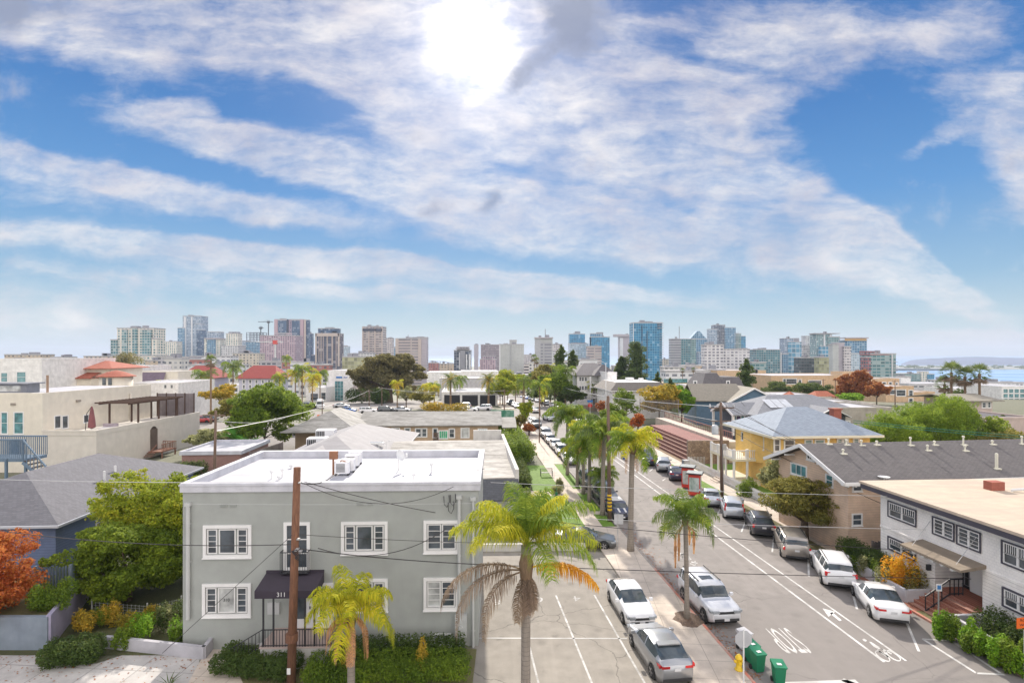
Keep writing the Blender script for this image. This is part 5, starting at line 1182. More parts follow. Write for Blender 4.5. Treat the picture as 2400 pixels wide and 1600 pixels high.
palm('queen_palm','small lime-green palm with dry skirt in front of the grey building',(823-1200)/F*23,23,P(0,1432,23).z,PSM,.17,shaft=.8,dead=None)
pa=[o for o in COL.objects if o.get('label','').startswith('small lime')][0]; q=[]
for az,el in((PI*1.05,-.2),(PI*1.3,-.3),(PI*.9,-.5),(-.3,-.3),(-1.2,-.6),(PI*1.15,-.0),(.1,-.6),(PI*1.5,-.8)): q+=frond_quads(2.1,az,el,1.9,60,.34,rng,.024,1.5,twist=.05)
addmesh('dead_fronds',quads_mesh('dead_small',np.array(q),LEAF['dead']),pa,(0,0,P(0,1432,23).z-.1))
x,y=g_(1610,1452); palm('queen_palm','slim palm beside the pale boxy SUV with four hanging dry strands',x,y,P(0,1215,30.6).z,PM[2],.14,lean=(-.1,0),scale=.8,shaft=.5,rz=1)
pa=[o for o in COL.objects if o.get('label','').startswith('slim palm')][0]; q=[]; hz=P(0,1222,30.6).z
for dx_,L in((-.55,2.5),(-.35,2.1),(.25,1.2),(.5,1.7)):
    mb=None; w_=.09
    for k in range(8):
        z0=-.15-L*k/8; z1=-.15-L*(k+1)/8; xx=-.1+dx_*min(1,(k+.5)/2.5); xx2=-.1+dx_*min(1,(k+1.5)/2.5); ww=w_*(1-abs(k-4)/6)
        q.append([(xx-ww,0,z0),(xx+ww,0,z0),(xx2+ww,.02,z1),(xx2-ww,.02,z1)]); q.append([(xx,-ww,z0),(xx,ww,z0),(xx2,ww,z1),(xx2,-ww,z1)])
addmesh('dead_fronds',quads_mesh('dead_strands',np.array(q),LEAF['dead']),pa,(0,0,hz))
cs=[(1478,1293,1052,0,.92,'tall grey-trunked palm on the kerb above the dark coupe',.22,(.15,0)),
 (1412,1210,1020,1,1.12,'palm with dark crown beside the striped warning pole',.2,(.2,0)),
 (1381,1178,1052,1,1.0,'palm on the middle verge patch left of the striped small car',.18,(.1,0)),
 (1353,1143,1062,0,.98,'low-crowned palm on the farther verge patch',.18,(0,0)),
 (1330,1115,985,1,1.15,'taller palm at the far end of the palm row',.19,(0,0))]
for i,(px,py,pyc,mi_,sc_,lab,tr_,ln) in enumerate(cs):
    x,y=g_(px,py); palm('queen_palm',lab,x,y,P(0,pyc,y).z+.3,PM[mi_],tr_,dead=DM if i in(0,1) else None,scale=sc_*1.12,rz=i*1.7,shaft=.9 if i==0 else .6,lean=ln,group='palms along the near kerb')
# extra crown hanging palm between (dark drooping)
x,y=g_(1425,1200); palm('queen_palm','drooping short palm hidden behind the pole',x-.1,53.5,P(0,1120,53).z,PM[1],.18,scale=.75,rz=2.2)
palm('queen_palm','palm right behind the tall grey-trunked one with yellow lower fronds',XL(58)-.6,58,P(0,1020,58).z,PM[0],.18,scale=1.05,rz=.5,dead=DM)
# ---------------------------------------------------------------- utility poles and wires
WPOLE=M('pole_wood',(.27,.13,.075),kind='wood',col2=(.09,.04,.025),rough=.95); WPOLG=M('pole_wood_grey',(.2,.13,.1),kind='wood',col2=(.1,.07,.05),rough=.95)
t=thing('utility_pole','large brown wooden utility pole in front of the grey building','utility pole',(P(682,0,24.6).x,24.6,0)); zt=P(0,1095,24.6).z
MB().tube([(0,0,0),(.28,0,zt)],[.2,.155],16).build('pole',WPOLE,t,True)
mb=MB(); 
for px,py in((703,1130),(699,1262),(697,1285),(694,1288),(704,1290)):
    p=P(px,py,24.45); mb.box(p.x-t.location.x-.05,p.x-t.location.x+.08,-.25,-.1,p.z-.03,p.z+.03)
mb.build('bracket',M('galvanised'  ,(.42,.42,.42)),t); mb=MB(); p=P(690,1300,24.5); 
for k in range(4): mb.tube([(.1,-.2,p.z+.2),(.35,-.28,p.z+.3-k*.1),(.5,-.2,p.z+.1-k*.12),(.25,-.2,p.z-.1)],.018,5)
mb.build('cable_loops',DK,t)
MB().tube([(.03,0,2.0),(.035,0,2.35)],.27,12).build('collar',WPOLE,t); p=P(676,1573,24.4); MB().box(-.1,.06,-.225,-.21,p.z-.12,p.z+.16).build('notice',WT,t)
WI=M('wire_dark',(.04,.035,.035),bmp=0,rough=.6); WIG=M('wire_light',(.5,.5,.5),bmp=0,rough=.5); WIGN=M('wire_green',(.03,.18,.12),bmp=0)
def wire(label,a,b,sag,r=.018,mat=None,n=14):
    a=Vector(a);b=Vector(b); pts=[a.lerp(b,i/n)-Vector((0,0,sag*4*(i/n)*(1-i/n))) for i in range(n+1)]
    o=MB().tube(pts,r,5).build('overhead_wire',mat or WI); return tag(o,label,'wire')
pw=lambda px,py,Y:P(px,py,Y)
PY=24.5
wire('cable from the pole top to the white roof units',pw(700,1130,PY),pw(785,1112,30),.25,.03)
wire('cable running left from the pole across the white parapet',pw(692,1128,PY),pw(-60,1121,26),.1,.014,WIG)
wire('cable from the pole sloping to the right roof corner',pw(712,1128,PY),pw(1180,1222,30),.25,.016)
wire('second cable from the pole sagging to the building corner',pw(712,1132,PY),pw(1063,1140,27.4),.9,.014)
wire('cable leaving the pole at mid height to the left edge',pw(692,1275,PY),pw(-60,1235,26),.35,.018)
wire('thin guy wire from the pole down to the bottom left corner',pw(690,1248,PY),pw(380,1530,22),0,.012)
wire('cable at mid height across the front right windows and road',pw(700,1285,PY),pw(1130,1322,26),.1,.022)
wire('long cable crossing the lot and street to the right edge',pw(1130,1322,26),pw(2440,1358,33),.12,.02)
wire('cable from the pole loop rising to the right wall window',pw(745,1284,PY),pw(1045,1240,27.3),.75,.018)
wire('thin cable along the upper right windows',pw(700,1252,PY),pw(1140,1272,26),.05,.012)
wire('cable crossing the street at mid height',pw(1140,1205,26),pw(2440,1300,36),.35,.018)
wire('pale cable high across the street and white building',pw(1150,1130,30),pw(2440,1168,38),.15,.014,WIG)
wire('pale cable across the palms and angled cars',pw(1150,1205,31),pw(2440,1245,34),.15,.014,WIG)
wire('thin pair line above the grey wall',pw(430,1180,26.9),pw(1160,1178,26.9),.06,.008,WIG)
# far kerb utility pole with transformers
x,y=XR(57.2)+.55,57.2; zt=P(0,945,57).z; t=thing('utility_pole','brown utility pole with transformer by the white picket fence','utility pole',(x,y,.1)); MB().tube([(0,0,0),(-.15,0,zt)],[.2,.13],12).build('pole',WPOLG,t,True)
mb=MB(); mb.bar((-1.4,0,zt-.6),(1.3,.1,zt-.6),.12); mb.bar((-1.2,0,zt-2.0),(1.,.1,zt-2.0),.1); mb.build('crossarm',WPOLG,t)
for dx_ in(-1.3,-.5,.5,1.2): MB().lathe([(.09,0),(.12,.1),(.09,.3),(.05,.36)],(dx_,0,zt-.55),10).build('insulator',M('insulator',(.45,.45,.47),rough=.3),t)
MB().lathe([(.32,0),(.34,.1),(.34,.85),(.25,.98),(.05,1.05)],(-.75,0,zt-3.4),14).build('transformer',M('transformer_grey',(.5,.53,.56),rough=.4,bmp=0),t,True)
mb=MB(); mb.box(-.05,.35,-.3,-.1,zt-5.0,zt-4.4); mb.tube([(.1,-.18,0),(.0,-.18,zt-4.4)],.05,6); mb.build('riser_box',M('galvanised'  ,(.42,.42,.42)),t)
pp=Vector((x-.15,y,zt))
for i,(a,b,lab) in enumerate([((1.2,0,-.3),(2440,1318,30),'thick wire from the far pole past the white building'),((.5,0,-.3),(2440,1262,32),'second wire from the far pole towards the right edge'),((-.5,0,-2.),(2440,1335,29),'lower wire from the far pole to the right edge'),((1.2,0,-1.9),(2440,1205,44),'wire from the far pole over the dark roof')]):
    wire(lab,pp+Vector(a),P(*b),.5,.022)
for i,(a,b,lab) in enumerate([((-1.3,0,-.3),(1290,898,170),'left outer wire from the far pole along the street'),((-.5,0,-.3),(1330,905,165),'inner wire from the far pole along the street'),((.5,0,-2.),(1390,905,150),'lower wire from the far pole towards the condo'),((-1.1,0,-2.),(1300,880,175),'wire from the far pole to the palms beyond the crossing')]):
    wire(lab,pp+Vector(a),P(*b),1.0,.03,WIG if i<3 else WI)
wire('green insulated line over the leafy trees',P(2000,990,55),P(2440,1030,52),.1,.03,WIGN); wire('second green line over the leafy trees',P(2000,985,55),P(2440,1024,52),.1,.03,WIGN)
# banded pole in the verge
x,y=g_(1429,1224); t=thing('utility_pole','wooden pole with yellow and black bands on the near verge','utility pole',(x,y,.1)); zt=P(0,930,y).z; MB().tube([(0,0,0),(-.15,0,zt)],[.19,.13],12).build('pole',WPOLG,t,True)
mb=MB()
for k in range(5): mb.tube([(-.005*k,0,1.0+k*.32),(-.005*k,0,1.16+k*.32)],.2,12)
mb.build('warning_band',M('band_yellow',(.7,.45,.02),var=.05,bmp=0),t)
def lamp(label,px,pyb,pyt,r=.09,arm=-2.,mat=None,Y=None,kind='street_lamp'):
    p=G(px,pyb) if Y is None else P(px,pyb,Y); t=thing(kind,label,'street lamp' if kind=='street_lamp' else 'utility pole',p); h=P(0,pyt,p.y).z-p.z
    MB().tube([(0,0,0),(0,0,h)],[r,r*.6],8).build('pole',mat or M('lamp_brown',(.13,.07,.05)),t,True)
    if arm:
        MB().tube([(0,0,h-.3),(arm*.5,0,h+.25),(arm,0,h+.3)],.04,6).build('arm',mat or M('lamp_brown'  ,(.13,.07,.05)),t); MB().box(arm-.4,arm+.1,-.12,.12,h+.22,h+.38).build('lamp_head',WH,t)
    return t
lamp('slim dark lamp post on the sidewalk beside the parked row',1264,1038,935,.1,0)
lamp('slim lamp post farther up the sidewalk behind the young trees',1225,957,885,.09,0)
lamp('tall brown post between the bank car park and the roofs',755,1008,930,.1,0,Y=92)
lamp('blue-white lamp post left of the yellow bush',1420,985,850,.1,-1.5,WH,Y=118)
lamp('grey signal mast beside the dark shop',456,965,872,.12,-3.,WH,Y=150)
lamp('curved grey lamp behind the dark shop',366,950,895,.1,1.8,WH,Y=150)
for px,pyb,pyt,Y,lab in((865,958,912,150,'grey wooden pole before the large fig tree'),(895,956,906,152,'pale wooden pole before the large fig tree'),(1182,985,912,120,'thin wooden pole by the green mesh fence'),(500,1095,962,46,'leaning wooden pole behind the yellow-green tree'),(1958,925,888,170,'wooden pole in front of the tan apartments, left one'),(1930,915,888,200,'small wooden pole with crossarm by the tan apartments'),(2098,945,890,150,'wooden pole in front of the tan apartments, right one'),(1891,955,928,100,'short dark pole behind the blue shingled roof'),(1628,935,905,150,'thin pole beside the mansard houses')):
    t=thing('utility_pole',lab,'utility pole',(P(px,0,Y).x,Y,min(tz(Y),P(0,pyb,Y).z))); h=P(0,pyt,Y).z-t.location.z; MB().tube([(0,0,0),(.2 if px==500 else 0,0,h)],[.15,.1],8).build('pole',WPOLG,t,True); MB().bar((-.9,0,h-.4),(1.,0,h-.4),.1).build('crossarm',WPOLG,t)
for a,b,lab in(((865,915,150),(895,909,152),'wire between the two poles before the fig tree'),((895,909,152),(1182,915,120),'wire from the pale pole to the mesh fence pole'),((865,915,150),(505,1010,46),'wire from the grey pole to the leaning pole'),((895,909,152),(1182,925,120),'lower wire from the pale pole to the mesh fence pole'),((505,985,46),(700,965,90),'wire from the leaning pole across the magnolia')):
    wire(lab,P(*a),P(*b),.8,.03,WIG)
# ================================================================ house roofs behind the grey building
GR1=M('grey_roll_roof',(.31,.30,.31),var=.1,kind='stain',col2=(.27,.26,.265)); GR2=M('old_grey_roof',(.33,.32,.30),kind='stain',col2=(.2,.19,.175)); TAN=M('tan_stucco',(.46,.33,.22),kind='streak',col2=(.36,.26,.18)); GST=M('green_grey_stucco',(.36,.38,.36),var=.1)
b=Bld('bungalow','low bungalow with a plain grey hip roof behind the white parapet',-24.5,48.5,0,AST*.6); w_=12.6
mb=MB(); mb.box(.6,w_-.6,.6,27,0,4.0); b.part('wall',mb,GST)
mb=MB(); hip(mb,0,w_,0,27.5,4.05,2.4,inset=8.5); rf=b.part('roof',mb,GR1); mb=MB(); mb.box(w_,w_+.12,0,27.5,3.9,4.05); mb.box(0,w_+.12,-.12,0,3.9,4.05); mb.build('fascia',M('fascia_grey',(.45,.45,.45)),rf)
mb=MB(); gable(mb,2.5,8.5,-.8,9,4.3,1.55); d_=mb.build('gable',GR1,rf); MB().poly([(2.9,-.6,4.3),(8.1,-.6,4.3),(5.5,-.6,5.65)]).build('gable_wall',GST,d_); MB().poly([(4.3,-.62,4.35),(6.7,-.62,4.35),(5.5,-.62,4.98)]).build('louvre',M('louvre_grey',(.25,.26,.26)),d_)
p=P(880,1033,60); t=thing('skylight','raised white skylight box on the grey hip roof','skylight',(p.x,p.y,5.0),AST); MB().box(-.7,.9,-.35,.35,.1,.32).build('casing',WH,t); MB().box(-.6,.8,-.25,.25,.321,.34).build('glazing',GLC,t); 
for px,Y in((745,62),(765,66)):
    p=P(px,1040 if px==745 else 1020,Y); t=thing('condenser_unit',('front' if px==745 else 'rear')+' rusty white roof air handler beside the magnolia','air conditioner',(p.x,p.y,p.z-.6),AST); MB().box(-1.1,1.1,-.7,.7,.2,1.35).build('casing',acm,t); mb=MB(); [mb.box(-1.0+k*.2,-.85+k*.2,-.72,-.701,.35,1.2) for k in range(5)]; mb.build('grille',DK,t); MB().box(-1.15,1.15,-.75,.75,0,.2).build('foot',M('rust_metal',(.2,.1,.06)),t)
for px in(888,905):
    p=P(px,1075,50); o=MB().tube([(p.x,50,5.5),(p.x,50,P(0,1035,50).z),(p.x+.4,50,P(0,1032,50).z)],.03,6).build('vent_pipe',WH); tag(o,('left' if px==888 else 'right')+' thin hooked pipe standing before the grey hip roof','pipe')
# tan courtyard building
b=Bld('courtyard_building','long tan one-storey building with an aged grey roof and white windows',-34,86.5,0,AST*.6); L_=32.4
mb=MB(); mb.box(9,L_-.6,.6,9.5,0,3.6); mb.box(-.0,9,-2,9.5,0,3.6); b.part('wall',mb,TAN)
mb=MB(); hip(mb,-.5,11,-7,9.5,3.65,2.6,inset=5.5,m=0); mb.poly([(9,-.0,3.66),(L_,0,3.66),(L_,5,5.4),(9,5,5.4)]); mb.poly([(9,5,5.4),(L_,5,5.4),(L_,10,3.7),(9,10,3.7)]); mb.poly([(L_,0,3.66),(L_,10,3.7),(L_,5,5.4)]); mb.box(9,L_,0,.12,3.5,3.655); rf=b.part('roof',mb,GR2)
mb=MB(); mb.poly([(L_+.01,-.3,3.3),(L_+2.4,-.3,3.3),(L_+2.4,4.5,4.4),(L_+.01,4.5,4.4)]); mb.poly([(L_+.01,-.3,3.15),(L_+2.4,-.3,3.15),(L_+2.4,4.5,4.25),(L_+.01,4.5,4.25)][::-1]); mb.poly([(L_,-.3,3.15),(L_+2.4,-.3,3.15),(L_+2.4,-.3,3.3),(L_,-.3,3.3)]); mb.build('porch_roof',GR2,rf)
for x in(L_+.4,L_+2.2): MB().bar((x,-.1,0),(x,-.1,3.2),.12).build('porch_post',WT,b.t)
for x0,x1,y0,y1,bars,gl_ in((920,935,1004,1018,(0,1),GL),(950,960,1004,1022,(0,1),GL),(975,986,1005,1022,(0,1),GL),(990,999,1005,1022,(0,1),GL),(1016,1024,1005,1024,(0,1),GL),(1030,1048,1010,1026,(3,0),glassm('green_glass',(.1,.45,.25))),(1054,1064,1006,1024,(0,1),GL),(1082,1098,1004,1024,(0,0),GLC),(1122,1140,1006,1024,(3,0),glassm('bright_blue_glass',(.05,.4,.55)))):
    b.wpx('y-',.6,x0,y0,x1,y1,tw=.18,bars=bars,glass=gl_,sill=False)
b.part('door',MB().box(L_-11.2,L_-10.3,.54,.597,.3,2.4),M('door_brown',(.12,.08,.06)))
WLW=M('white_wall',(.6,.58,.55),kind='streak',col2=(.45,.43,.4))
wallseg('boundary_wall','stained low white wall in front of the tan courtyard building',[(-11,80.5),(-2.5,81.2)],0,1.5,.25,WLW)
plank_fence('pale board fence by the tan building with a white gate',[(-5.5,76),(-1.2,76.5)],0,1.6,M('pale_fence',(.42,.40,.37),kind='plank'))
bush('bright green shrub against the tan building windows',P(1041,0,84).x,84,.9,.6,1.9,'bright',900,.25,201)
# flat aged roof building right of grey one
b=Bld('flat_roofed_building','white building with a stained flat roof behind the grey one',-12.5,47.8,0,AST); 
OR=M('stained_roof',(.40,.38,.35),kind='stain',col2=(.22,.205,.185),var=.25)
mb=MB(); mb.box(0,13.1,0,21.5,-.2,3.85,0); b.part('wall',mb,M('pale_wall',(.55,.55,.56),kind='streak'))
mb=MB(); mb.box(-.1,12.8,-.2,21.6,3.86,4.0,0); mb.poly([(-.1,9,4.01),(12.8,9,4.01),(12.8,15,4.9),(-.1,15,4.9)]); mb.poly([(12.8,15,4.9),(12.8,21.5,4.01),(-.1,21.5,4.01),(-.1,15,4.9)]);mb.poly([(12.8,9,4.01),(12.8,21.5,4.01),(12.8,15,4.9)]); rf=b.part('roof',mb,OR); mb=MB(); mb.box(12.81,13.15,-.2,21.6,3.6,4.75); mb.box(9.2,12.8,21.3,21.6,4.,5.3); mb.build('parapet',WLW,rf)
mb=MB(); mb.poly([(6.5,-1.6,2.4),(13.1,-1.6,2.4),(13.1,-.21,3.9),(6.5,-.21,3.9)]); mb.poly([(6.5,-1.6,2.4),(6.5,-1.6,2.25),(13.1,-1.6,2.25),(13.1,-1.6,2.4)]); mb.build('mansard',M('slate_shingle',(.10,.105,.12),kind='shingle'),rf)
b.win('y-',0,8.2,9.4,.6,2.1,tw=.1); b.win('y-',0,6.9,7.8,.6,2.1,tw=.1)
mb=MB(); pts=[(-3.2,41.4),(5.6,41.6)]; wallseg('boundary_wall','low pale wall at the back of the parking lot',pts,0,.55,.25,WLW)
# hedge along the sidewalk going up to the tan building
hedge('hedge','long mixed green hedge lining the sidewalk past the lawn',[(.9,74),(-.4,88),(-2.2,101)],4.4,3.2,'green',22000,.28,301)
bush('light green low shrubs between the hedge and the stained roof',-.8,84,1.6,3,2.0,'yellow',2600,.22,302); bush('reddish-brown shrub at the far end of the sidewalk hedge',-.8,103,1.6,4,3.0,'rust',2600,.28,303); bush('bushy green shrub at the near end of the sidewalk hedge',1.3,75,1.6,2.2,3.4,'green',3800,.22,304)
hedge('hedge','low dark green hedge between the far lawn and the stained roof building',[(1.2,60),(.6,72)],1.9,1.7,'dark',9000,.18,305)
hedge('hedge','low green hedge along the left of the near lawn',[(1.5,48),(1.1,56)],1.5,1.4,'green',7000,.15,306)
# mesh fence
t=thing('mesh_fence','green mesh fence panel behind the tan building roof','fence',(P(1150,0,104).x,104,0),R(-14)); MB().box(0,4.6,-.03,.03,1.9,4.5).build('screen',M('fence_green',(.05,.2,.13),kind='stain',col2=(.25,.4,.33)),t); [MB().bar((k*1.15,.05,0),(k*1.15,.05,4.5),.06).build('post',M('galvanised'  ,(.42,.42,.42)),t) for k in range(5)]
# ================================================================ left: cream building with roof deck
CR=M('cream_stucco',(.72,.66,.56),kind='streak',col2=(.64,.58,.49),var=.08,rough=.9); CRG=M('cream_stucco_grey',(.66,.61,.54),kind='streak',col2=(.58,.53,.47),var=.08); FR=M('flat_roof_pale',(.46,.46,.49),kind='stain',col2=(.36,.36,.39))
b=Bld('deck_building','large cream stucco building with a roof deck and arched gate',-72,69.2,0,R(-.5),'building')
mb=MB(); mb.box(0,12.0,.0,20.5,0,9.9,0); mb.box(0,12.0,0,.3,9.9,10.15,0); mb.box(11.7,12.0,.3,20.5,9.9,10.15,0); mb.poly([(0,.3,9.92),(11.7,.3,9.92),(11.7,20.5,9.92),(0,20.5,9.92)],1); b.part('wall',mb,[CR,FR])
mb=MB(); mb.box(12.02,18.9,.02,22.5,0,4.75,0); b.part('lower_wall',mb,[CRG]); 
mb=MB(); mb.box(12.02,18.95,-.06,.18,4.76,5.4); mb.box(18.7,18.95,.19,22.5,4.76,5.4); mb.box(11.9,19.02,-.12,-.061,5.2,5.42); b.part('parapet',mb,CRG)
for k,(x0,x1) in enumerate(((4,17),(34,54))): b.wpx('y-',0,x0,967,x1,1015,tw=.12,bars=(0,1),glass=GLT)
b.wpx('x+',12.0,128,975,141,1002,tw=.12,bars=(0,0)); b.wpx('x+',12.0,146,975,158,1002,tw=.12,bars=(0,0)); b.wpx('x+',12.0,196,972,217,988,tw=.12,bars=(1,0))
y0,z1=b.hit(352,1000,'x',18.92); y1,z0=b.hit(368,1052,'x',18.92)
mb=MB(); n=10; prof=[(y0,z0),(y1,z0),(y1,z1-.7)]+[((y0+y1)/2+(y1-y0)/2*math.cos(PI*k/n),z1-.7+.7*math.sin(PI*k/n)) for k in range(1,n)]+[(y0,z1-.7)]
mb.poly([(18.93,a,c) for a,c in prof]); dd=b.part('arched_gate',mb,M('gate_dark',(.07,.05,.04))); mb=MB(); [mb.bar((18.96,y0+(y1-y0)*k/9,z0),(18.96,y0+(y1-y0)*k/9,z1-.4),.05) for k in range(10)]; mb.build('bars',M('gate_bar',(.2,.16,.13)),dd)
p=b.hit(395,945,'x',12.02); mb=MB(); mb.tube([(12.2,15.5,5),(12.2,15.5,9)],.15,8); b.part('downpipe',mb,CRG)
for px,py in((31,947),(181,939)): 
    a_,z_=b.hit(px,py,'y',0) if px<100 else b.hit(px,py,'x',12.0); mb=MB(); (mb.box(a_-.3,a_+.3,-.1,-.01,z_-.15,z_+.15) if px<100 else mb.box(12.01,12.3,a_-.3,a_+.3,z_-.15,z_+.15)); b.part('vent',mb,M('vent_tan',(.3,.26,.22)))
X=b.X; RZ=R(-.5)
PG=M('pergola_wood',(.10,.055,.04),kind='wood',col2=(.05,.03,.02)); BB=M('bamboo_screen',(.22,.19,.2),kind='plank')
def at(l): p=X@Vector(l); return (p.x,p.y,p.z)
t=thing('pergola','dark wooden pergola on the roof deck','pergola',at((13.4,9.5,4.78)),RZ)
for y_ in(0,4.5,9): 
    for x_ in(0,4.2): MB().bar((x_,y_,0),(x_,y_,3.2),.2).build('post',PG,t)
mb=MB(); [mb.bar((-.6,y_*.75-2,3.45),(5.,y_*.75-2,3.45),.1,.2) for y_ in range(16)]; mb.bar((0,-2,3.3),(0,9.5,3.3),.15,.22); mb.bar((4.2,-2,3.3),(4.2,9.5,3.3),.15,.22); mb.build('slats',PG,t)
t=thing('screen_fence','grey bamboo privacy screen at the end of the roof deck','fence',at((12.4,21.5,4.78)),RZ); MB().box(0,6.2,-.05,.05,0,3.8).build('panel',BB,t); [MB().bar((k*1.55,-.08,0),(k*1.55,-.08,3.9),.14).build('post',PG,t) for k in range(5)]
t=thing('parasol','folded dusky red parasol on the roof deck','parasol',at((15.4,3.2,4.78)),RZ); MB().bar((-.5,0,0),(-.3,0,2.4),.06).bar((-.3,0,2.4),(.4,0,3.4),.06).build('pole',DK,t); MB().lathe([(.1,.4),(.45,.6),(.38,1.5),(.2,2.9),(.05,3.4)],(.4,0,0),12).build('canopy',M('parasol_red',(.25,.09,.09),kind='wood',col2=(.15,.05,.06)),t)
t=thing('sofa','pale cushioned sofa on the roof deck beside the parasol','sofa',at((17.2,4.2,4.78)),RZ); MB().box(-1,1,-.4,.4,0,.45).build('seat',WT,t); MB().box(-1,1,.41,.6,0,.9).build('backrest',M('cushion',(.35,.3,.33),var=.3),t)
t=thing('wooden_stairs','brown wooden stair and landing below the arched gate','stairs',at((18.97,y0-.3,0)),RZ); SW_=M('redwood',(.30,.14,.09),kind='wood',col2=(.18,.09,.06)); zl=z0
MB().box(0,2.0,-.2,3.2,zl-.15,zl).build('landing',SW_,t); mb=MB(); [mb.box(0,1.2,-.2-.34*(k+1),-.2-.34*k,zl-.2*(k+1),zl-.2*(k+1)+.06) for k in range(int(zl/.2)-1)]; mb.build('steps',SW_,t)
mb=MB(); 
for k in range(11): mb.bar((1.95,-.1+k*.32,zl),(1.95,-.1+k*.32,zl+1.),.06)
mb.bar((1.95,-.2,zl+1),(1.95,3.2,zl+1),.1); mb.bar((1.25,-.2,zl+1.),(1.25,-.2-zl*1.7*.8,1.+zl*.2),.1); mb.bar((0,3.1,zl+1),(1.95,3.1,zl+1),.1); [mb.bar((k*.35,3.1,zl),(k*.35,3.1,zl+1),.06) for k in range(6)]; mb.build('railing',SW_,t); [MB().bar((1.9,k,0),(1.9,k,zl),.15).build('post',SW_,t) for k in(0,3)]
# rooftop bits of the cream building
mb=MB(); p=at((2.,3.2,9.93)); t=thing('roof_hatch','grey flat-roofed hatch box on the cream building','roof hatch',p,RZ); MB().box(0,5,0,2,0,1.2).build('casing',M('dark_flat',(.22,.23,.26)),t); MB().box(1.2,4.2,-.02,-.001,.2,.95).build('window',GLC,t); MB().box(-.3,5.5,-.4,2.3,1.2,1.35).build('roof',M('dark_flat'  ,(.22,.23,.26)),t)
p=at((10,3,9.93)); t=thing('rooftop_vent','thick brown flue on the cream building roof','vent',p); MB().tube([(0,0,0),(0,0,2.4)],.14,8).build('pipe',M('flue_brown',(.3,.2,.14)),t)
# blue wooden stair left edge
BW=M('blue_wood',(.09,.15,.22),kind='wood',col2=(.2,.26,.33),rough=.8)
t=thing('blue_balcony','blue painted timber balcony with a staircase at the left edge','balcony',(-52.5,54.5,0),0)
x1b=P(60,0,54.5).x+52.5; zb=P(0,1075,54.5).z; zr=P(0,1030,54.5).z
MB().box(-6,x1b,0,2.5,zb-.3,zb).build('deck',BW,t); mb=MB()
for k in range(36): mb.bar((x1b-k*.2,0,zb),(x1b-k*.2,0,zr),.06)
mb.bar((-6,0,zr),(x1b,0,zr),.14); 
for k in range(36): mb.bar((x1b-k*.2,2.5,zb),(x1b-k*.2,2.5,zr),.06)
mb.bar((-6,2.5,zr),(x1b,2.5,zr),.14); mb.build('railing',BW,t)
mb=MB(); x2b=P(97,0,53).x+52.5; x3b=P(126,0,53).x+52.5; z2=P(0,1108,53).z-.3
for k in range(9): f_=k/8; mb.bar((x1b+(x2b-x1b)*f_,-.3,zb-.2+(z2-1.1-zb+.2)*f_),(x1b+(x2b-x1b)*f_,-.3,zr+(z2-zr)*f_),.06)
mb.bar((x1b,-.3,zr),(x2b,-.3,z2),.13); [mb.bar((x2b+(x3b-x2b)*k/5,-.3,z2-1.2),(x2b+(x3b-x2b)*k/5,-.3,z2),.06) for k in range(6)]; mb.bar((x2b,-.3,z2),(x3b,-.3,z2),.13); mb.bar((x1b,-.35,zb-.3),(x2b,-.35,z2-1.3),.08,.3); mb.build('stair_railing',BW,t)
mb=MB(); [mb.box(x1b+(x2b-x1b)*k/8,x1b+(x2b-x1b)*(k+1)/8,-.3,1.2,zb-.15+(z2-1.2-zb)*k/8-.1,zb-.15+(z2-1.2-zb)*k/8) for k in range(8)]; mb.build('steps',M('dark_wood',(.08,.06,.05)),t)
for x_ in(-2.,x1b,1.5): MB().bar((x_,0,-.1),(x_,0,zb),.2).build('post',BW,t)
# red garage with flat pale roof
b=Bld('garage','low reddish brick garage with a pale flat roof and white rim',-39.6,64.3,0,R(3.5)); bw_=7.2
mb=MB(); mb.box(0.2,bw_-.2,.2,8.8,0,3.1); b.part('wall',mb,M('pinkish_brick',(.36,.20,.17),kind='brick',col2=(.3,.2,.18)))
mb=MB(); mb.box(0,bw_,0,.25,3.1,3.55,1); mb.box(0,bw_,8.8,9.0,3.1,3.55,1); mb.box(0,.25,.25,8.8,3.1,3.55,1); mb.box(bw_-.25,bw_,.25,8.8,3.1,3.55,1); mb.box(.25,bw_-.25,.25,8.8,3.1,3.3,0); b.part('roof',mb,[FR,PW])
plank_fence('weathered grey plank fence beside the low garage',[(-32,66),(-31.4,74)],0,3.1,M('weathered_plank',(.25,.21,.2),kind='plank'))
bush('dark round shrub in front of the low garage',P(440,0,62).x,62,1.9,1.3,2.9,'dark',3500,.2,401); bush('bright yellow-green shrub below the low garage',P(445,0,59.5).x,59.5,1.7,1.0,1.7,'yellow',2600,.17,402)
# magnolia and banana plants
tree('magnolia_tree','big glossy magnolia beside the small car park','tree',P(620,0,84).x,84,11.0,7.2,'green',rz=5.6,n=30000,size=.42,nc=42,trunk=.1,seed=31,cs=.3,aspect=.5,low=-.9)
tree('broadleaf_tree','dusky olive tree behind the magnolia','tree',P(560,0,100).x,100,7.5,5,'olive',n=9000,size=.4,nc=20,seed=32)
tree('broadleaf_tree','golden bushy tree right of the tall thin palm','tree',P(520,0,130).x,130,8.2,4.5,'goldgreen',n=7000,size=.4,nc=16,seed=33)
tree('broadleaf_tree','olive scrubby tree above the low garage','tree',P(490,0,80).x,80,4.4,3.5,'silver',n=7000,size=.3,nc=14,seed=34,trunk=.1)
tree('broadleaf_tree','low pale shrubby tree left of the grey hip roof','tree',P(660,0,62).x,61,3.4,3.2,'olive',n=6500,size=.22,nc=14,seed=35,trunk=.05)
BANL=LM('banana',(.05,.16,.02),(.1,.3,.04),(.22,.42,.06),tr=.4)
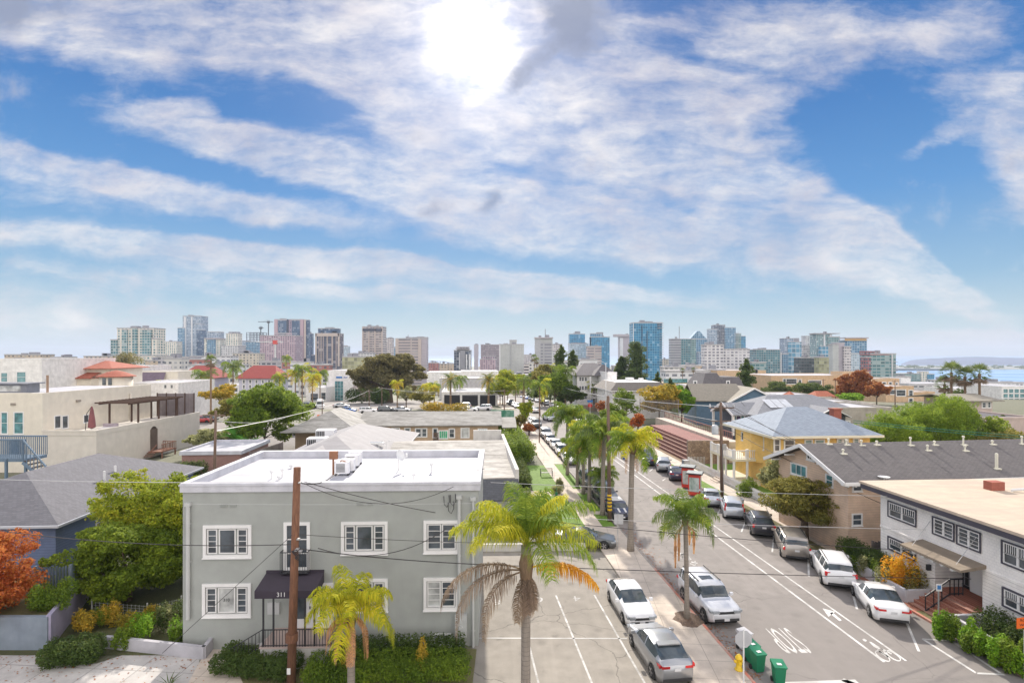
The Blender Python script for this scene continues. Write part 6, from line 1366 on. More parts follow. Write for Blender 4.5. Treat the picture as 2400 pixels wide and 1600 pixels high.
def banana(label,x,y,h,seed,n=10):
    rng=np.random.default_rng(seed); Q=[]; t=thing('banana_plant',label,'plant',(x,y,0))
    for i in range(n):
        az=rng.uniform(0,6.28); el=rng.uniform(.6,1.4); L=h*.6; p=np.array([0,0,h*.4]); e=el; pr=None
        for k in range(7):
            w_=.32*math.sin(PI*(k+.6)/7.2)*h/3.; c=np.array([math.cos(e)*math.cos(az),math.cos(e)*math.sin(az),math.sin(e)]); s=np.array([-math.sin(az),math.cos(az),0])
            cur=(p-s*w_,p+s*w_); 
            if pr: Q.append([pr[0],pr[1],cur[1],cur[0]])
            pr=cur; p=p+c*L/6; e-=.2
    addmesh('leaves',quads_mesh('banana',np.array(Q),LEAF['banana']),t); MB().tube([(0,0,0),(0,0,h*.45)],[.16,.1],8).build('stem',M('banana_stem',(.2,.22,.08)),t)
for i,(px,Y,h,lab) in enumerate(((560,78,5.6,'tall banana plant left of the magnolia'),(540,72,3.6,'short banana plant by the leaning pole'),(585,76,4.6,'middle banana plant under the magnolia'),(612,72,3.8,'banana plant beside the garage corner'),(635,70,3.2,'small banana plant at the foot of the magnolia'))): banana(lab,P(px,0,Y).x,Y,h,500+i)
# ================================================================ right side of the street
# white corner apartment building
WS=M('white_siding',(.86,.83,.80),kind='siding',rough=.8); WSH=M('white_shingle',(.86,.83,.80),kind='wshingle',rough=.85,col2=(.6,.58,.6)); BR=M('beige_roof',(.52,.43,.33),kind='stain',col2=(.45,.36,.29),var=.1); DT=M('dark_trim',(.07,.065,.085),var=.1,bmp=0)
b=Bld('corner_apartments','white shingled two-storey building with beige flat roof and brick entry steps',26.45,18.5,0,R(3.6)); zr=6.05; bl=18.6
mb=MB(); mb.box(0,18,0,bl,-.2,3.35,0); mb.box(0.004,18,0,bl,3.35,zr-.2,1); 
w=MB(); 
# recess for entry: build wall in pieces
ya,_=b.hit(2303,1400,'x',0); yb,_=b.hit(2192,1330,'x',0); ya,yb=sorted((ya,yb))
mb=MB()
for (a0_,a1_) in((0,ya),(yb,bl)): mb.box(0,18,a0_,a1_,-.2,3.35,0)
mb.box(1.8,18,ya,yb,-.2,3.35,0); mb.box(-.01,18,0,bl,3.35,zr-.2,1); mb.box(-.05,.0,0,bl,3.27,3.40,0); b.part('wall',mb,[WS,WSH])
mb=MB(); ov=.9; mb.box(-ov,19,-ov,bl+ov,zr,zr+.16,0); mb.box(-ov+.06,19,-ov+.06,bl+ov-.06,zr-.32,zr-.002,1); rf=b.part('roof',mb,[BR,DT])
mb=MB()
def rwin(x0,y0,x1,y1,half=0,glass=GL,bars=(5,0)):
    xm=(x0+x1)/2; a0_,_=b.hit(x0,y0,'x',0); a1_,_=b.hit(x1,y1,'x',0); _,zt_=b.hit(x0,y0,'x',0); 
    _,zb_=b.hit(x1,y1,'x',0); lo,hi=sorted((a0_,a1_)); md=(lo+hi)/2; mb=MB()
    for q_ in((lo,hi,zb_-.08,zb_),(lo,hi,zt_,zt_+.08),(lo-.08,lo,zb_-.08,zt_+.08),(hi,hi+.08,zb_-.08,zt_+.08)): b.fbox(mb,'x-',0,*q_,.06 if zt_>4 else .01,.1)
    s=b.part('window',mb,DT)
    for u0,u1 in((lo+.08,md-.06),(md+.06,hi-.08)):
        w1=b.win('x-',-.012,u0,u1,(zb_+zt_)/2+.02,zt_-.07,tw=.06,bars=bars,parent=s,name='sash',sill=False,glass=glass); b.win('x-',-.012,u0,u1,zb_+.07,(zb_+zt_)/2-.04,tw=.06,bars=(0,0) if bars[0] else bars,parent=s,name='sash',sill=False,glass=glass)
rwin(2085,1175,2148,1232); rwin(2190,1212,2237,1266,bars=(0,1)); rwin(2247,1232,2299,1292,bars=(0,1)); rwin(2353,1268,2425,1345); rwin(2085,1258,2146,1312); rwin(2355,1378,2425,1450)
# entry: doors, canopy, steps
mb=MB(); mb.box(1.74,1.795,ya,yb,.6,3.34); en=b.part('entry_screen',mb,M('entry_dark',(.02,.02,.022),rough=.3,bmp=0))
n=9
for k in range(n):
    y_=ya+(yb-ya)*(k+.5)/n
    if k==5: b.part('door',MB().box(1.5,1.56,y_-.45,y_+.45,1.05,3.0),WT); continue
    mb=MB(); [mb.bar((1.70,y_-.32+j*.32,1.2),(1.70,y_-.32+j*.32,3.1),.03) for j in range(3)]; [mb.bar((1.70,y_-.32,1.2+j*.47),(1.70,y_+.32,1.2+j*.47),.03) for j in range(5)]; mb.build('glazing_bars',M('bar_grey',(.3,.3,.32)),en)
BRK=M('step_brick',(.33,.115,.07),kind='brick',col2=(.42,.25,.2)); STN=M('step_nosing',(.45,.24,.17),var=.15)
z0=1.0; mb=MB(); mb.box(-.0,1.8,ya+.01,yb-.01,-.1,z0); 
for k in range(5): mb.box(-.34*(k+1),-.34*k-.002,ya+.01,yb-.01,-.1,z0-.17*(k+1)); mb.box(-.34*(k+1)-.02,-.34*(k+1)+.03,ya+.01,yb-.01,z0-.17*(k+1)+.001,z0-.17*(k+1)+.02,1)
b.part('entry_steps',mb,[BRK,STN])
mb=MB(); ym=(ya+yb)/2+.4; rail(mb,(-1.6,ym,.05),(-.1,ym,z0),.95,3,.04); rail(mb,(-.1,ym,z0),(.7,ym,z0),.95,3,.04); b.part('handrail',mb,DK)
cy0,cy1=ya-.25,yb+.9; mb=MB(); mb.poly([(-1.5,cy0,3.35),(-1.5,cy1,3.35),(-.02,cy1,3.6),(-.02,cy0,3.6)][::-1]); mb.poly([(-1.5,cy0,3.22),(-1.5,cy1,3.22),(-.02,cy1,3.4),(-.02,cy0,3.4)]); mb.poly([(-1.5,cy0,3.22),(-1.5,cy0,3.35),(-1.5,cy1,3.35),(-1.5,cy1,3.22)]); mb.poly([(-1.5,cy0,3.35),(-1.5,cy0,3.22),(-.02,cy0,3.4),(-.02,cy0,3.6)]); mb.poly([(-1.5,cy1,3.22),(-1.5,cy1,3.35),(-.02,cy1,3.6),(-.02,cy1,3.4)]); cn=b.part('canopy',mb,M('canopy_brown',(.25,.2,.15)))
for k in range(5): y_=cy0+.8+(cy1-cy0-1.6)*k/4; MB().box(-1.3,-.06,y_-.1,y_+.1,3.02,3.2).build('bracket',WT,cn)
for y_ in(cy0+.6,cy1-.6): MB().bar((-1.2,y_,3.45),(-.05,y_,4.9),.02).build('stay',WIG,cn)
text_obj('lettering','2040',.16,WT,(-.055,yb+.75,2.55),(PI/2,0,-PI/2),b.t,extr=.002) if False else None
MB().box(-.06,-.005,yb+.5,yb+1.1,2.55,2.75).build('number_plate',DT,b.t)
mb=MB(); mb.box(-.25,-.01,yb+.25,yb+.4,1.9,2.25); b.part('wall_lantern',mb,DK)
# chimney
px,py=2330,1138; d_=(1147-HY)/F; p=P(2330,1147,(H-zr-.16)/d_); t=thing('chimney','small red brick chimney on the beige roof','chimney',(p.x,p.y,zr+.16),R(3.6)); MB().box(-.45,.45,-.3,.3,0,.55).build('stack',M('chimney_brick',(.38,.12,.08),kind='brick'),t)
t=thing('rooftop_vent','pale elbow vent beside the brick chimney','vent',(p.x+1,p.y-.5,zr+.16)); MB().tube([(-.3,0,.1),(.3,-.2,.2)],.09,8).tube([(-.3,0,0),(-.3,0,.15)],.07,8).build('pipe',WH,t)
# front planters and hedges
wb=lambda x_,y_:(lambda p:(p.x,p.y))(b.X@Vector((x_,y_,0)))
PLW=M('planter_white',(.55,.54,.57),kind='streak',col2=(.45,.44,.46))
wallseg('planter_wall','white planter wall left of the brick steps, holding hedge and orange shrub',[wb(-.1,yb+.1),wb(-1.75,yb+.1),wb(-1.75,yb+1.6),wb(-1.4,yb+6.5)],0,.85,.2,PLW)
wallseg('planter_wall','white planter wall right of the brick steps below the corner hedge',[wb(-.1,ya-.1),wb(-1.9,ya-.1),wb(-2.1,ya-9)],0,.9,.2,PLW)
hedge('hedge','clipped dark hedge under the lower windows left of the entry',[wb(-.9,yb+2.6),wb(-.8,yb+7)],1.3,1.9,'dark',15000,.11,601)
hedge('hedge','clipped dark hedge at the right edge below the windows',[wb(-.9,ya-.9),wb(-.9,ya-8)],1.5,1.9,'dark',18000,.10,602)
x,y=wb(-1.0,yb+1.15); bush('bright orange flowering shrub beside the entry',x,y,.95,.85,2.5,'orange',3200,.12,603,base=.3); x,y=wb(-.7,yb+.9); bush('green leaves under the orange shrub by the entry',x,y,.8,.8,1.6,'olive',1500,.12,604,base=.3)
for i,(px,py,r_,h_,lab) in enumerate(((2205,1500,.55,1.7,'first street shrub beside the parking sign'),(2228,1508,.6,1.6,'street shrub second from the parking sign'),(2270,1525,.65,1.8,'street shrub third from the parking sign, tall'),(2290,1545,.55,1.4,'street shrub fourth from the parking sign'),(2325,1560,.65,1.7,'street shrub fifth from the parking sign'),(2360,1575,.65,1.8,'street shrub nearly at the right edge'),(2390,1590,.6,1.8,'street shrub touching the right edge'))):
    x,y=g_(px,py); bush(lab,x+.3,y+.2,r_,r_,h_*.85,'green' if i%2 else 'bright',2600,.12,610+i,group='shrubs on the corner verge')
for i,(px,py,lab) in enumerate(((2000,1350,'spindly shrub beside the big white SUV'),(2022,1362,'second spindly shrub past the big white SUV'),(2045,1375,'leafy shrub above the white sedan'),(2068,1392,'shrub right above the white sedan roof'),(1975,1330,'thin shrub left of the big white SUV nose'))):
    x,y=g_(px,py); bush(lab,x+.7,y+.6,.5,.5,1.5,'silver' if i%2 else 'green',1700,.11,620+i,group='shrubs on the verge by the angled cars')
# tan house with dark roof
TN=M('tan_siding',(.66,.49,.37),kind='siding',rough=.85); DR=M('dark_shingle',(.16,.145,.142),kind='shingle',col2=(.05,.05,.055),p=AST)
b=Bld('tan_apartments','tan gabled apartment house with a long dark shingle roof',25.0,40.2,0,AST*1.6)
mb=MB(); mb.box(0,30,0,8.4,-.2,5.85); mb.poly([(0,0,5.85),(0,4.2,7.5),(0,8.4,5.85)]); b.part('wall',mb,TN)
mb=MB(); gable(mb,-.9,31,-.75,9.15,5.75,2.0,'x'); rf=b.part('roof',mb,DR)
mb=MB()
for s,(ya_,yb_) in enumerate(((-.8,4.2),(9.2,4.2))): mb.bar((-.95,ya_,5.6),(-.95,yb_,7.62),.1,.28)
mb.box(-.9,31,-.85,-.76,5.48,5.72); mb.build('bargeboard',WT,rf)
mb=MB(); [mb.box(k*.62,k*.62+.12,-.74,-.02,5.36,5.5) for k in range(-1,50)]; [mb.bar((-.9,y_,z_),(-.0,y_,z_),.12) for y_,z_ in((.3,5.75),(2.2,6.5),(6.2,6.5),(8.1,5.75))]; mb.build('rafter_tails',WT,rf)
b.wpx('x-',0,1894,1061,1908,1075,tw=.15,bars=(2,1)); b.wpx('x-',0,1856,1090,1890,1112,tw=.12,bars=(2,0),glass=GLT); b.wpx('x-',0,1938,1114,1952,1137,tw=.1,bars=(0,1),glass=GLT)
for x0,x1,y0,y1 in((2000,2018,1128,1148),(1999,2018,1206,1228),(2352,2372,1112,1122)): b.wpx('y-',0,x0,y0,x1,y1,tw=.1,bars=(0,1))
for px,py,h_ in((1942,1040,.5),(1984,1042,.5),(2019,1043,.5),(2055,1042,.35),(2134,1043,.8),(2190,1042,.35),(2258,1042,.9),(2326,1041,.35),(2395,1040,.8),(1976,1063,.4),(2174,1055,.5),(2262,1056,.5),(2336,1098,1.5)):
    # on the near slope: intersect ray with the slope plane
    best=None; q_=b.I@P(px,py,50.)-b.cam
    for k in range(400):
        t_=.5+k*.002; p=b.cam+q_*t_; zz=5.75+2.0*(p.y+.75)/4.95
        if p.z<=zz: best=p; break
    if best is None: continue
    mb=MB(); h_*=.75; mb.tube([(best.x,best.y,best.z-.1),(best.x,best.y,best.z+h_)],.06 if h_<1 else .1,8); mb.lathe([(.1,0),(.1,.1),(.03,.15)],(best.x,best.y,best.z+h_-.05),10); mb.box(best.x-.25,best.x+.25,best.y-.2,best.y+.2,best.z-.04,best.z+.04); b_o=mb.build('roof_vent',M('cream_metal',(.62,.6,.5),rough=.6,bmp=0,var=.1),rf)
q_=b.I@P(2085,1110,39.4); mb=MB(); mb.lathe([(.02,0),(.25,.04),(.4,.14),(.38,.14),(.2,.05)],(q_.x,-.6,5.9),14); mb.bar((q_.x,-.6,5.5),(q_.x,-.6,5.9),.05); b.part('satellite_dish',mb,WH)
plank_fence('dark weathered plank fence between the tan and white buildings',[(25.1,37.6),(28.5,38.6)],0,2.0,M('dark_plank',(.12,.10,.09),kind='plank'))
# picket fence and yellow house lot
t=thing('picket_fence','white picket fence along the sidewalk in front of the yellow house','fence',(0,0,0)); PK=M('picket_white',(.7,.7,.72),var=.06,bmp=0); mb=MB()
fx=lambda y_:XR(y_)+3.35
y_=53.0
while y_<73.5:
    mb.bar((fx(y_),y_,.1),(fx(y_),y_,1.15),.02,.1); mb.bar((fx(y_)-.01,y_,1.15),(fx(y_)-.01,y_,1.24),.015,.05); y_+=.19
for k in range(12): mb.bar((fx(53)+.1+k*.2,53.,.1),(fx(53)+.1+k*.2,53.,1.2),.1,.02); mb.bar((fx(73.5)+.1+k*.2,73.5,.1),(fx(73.5)+.1+k*.2,73.5,1.2),.1,.02)
mb.build('pickets',PK,t); mb=MB(); 
for z_ in(.4,.95): mb.bar((fx(53),53,z_),(fx(73.5),73.5,z_),.05,.08); mb.bar((fx(53),53,z_),(fx(53)+2.4,53,z_),.08,.05)
mb.build('rails',PK,t)
mb=MB(); mb.prism([(fx(53)+.1,53.2),(fx(53)+8,53.2),(fx(73)+8,73.4),(fx(73)+.1,73.4)],-.05,.2); tag(struct('lawn',mb,GRS,'front lawn of the yellow house'),None)
YW=M('yellow_siding',(.78,.52,.17),kind='siding',rough=.8); BLS=M('blue_grey_shingle',(.30,.35,.42),kind='shingle',col2=(.2,.23,.28),p=AST)
b=Bld('yellow_house','two-storey yellow house with a blue-grey hip roof and white balcony porch',28.4,58.0,0,AST*1.0); e=6.45
mb=MB(); mb.box(0,10.6,0,9.0,-.2,e); mb.prism([(-.9,3.6),(0,2.6),(0,6.4),(-.9,5.4)],2.9,e); b.part('wall',mb,YW)
mb=MB(); hip(mb,-1.1,11.3,-1.1,10.1,e,2.55,axis='x',inset=5.0); rf=b.part('roof',mb,BLS); mb=MB(); mb.box(-1.14,11.34,-1.14,-1.105,e-.25,e); mb.box(-1.14,-1.105,-1.1,10.1,e-.25,e); mb.box(-1.0,11.2,-1.0,10,e-.28,e-.13); mb.build('fascia',M('cream_trim',(.72,.67,.52),var=.05,bmp=0),rf)
mb=MB(); mb.box(8.3,9.2,2.6,3.4,e+.8,e+2.35); mb.box(8.2,9.3,2.5,3.5,e+2.35,e+2.5); mb.build('chimney',M('chimney_brick'  ,(.38,.12,.08)),rf)
for x0,x1,y0,y1 in((1816,1826,1030,1055),(1840,1860,1032,1054),(1888,1902,1032,1042),(1912,1930,1032,1042),(1964,1972,1030,1036),(1978,1986,1030,1036),(2002,2011,1029,1036)): b.wpx('y-',0,x0,y0,x1,y1,tw=.15,bars=(0,1),glass=GLT if x0>1880 else GL)
for x0,x1,y0,y1 in((1739,1744,1014,1030),(1748,1753,1016,1040),(1756,1760,1016,1032),(1775,1790,1024,1050)): b.wpx('x-',0,x0,y0,x1,y1,tw=.12,bars=(0,0),glass=GLT if x0>1770 else GL)
# porch with balcony on the street side
mb=MB(); mb.box(-3.2,-.01,3.2,9.2,3.0,3.25); mb.box(-3.2,-.01,3.2,9.2,.0,.75); po=b.part('porch',mb,M('cream_trim'  ,(.72,.67,.52)))
mb=MB(); rail(mb,(-3.1,3.3,3.25),(-3.1,9.1,3.25),.95,28,.05); rail(mb,(-3.1,3.3,3.25),(-.05,3.3,3.25),.95,14,.05); mb.build('balustrade',WT,po)
for x_,y_ in((-3.05,3.35),(-3.05,5.3),(-3.05,7.2),(-3.05,9.05),(-1.5,3.35)): MB().tube([(x_,y_,.75),(x_,y_,3.)],.14,10).build('column',WT,po); MB().box(x_-.14,x_+.14,y_-.14,y_+.14,3.25,4.35).build('post',WT,po)
mb=MB(); [mb.box(-3.2-.32*(k+1),-3.2-.32*k,5.4,7.1,0,.75-.18*(k+1)) for k in range(4)]; mb.build('steps',CO,po)
bush('lush green shrub beside the yellow house steps',24.8,57.2,1.1,1.1,1.9,'green',2600,.16,701)
bush('hedge-like shrub in the yellow house garden',27,54.6,2,1,1.2,'bright',2200,.15,702)
# street tree in front of tan house
tree('street_tree','round leafy street tree in front of the tan gabled house','tree',XR(43.5)+.95,43.6,5.5,3.4,'olive',rz=2.4,ry=3.0,n=32000,size=.15,nc=36,trunk=.2,tr=.3,seed=41,cs=.33,low=-.7)
tree('street_tree','smaller greyish tree behind the round street tree','tree',24.9,49.3,5.9,2.5,'silver',rz=2.2,n=13000,size=.16,nc=24,trunk=.2,tr=.15,seed=42,cs=.33)
# pebble wall + brick terrace
t0=thing('stone_wall','cobbled garden wall at the end of the brick terrace','wall',(24.3,74.6,0),R(3)); MB().box(0,5.8,0,.5,0,3.2).build('masonry',M('cobble',(.34,.25,.19),kind='stone',col2=(.2,.14,.11)),t0)
TB=M('terrace_brick',(.22,.10,.075),kind='brick',col2=(.14,.05,.04)); TP=M('red_gravel',(.28,.13,.11),kind='dirt',col2=(.22,.08,.07))
t=thing('brick_terrace','stepped red-brown brick retaining terrace along the sidewalk','retaining wall',(0,0,0)); ty0,ty1=75.5,97
for k in range(5):
    mb=MB(); A=lambda y_,o:(XR(y_)+3.9+o*.4,y_)
    mb.prism([A(ty0,k),A(ty0,k+.96),A(ty1,k+.96),A(ty1,k)],0,.45+k*.42); mb.build('tier',TB,t)
mb=MB(); mb.prism([A(ty0,5),A(ty0,14),A(ty1,14),A(ty1,5)],0,2.5); mb.build('gravel_bed',TP,t)
mb=MB(); mb.prism([A(ty0,14.1),A(ty0,19),A(ty1+8,19),A(ty1+8,14.1)],0,2.9); o=struct('path',mb,CO,'raised concrete path above the brick terrace')
t=thing('handrail','red-brown metal railing along the raised path','railing',(0,0,0)); mb=MB(); rail(mb,(A(ty0+2,18.5)[0],ty0+2,2.9),(A(ty1+8,18.5)[0],ty1+8,2.9),1.0,40,.06,.15); mb.build('rails',M('rail_red',(.3,.15,.13)),t)
mb=MB(); mb.prism([(XR(74)+3.2,74),(XR(74)+3.85,74),(XR(106)+3.85,106),(XR(106)+3.2,106)],-.05,.125); struct('flower_bed',mb,M('dry_soil',(.3,.19,.1),kind='dirt'),'dry orange soil strip below the terrace')
t=thing('signal_cabinet','grey utility cabinet on the sidewalk beside the silver SUV','cabinet',(XR(68)+.9,68,.12),AST); MB().box(-.35,.35,-.4,.4,0,1.7).build('casing',M('galvanised'  ,(.42,.42,.42)),t); MB().box(-.3,.3,-.42,-.402,.15,1.6).build('door',M('cabinet_grey',(.5,.5,.5)),t)
# grey bungalow behind terrace
b=Bld('bungalow','dark grey craftsman bungalow with white-trimmed gables and solar panels',36.5,80,3.1,AST*1.2); GB=M('charcoal_siding',(.10,.105,.125),kind='siding'); SH2=M('slate_shingle2',(.25,.26,.29),kind='shingle',p=AST)
mb=MB(); mb.box(0,17,0,11,-3,3.0); mb.poly([(0,2,3),(0,5.,4.6),(0,8,3)][::-1]); b.part('wall',mb,GB)
mb=MB(); hip(mb,-.8,17.6,-.8,12,3.0,2.6,axis='x',inset=5.5); rf=b.part('roof',mb,SH2); mb=MB(); gable(mb,-3.2,3,1.5,8.5,2.9,1.6,'x'); gr=mb.build('porch_gable',SH2,rf); mb=MB(); mb.bar((-3.25,1.4,2.8),(-3.25,5,4.45),.1,.3); mb.bar((-3.25,8.6,2.8),(-3.25,5,4.45),.1,.3); mb.build('bargeboard',WT,gr)
mb=MB(); gable(mb,7,12.5,-2.6,3,3.0,1.3,'y'); gr=mb.build('side_gable',SH2,rf); mb=MB(); mb.bar((6.9,-2.65,2.9),(9.75,-2.65,4.2),.3,.1); mb.bar((12.6,-2.65,2.9),(9.75,-2.65,4.2),.3,.1); mb.build('bargeboard',WT,gr); MB().poly([(7.2,-2.,3.),(12.3,-2.,3.),(9.75,-2.,4.1)]).box(7.3,12.2,-2,0,-3,2.95).build('bay_wall',GB,b.t)
mb=MB(); [mb.poly([(2.6+k*1.3,1.2,3.98),(3.8+k*1.3,1.2,3.98),(3.8+k*1.3,3.6,5.06),(2.6+k*1.3,3.6,5.06)]) for k in range(3)]; mb.build('solar_panel',M('panel_pale',(.6,.62,.65),rough=.2,bmp=0),rf)
for x_,y_ in((-3,1.8),(-3,8.2)): MB().bar((x_,y_,-.2),(x_,y_,2.85),.3).build('porch_post',WT,b.t)
for a0_,a1_ in((.8,1.6),(2,2.8),(4.,4.9),(6.5,7.4)): b.win('x-',0,a0_,a1_,.6,2.4,tw=.18,glass=GLT)
for a0_,a1_ in((1.0,2.4),(3.0,4.2),(5.,6.)): b.win('y-',0,a0_,a1_,.5,2.3,tw=.18,glass=GLT)
b.part('door',MB().box(-.06,-.01,5.2,6.1,-.1,2.1),M('purple_door',(.12,.07,.16)))
# ================================================================ middle distance
def simple(name,label,px0,px1,pyt,Y,wall,dep=None,rz=AST,base=None,roofmat=None,wins=None,cat='building',tw=.2,bars=(0,1),glass=None,parapet=.3,zb=None,face='y-'):
    """flat-roofed block given by its front picture extents at depth Y; wins = rows of (x0,y0,x1,y1)"""
    x0=P(px0,0,Y).x; x1=P(px1,0,Y).x; zt=P(0,pyt,Y).z; base=min(tz(Y),zt-3) if base is None else base; w_=(x1-x0)/math.cos(rz); dep=dep or w_*.6
    b=Bld(name,label,x0,Y,base,rz,cat); h=zt-base
    mb=MB(); mb.box(0,w_,0,dep,-3,h-parapet); b.part('wall',mb,wall)
    mb=MB(); pw_=min(.3,w_*.05); hh=h-parapet
    mb.box(-.06,w_+.06,-.06,pw_,hh,h,1); mb.box(-.06,w_+.06,dep-pw_,dep+.06,hh,h,1); mb.box(-.06,pw_,pw_,dep-pw_,hh,h,1); mb.box(w_-pw_,w_+.06,pw_,dep-pw_,hh,h,1); mb.box(pw_,w_-pw_,pw_,dep-pw_,hh-.1,hh+.05,0)
    b.part('roof',mb,[roofmat or FR,wall])
    for q in(wins or []): b.wpx(face,0,*q,tw=tw,bars=bars,glass=glass or GL,sill=False)
    b.w=w_; b.h=h; b.d=dep; return b
def grid(x0,x1,n,y0,y1,m,fx=.6,fy=.6):
    out=[]
    for j in range(m):
        for i in range(n):
            a=x0+(x1-x0)*(i+.5-fx/2)/n; c=x0+(x1-x0)*(i+.5+fx/2)/n; d=y0+(y1-y0)*(j+.5-fy/2)/m; e=y0+(y1-y0)*(j+.5+fy/2)/m; out.append((a,d,c,e))
    return out
WW=M('white_stucco',(.80,.78,.76),kind='streak',col2=(.55,.54,.52)); LAV=M('lavender_stucco',(.50,.50,.60),var=.08); TILE=M('terracotta_tile',(.42,.12,.07),kind='tiles',col2=(.22,.06,.04)); RR=M('red_roof',(.35,.06,.05),kind='shingle',col2=(.2,.04,.04)); TP2=M('tan_apartment',(.60,.42,.26),kind='streak',col2=(.52,.37,.24)); DGR2=M('dark_grey_roof',(.14,.13,.14),kind='shingle',col2=(.08,.08,.08)); PKW=M('pinkish_wall',(.5,.4,.36),var=.15)
simple('white_block','white flat-roofed block at the left edge with two dark windows',-60,88,840,105,WW,22,wins=[(3,874,17,894),(40,872,60,895)],base=0,glass=GLT)
b=simple('spanish_building','cream mission-style building with terracotta hip roof',145,250,863,118,CR,12,base=0,parapet=.05); mb=MB(); hip(mb,-1.2,b.w+1.2,-1.2,13,b.h,1.6,axis='x',inset=5); b.part('tile_roof',mb,TILE)
mb=MB(); mb.box(-5,8,-3,-.01,0,b.h-2.0); b.part('wing_wall',mb,CR); mb=MB(); mb.poly([(-5.5,-3.6,b.h-2.0),(8.2,-3.6,b.h-2.0),(8.2,-.02,b.h-.9),(-5.5,-.02,b.h-.9)]); mb.box(-5.5,8.2,-3.6,-.02,b.h-2.15,b.h-2.01); b.part('wing_roof',mb,TILE)
for x0,x1 in((127,131),(133,138),(158,162),(164,169),(206,213),(220,227)): b.wpx('y-',-3 if x0<200 else 0,x0,884,x1,891,tw=.12,bars=(0,0),sill=False)
t=thing('round_tower','low cream rotunda with a conical terracotta roof','building',(P(272,0,112).x,112,0)); zz=P(0,881,112).z; MB().lathe([(2.9,0),(2.9,zz)],n=20).build('wall',CR,t,True); MB().lathe([(3.5,zz-.1),(3.5,zz+.02),(1.5,zz+.85),(.1,zz+1.2)],n=20).build('roof',TILE,t)
for a in(-.1,.28): MB().box(-.35,.35,-.05,.05,zz-1.7,zz-.3).build('window',GL,t).location=(2.93*math.sin(a),-2.93*math.cos(a),0)
simple('white_block','long low white roof between the rotunda and the red roofs',190,315,858,175,WW,20,wins=None); simple('flat_building','white flat-roofed building with roof equipment beyond the cream building',296,412,897,125,WW,18,base=0,wins=[(385,902,390,909),(400,902,405,909)])
b=simple('grey_mansard_building','building with a long dark grey mansard roof band',318,412,870,165,CR,14); mb=MB(); mb.poly([(0,-1.8,b.h-3.2),(b.w*.72,-1.8,b.h-3.2),(b.w*.72,-.03,b.h-.3),(0,-.03,b.h-.3)]); b.part('mansard',mb,M('purple_grey_roof',(.16,.12,.16)))
for px0,px1,lab in((420,490,'left red-roofed lavender building with white trim'),(560,640,'right red-roofed lavender building beside the palms')):
    b=simple('red_roofed_building',lab,px0,px1,886,185,LAV,14,parapet=.05,wins=grid(px0+4,px1-2,4 if px0<500 else 5,888,912,2,.3,.6),glass=GL); mb=MB(); hip(mb,-1,b.w+1,-1,15,b.h,4.2,axis='x',inset=3.); b.part('roof',mb,RR)
b=simple('shop_building','white shop with a dark blue fascia band and shopfront windows',366,482,923,158,WW,12,wins=[(374,936,382,947),(388,936,404,947),(412,934,432,947),(441,934,452,952),(460,934,474,947)]); mb=MB(); mb.box(-.3,b.w+.3,-.4,-.07,b.h-1.2,b.h+.15); b.part('fascia',mb,M('navy_fascia',(.05,.07,.12)))
simple('long_grey_building','long low grey-white building behind the dark shop',440,600,902,215,WW,14,wins=grid(445,560,8,908,918,1,.5,.8))
for px,Y,h,r,k,lab in((165,180,11,6,'dark','dark bushy tree beyond the left white block'),(108,190,10,5,'yellow','yellow-green tree left of the dark bushy tree'),(235,230,12,8,'green','tree mass behind the tiled roof'),(20,210,17,7,'olive','airy tree at the left edge against the sky'),(345,240,12,8,'olive','olive trees below the stepped white tower'),(385,250,11,7,'dark','dark tree right of the olive group'),(48,200,12,5,'dark','dark low tree near the left edge')):
    tree('broadleaf_tree',lab,'tree',P(px,0,Y).x,Y,h,r,k,n=3500,size=.7,nc=14,seed=int(px)+700,trunk=.15)
conifer('pine_tree','dark layered pine rising left of the stepped white tower',P(292,0,215).x,215,19,7,'brown',n=5000,size=.6,seed=55,shape=-1,bare=.3)
# bank
b=simple('bank_building','white bank building with a tall teal glass front and blue sign',765,842,868,225,WW,22,base=tz(225),rz=0); b.wpx('y-',0,785,893,804,941,tw=.3,bars=(2,5),glass=GLT,name='curtain_window'); mb=MB(); a0,z1=b.hit(788,882,'y',0); a1,z0=b.hit(802,886,'y',0); mb.box(a0,a1,-.2,-.02,z0,z1); b.part('sign_panel',mb,M('sign_blue'  ,(.05,.2,.5))); text_obj('lettering','Banner Bank',1.1,M('sign_ink',(.05,.12,.45)),(a1+4.2,-.1,(z0+z1)/2-.1),(PI/2,0,0),b.t) if False else None
mb=MB(); a0,_=b.hit(804,884,'y',0); a1,_=b.hit(816,884,'y',0); [mb.box(a0+.3+k*.55,a0+.65+k*.55,-.12,-.02,z0+.1,z1-.15-.1*(k%2)) for k in range(int((a1-a0)/.55)-0)]; b.part('sign_letters',mb,M('sign_ink',(.05,.12,.45)))
b2=simple('bank_wing','low white wing with a shaded porch left of the bank',717,764,908,215,WW,16,rz=0,wins=[(728,922,745,938),(753,920,763,936)],glass=GL)
mb=MB(); mb.box(b.w+.3,b.w+6,-6,-.1,0,5.2); b.part('entrance',mb,M('bronze_wall',(.3,.24,.2))); mb=MB(); mb.poly([(b.w-1,-8,5.3),(b.w+8,-8,5.3),(b.w+8,1,7.5),(b.w-1,1,7.5)]); b.part('entrance_roof',mb,M('bronze_roof',(.3,.25,.22)))
tree('fig_tree','huge spreading brown-green fig tree in front of the towers','tree',P(912,0,200).x,200,19.9,15.8,'brown',rz=9.6,ry=12,n=60000,size=.7,nc=70,trunk=.1,tr=1.3,seed=61,cs=.22,low=-.8)
bush('dark green undergrowth on the left under the fig tree',P(860,0,188).x,188,8,4,6,'dark',3500,.6,801)
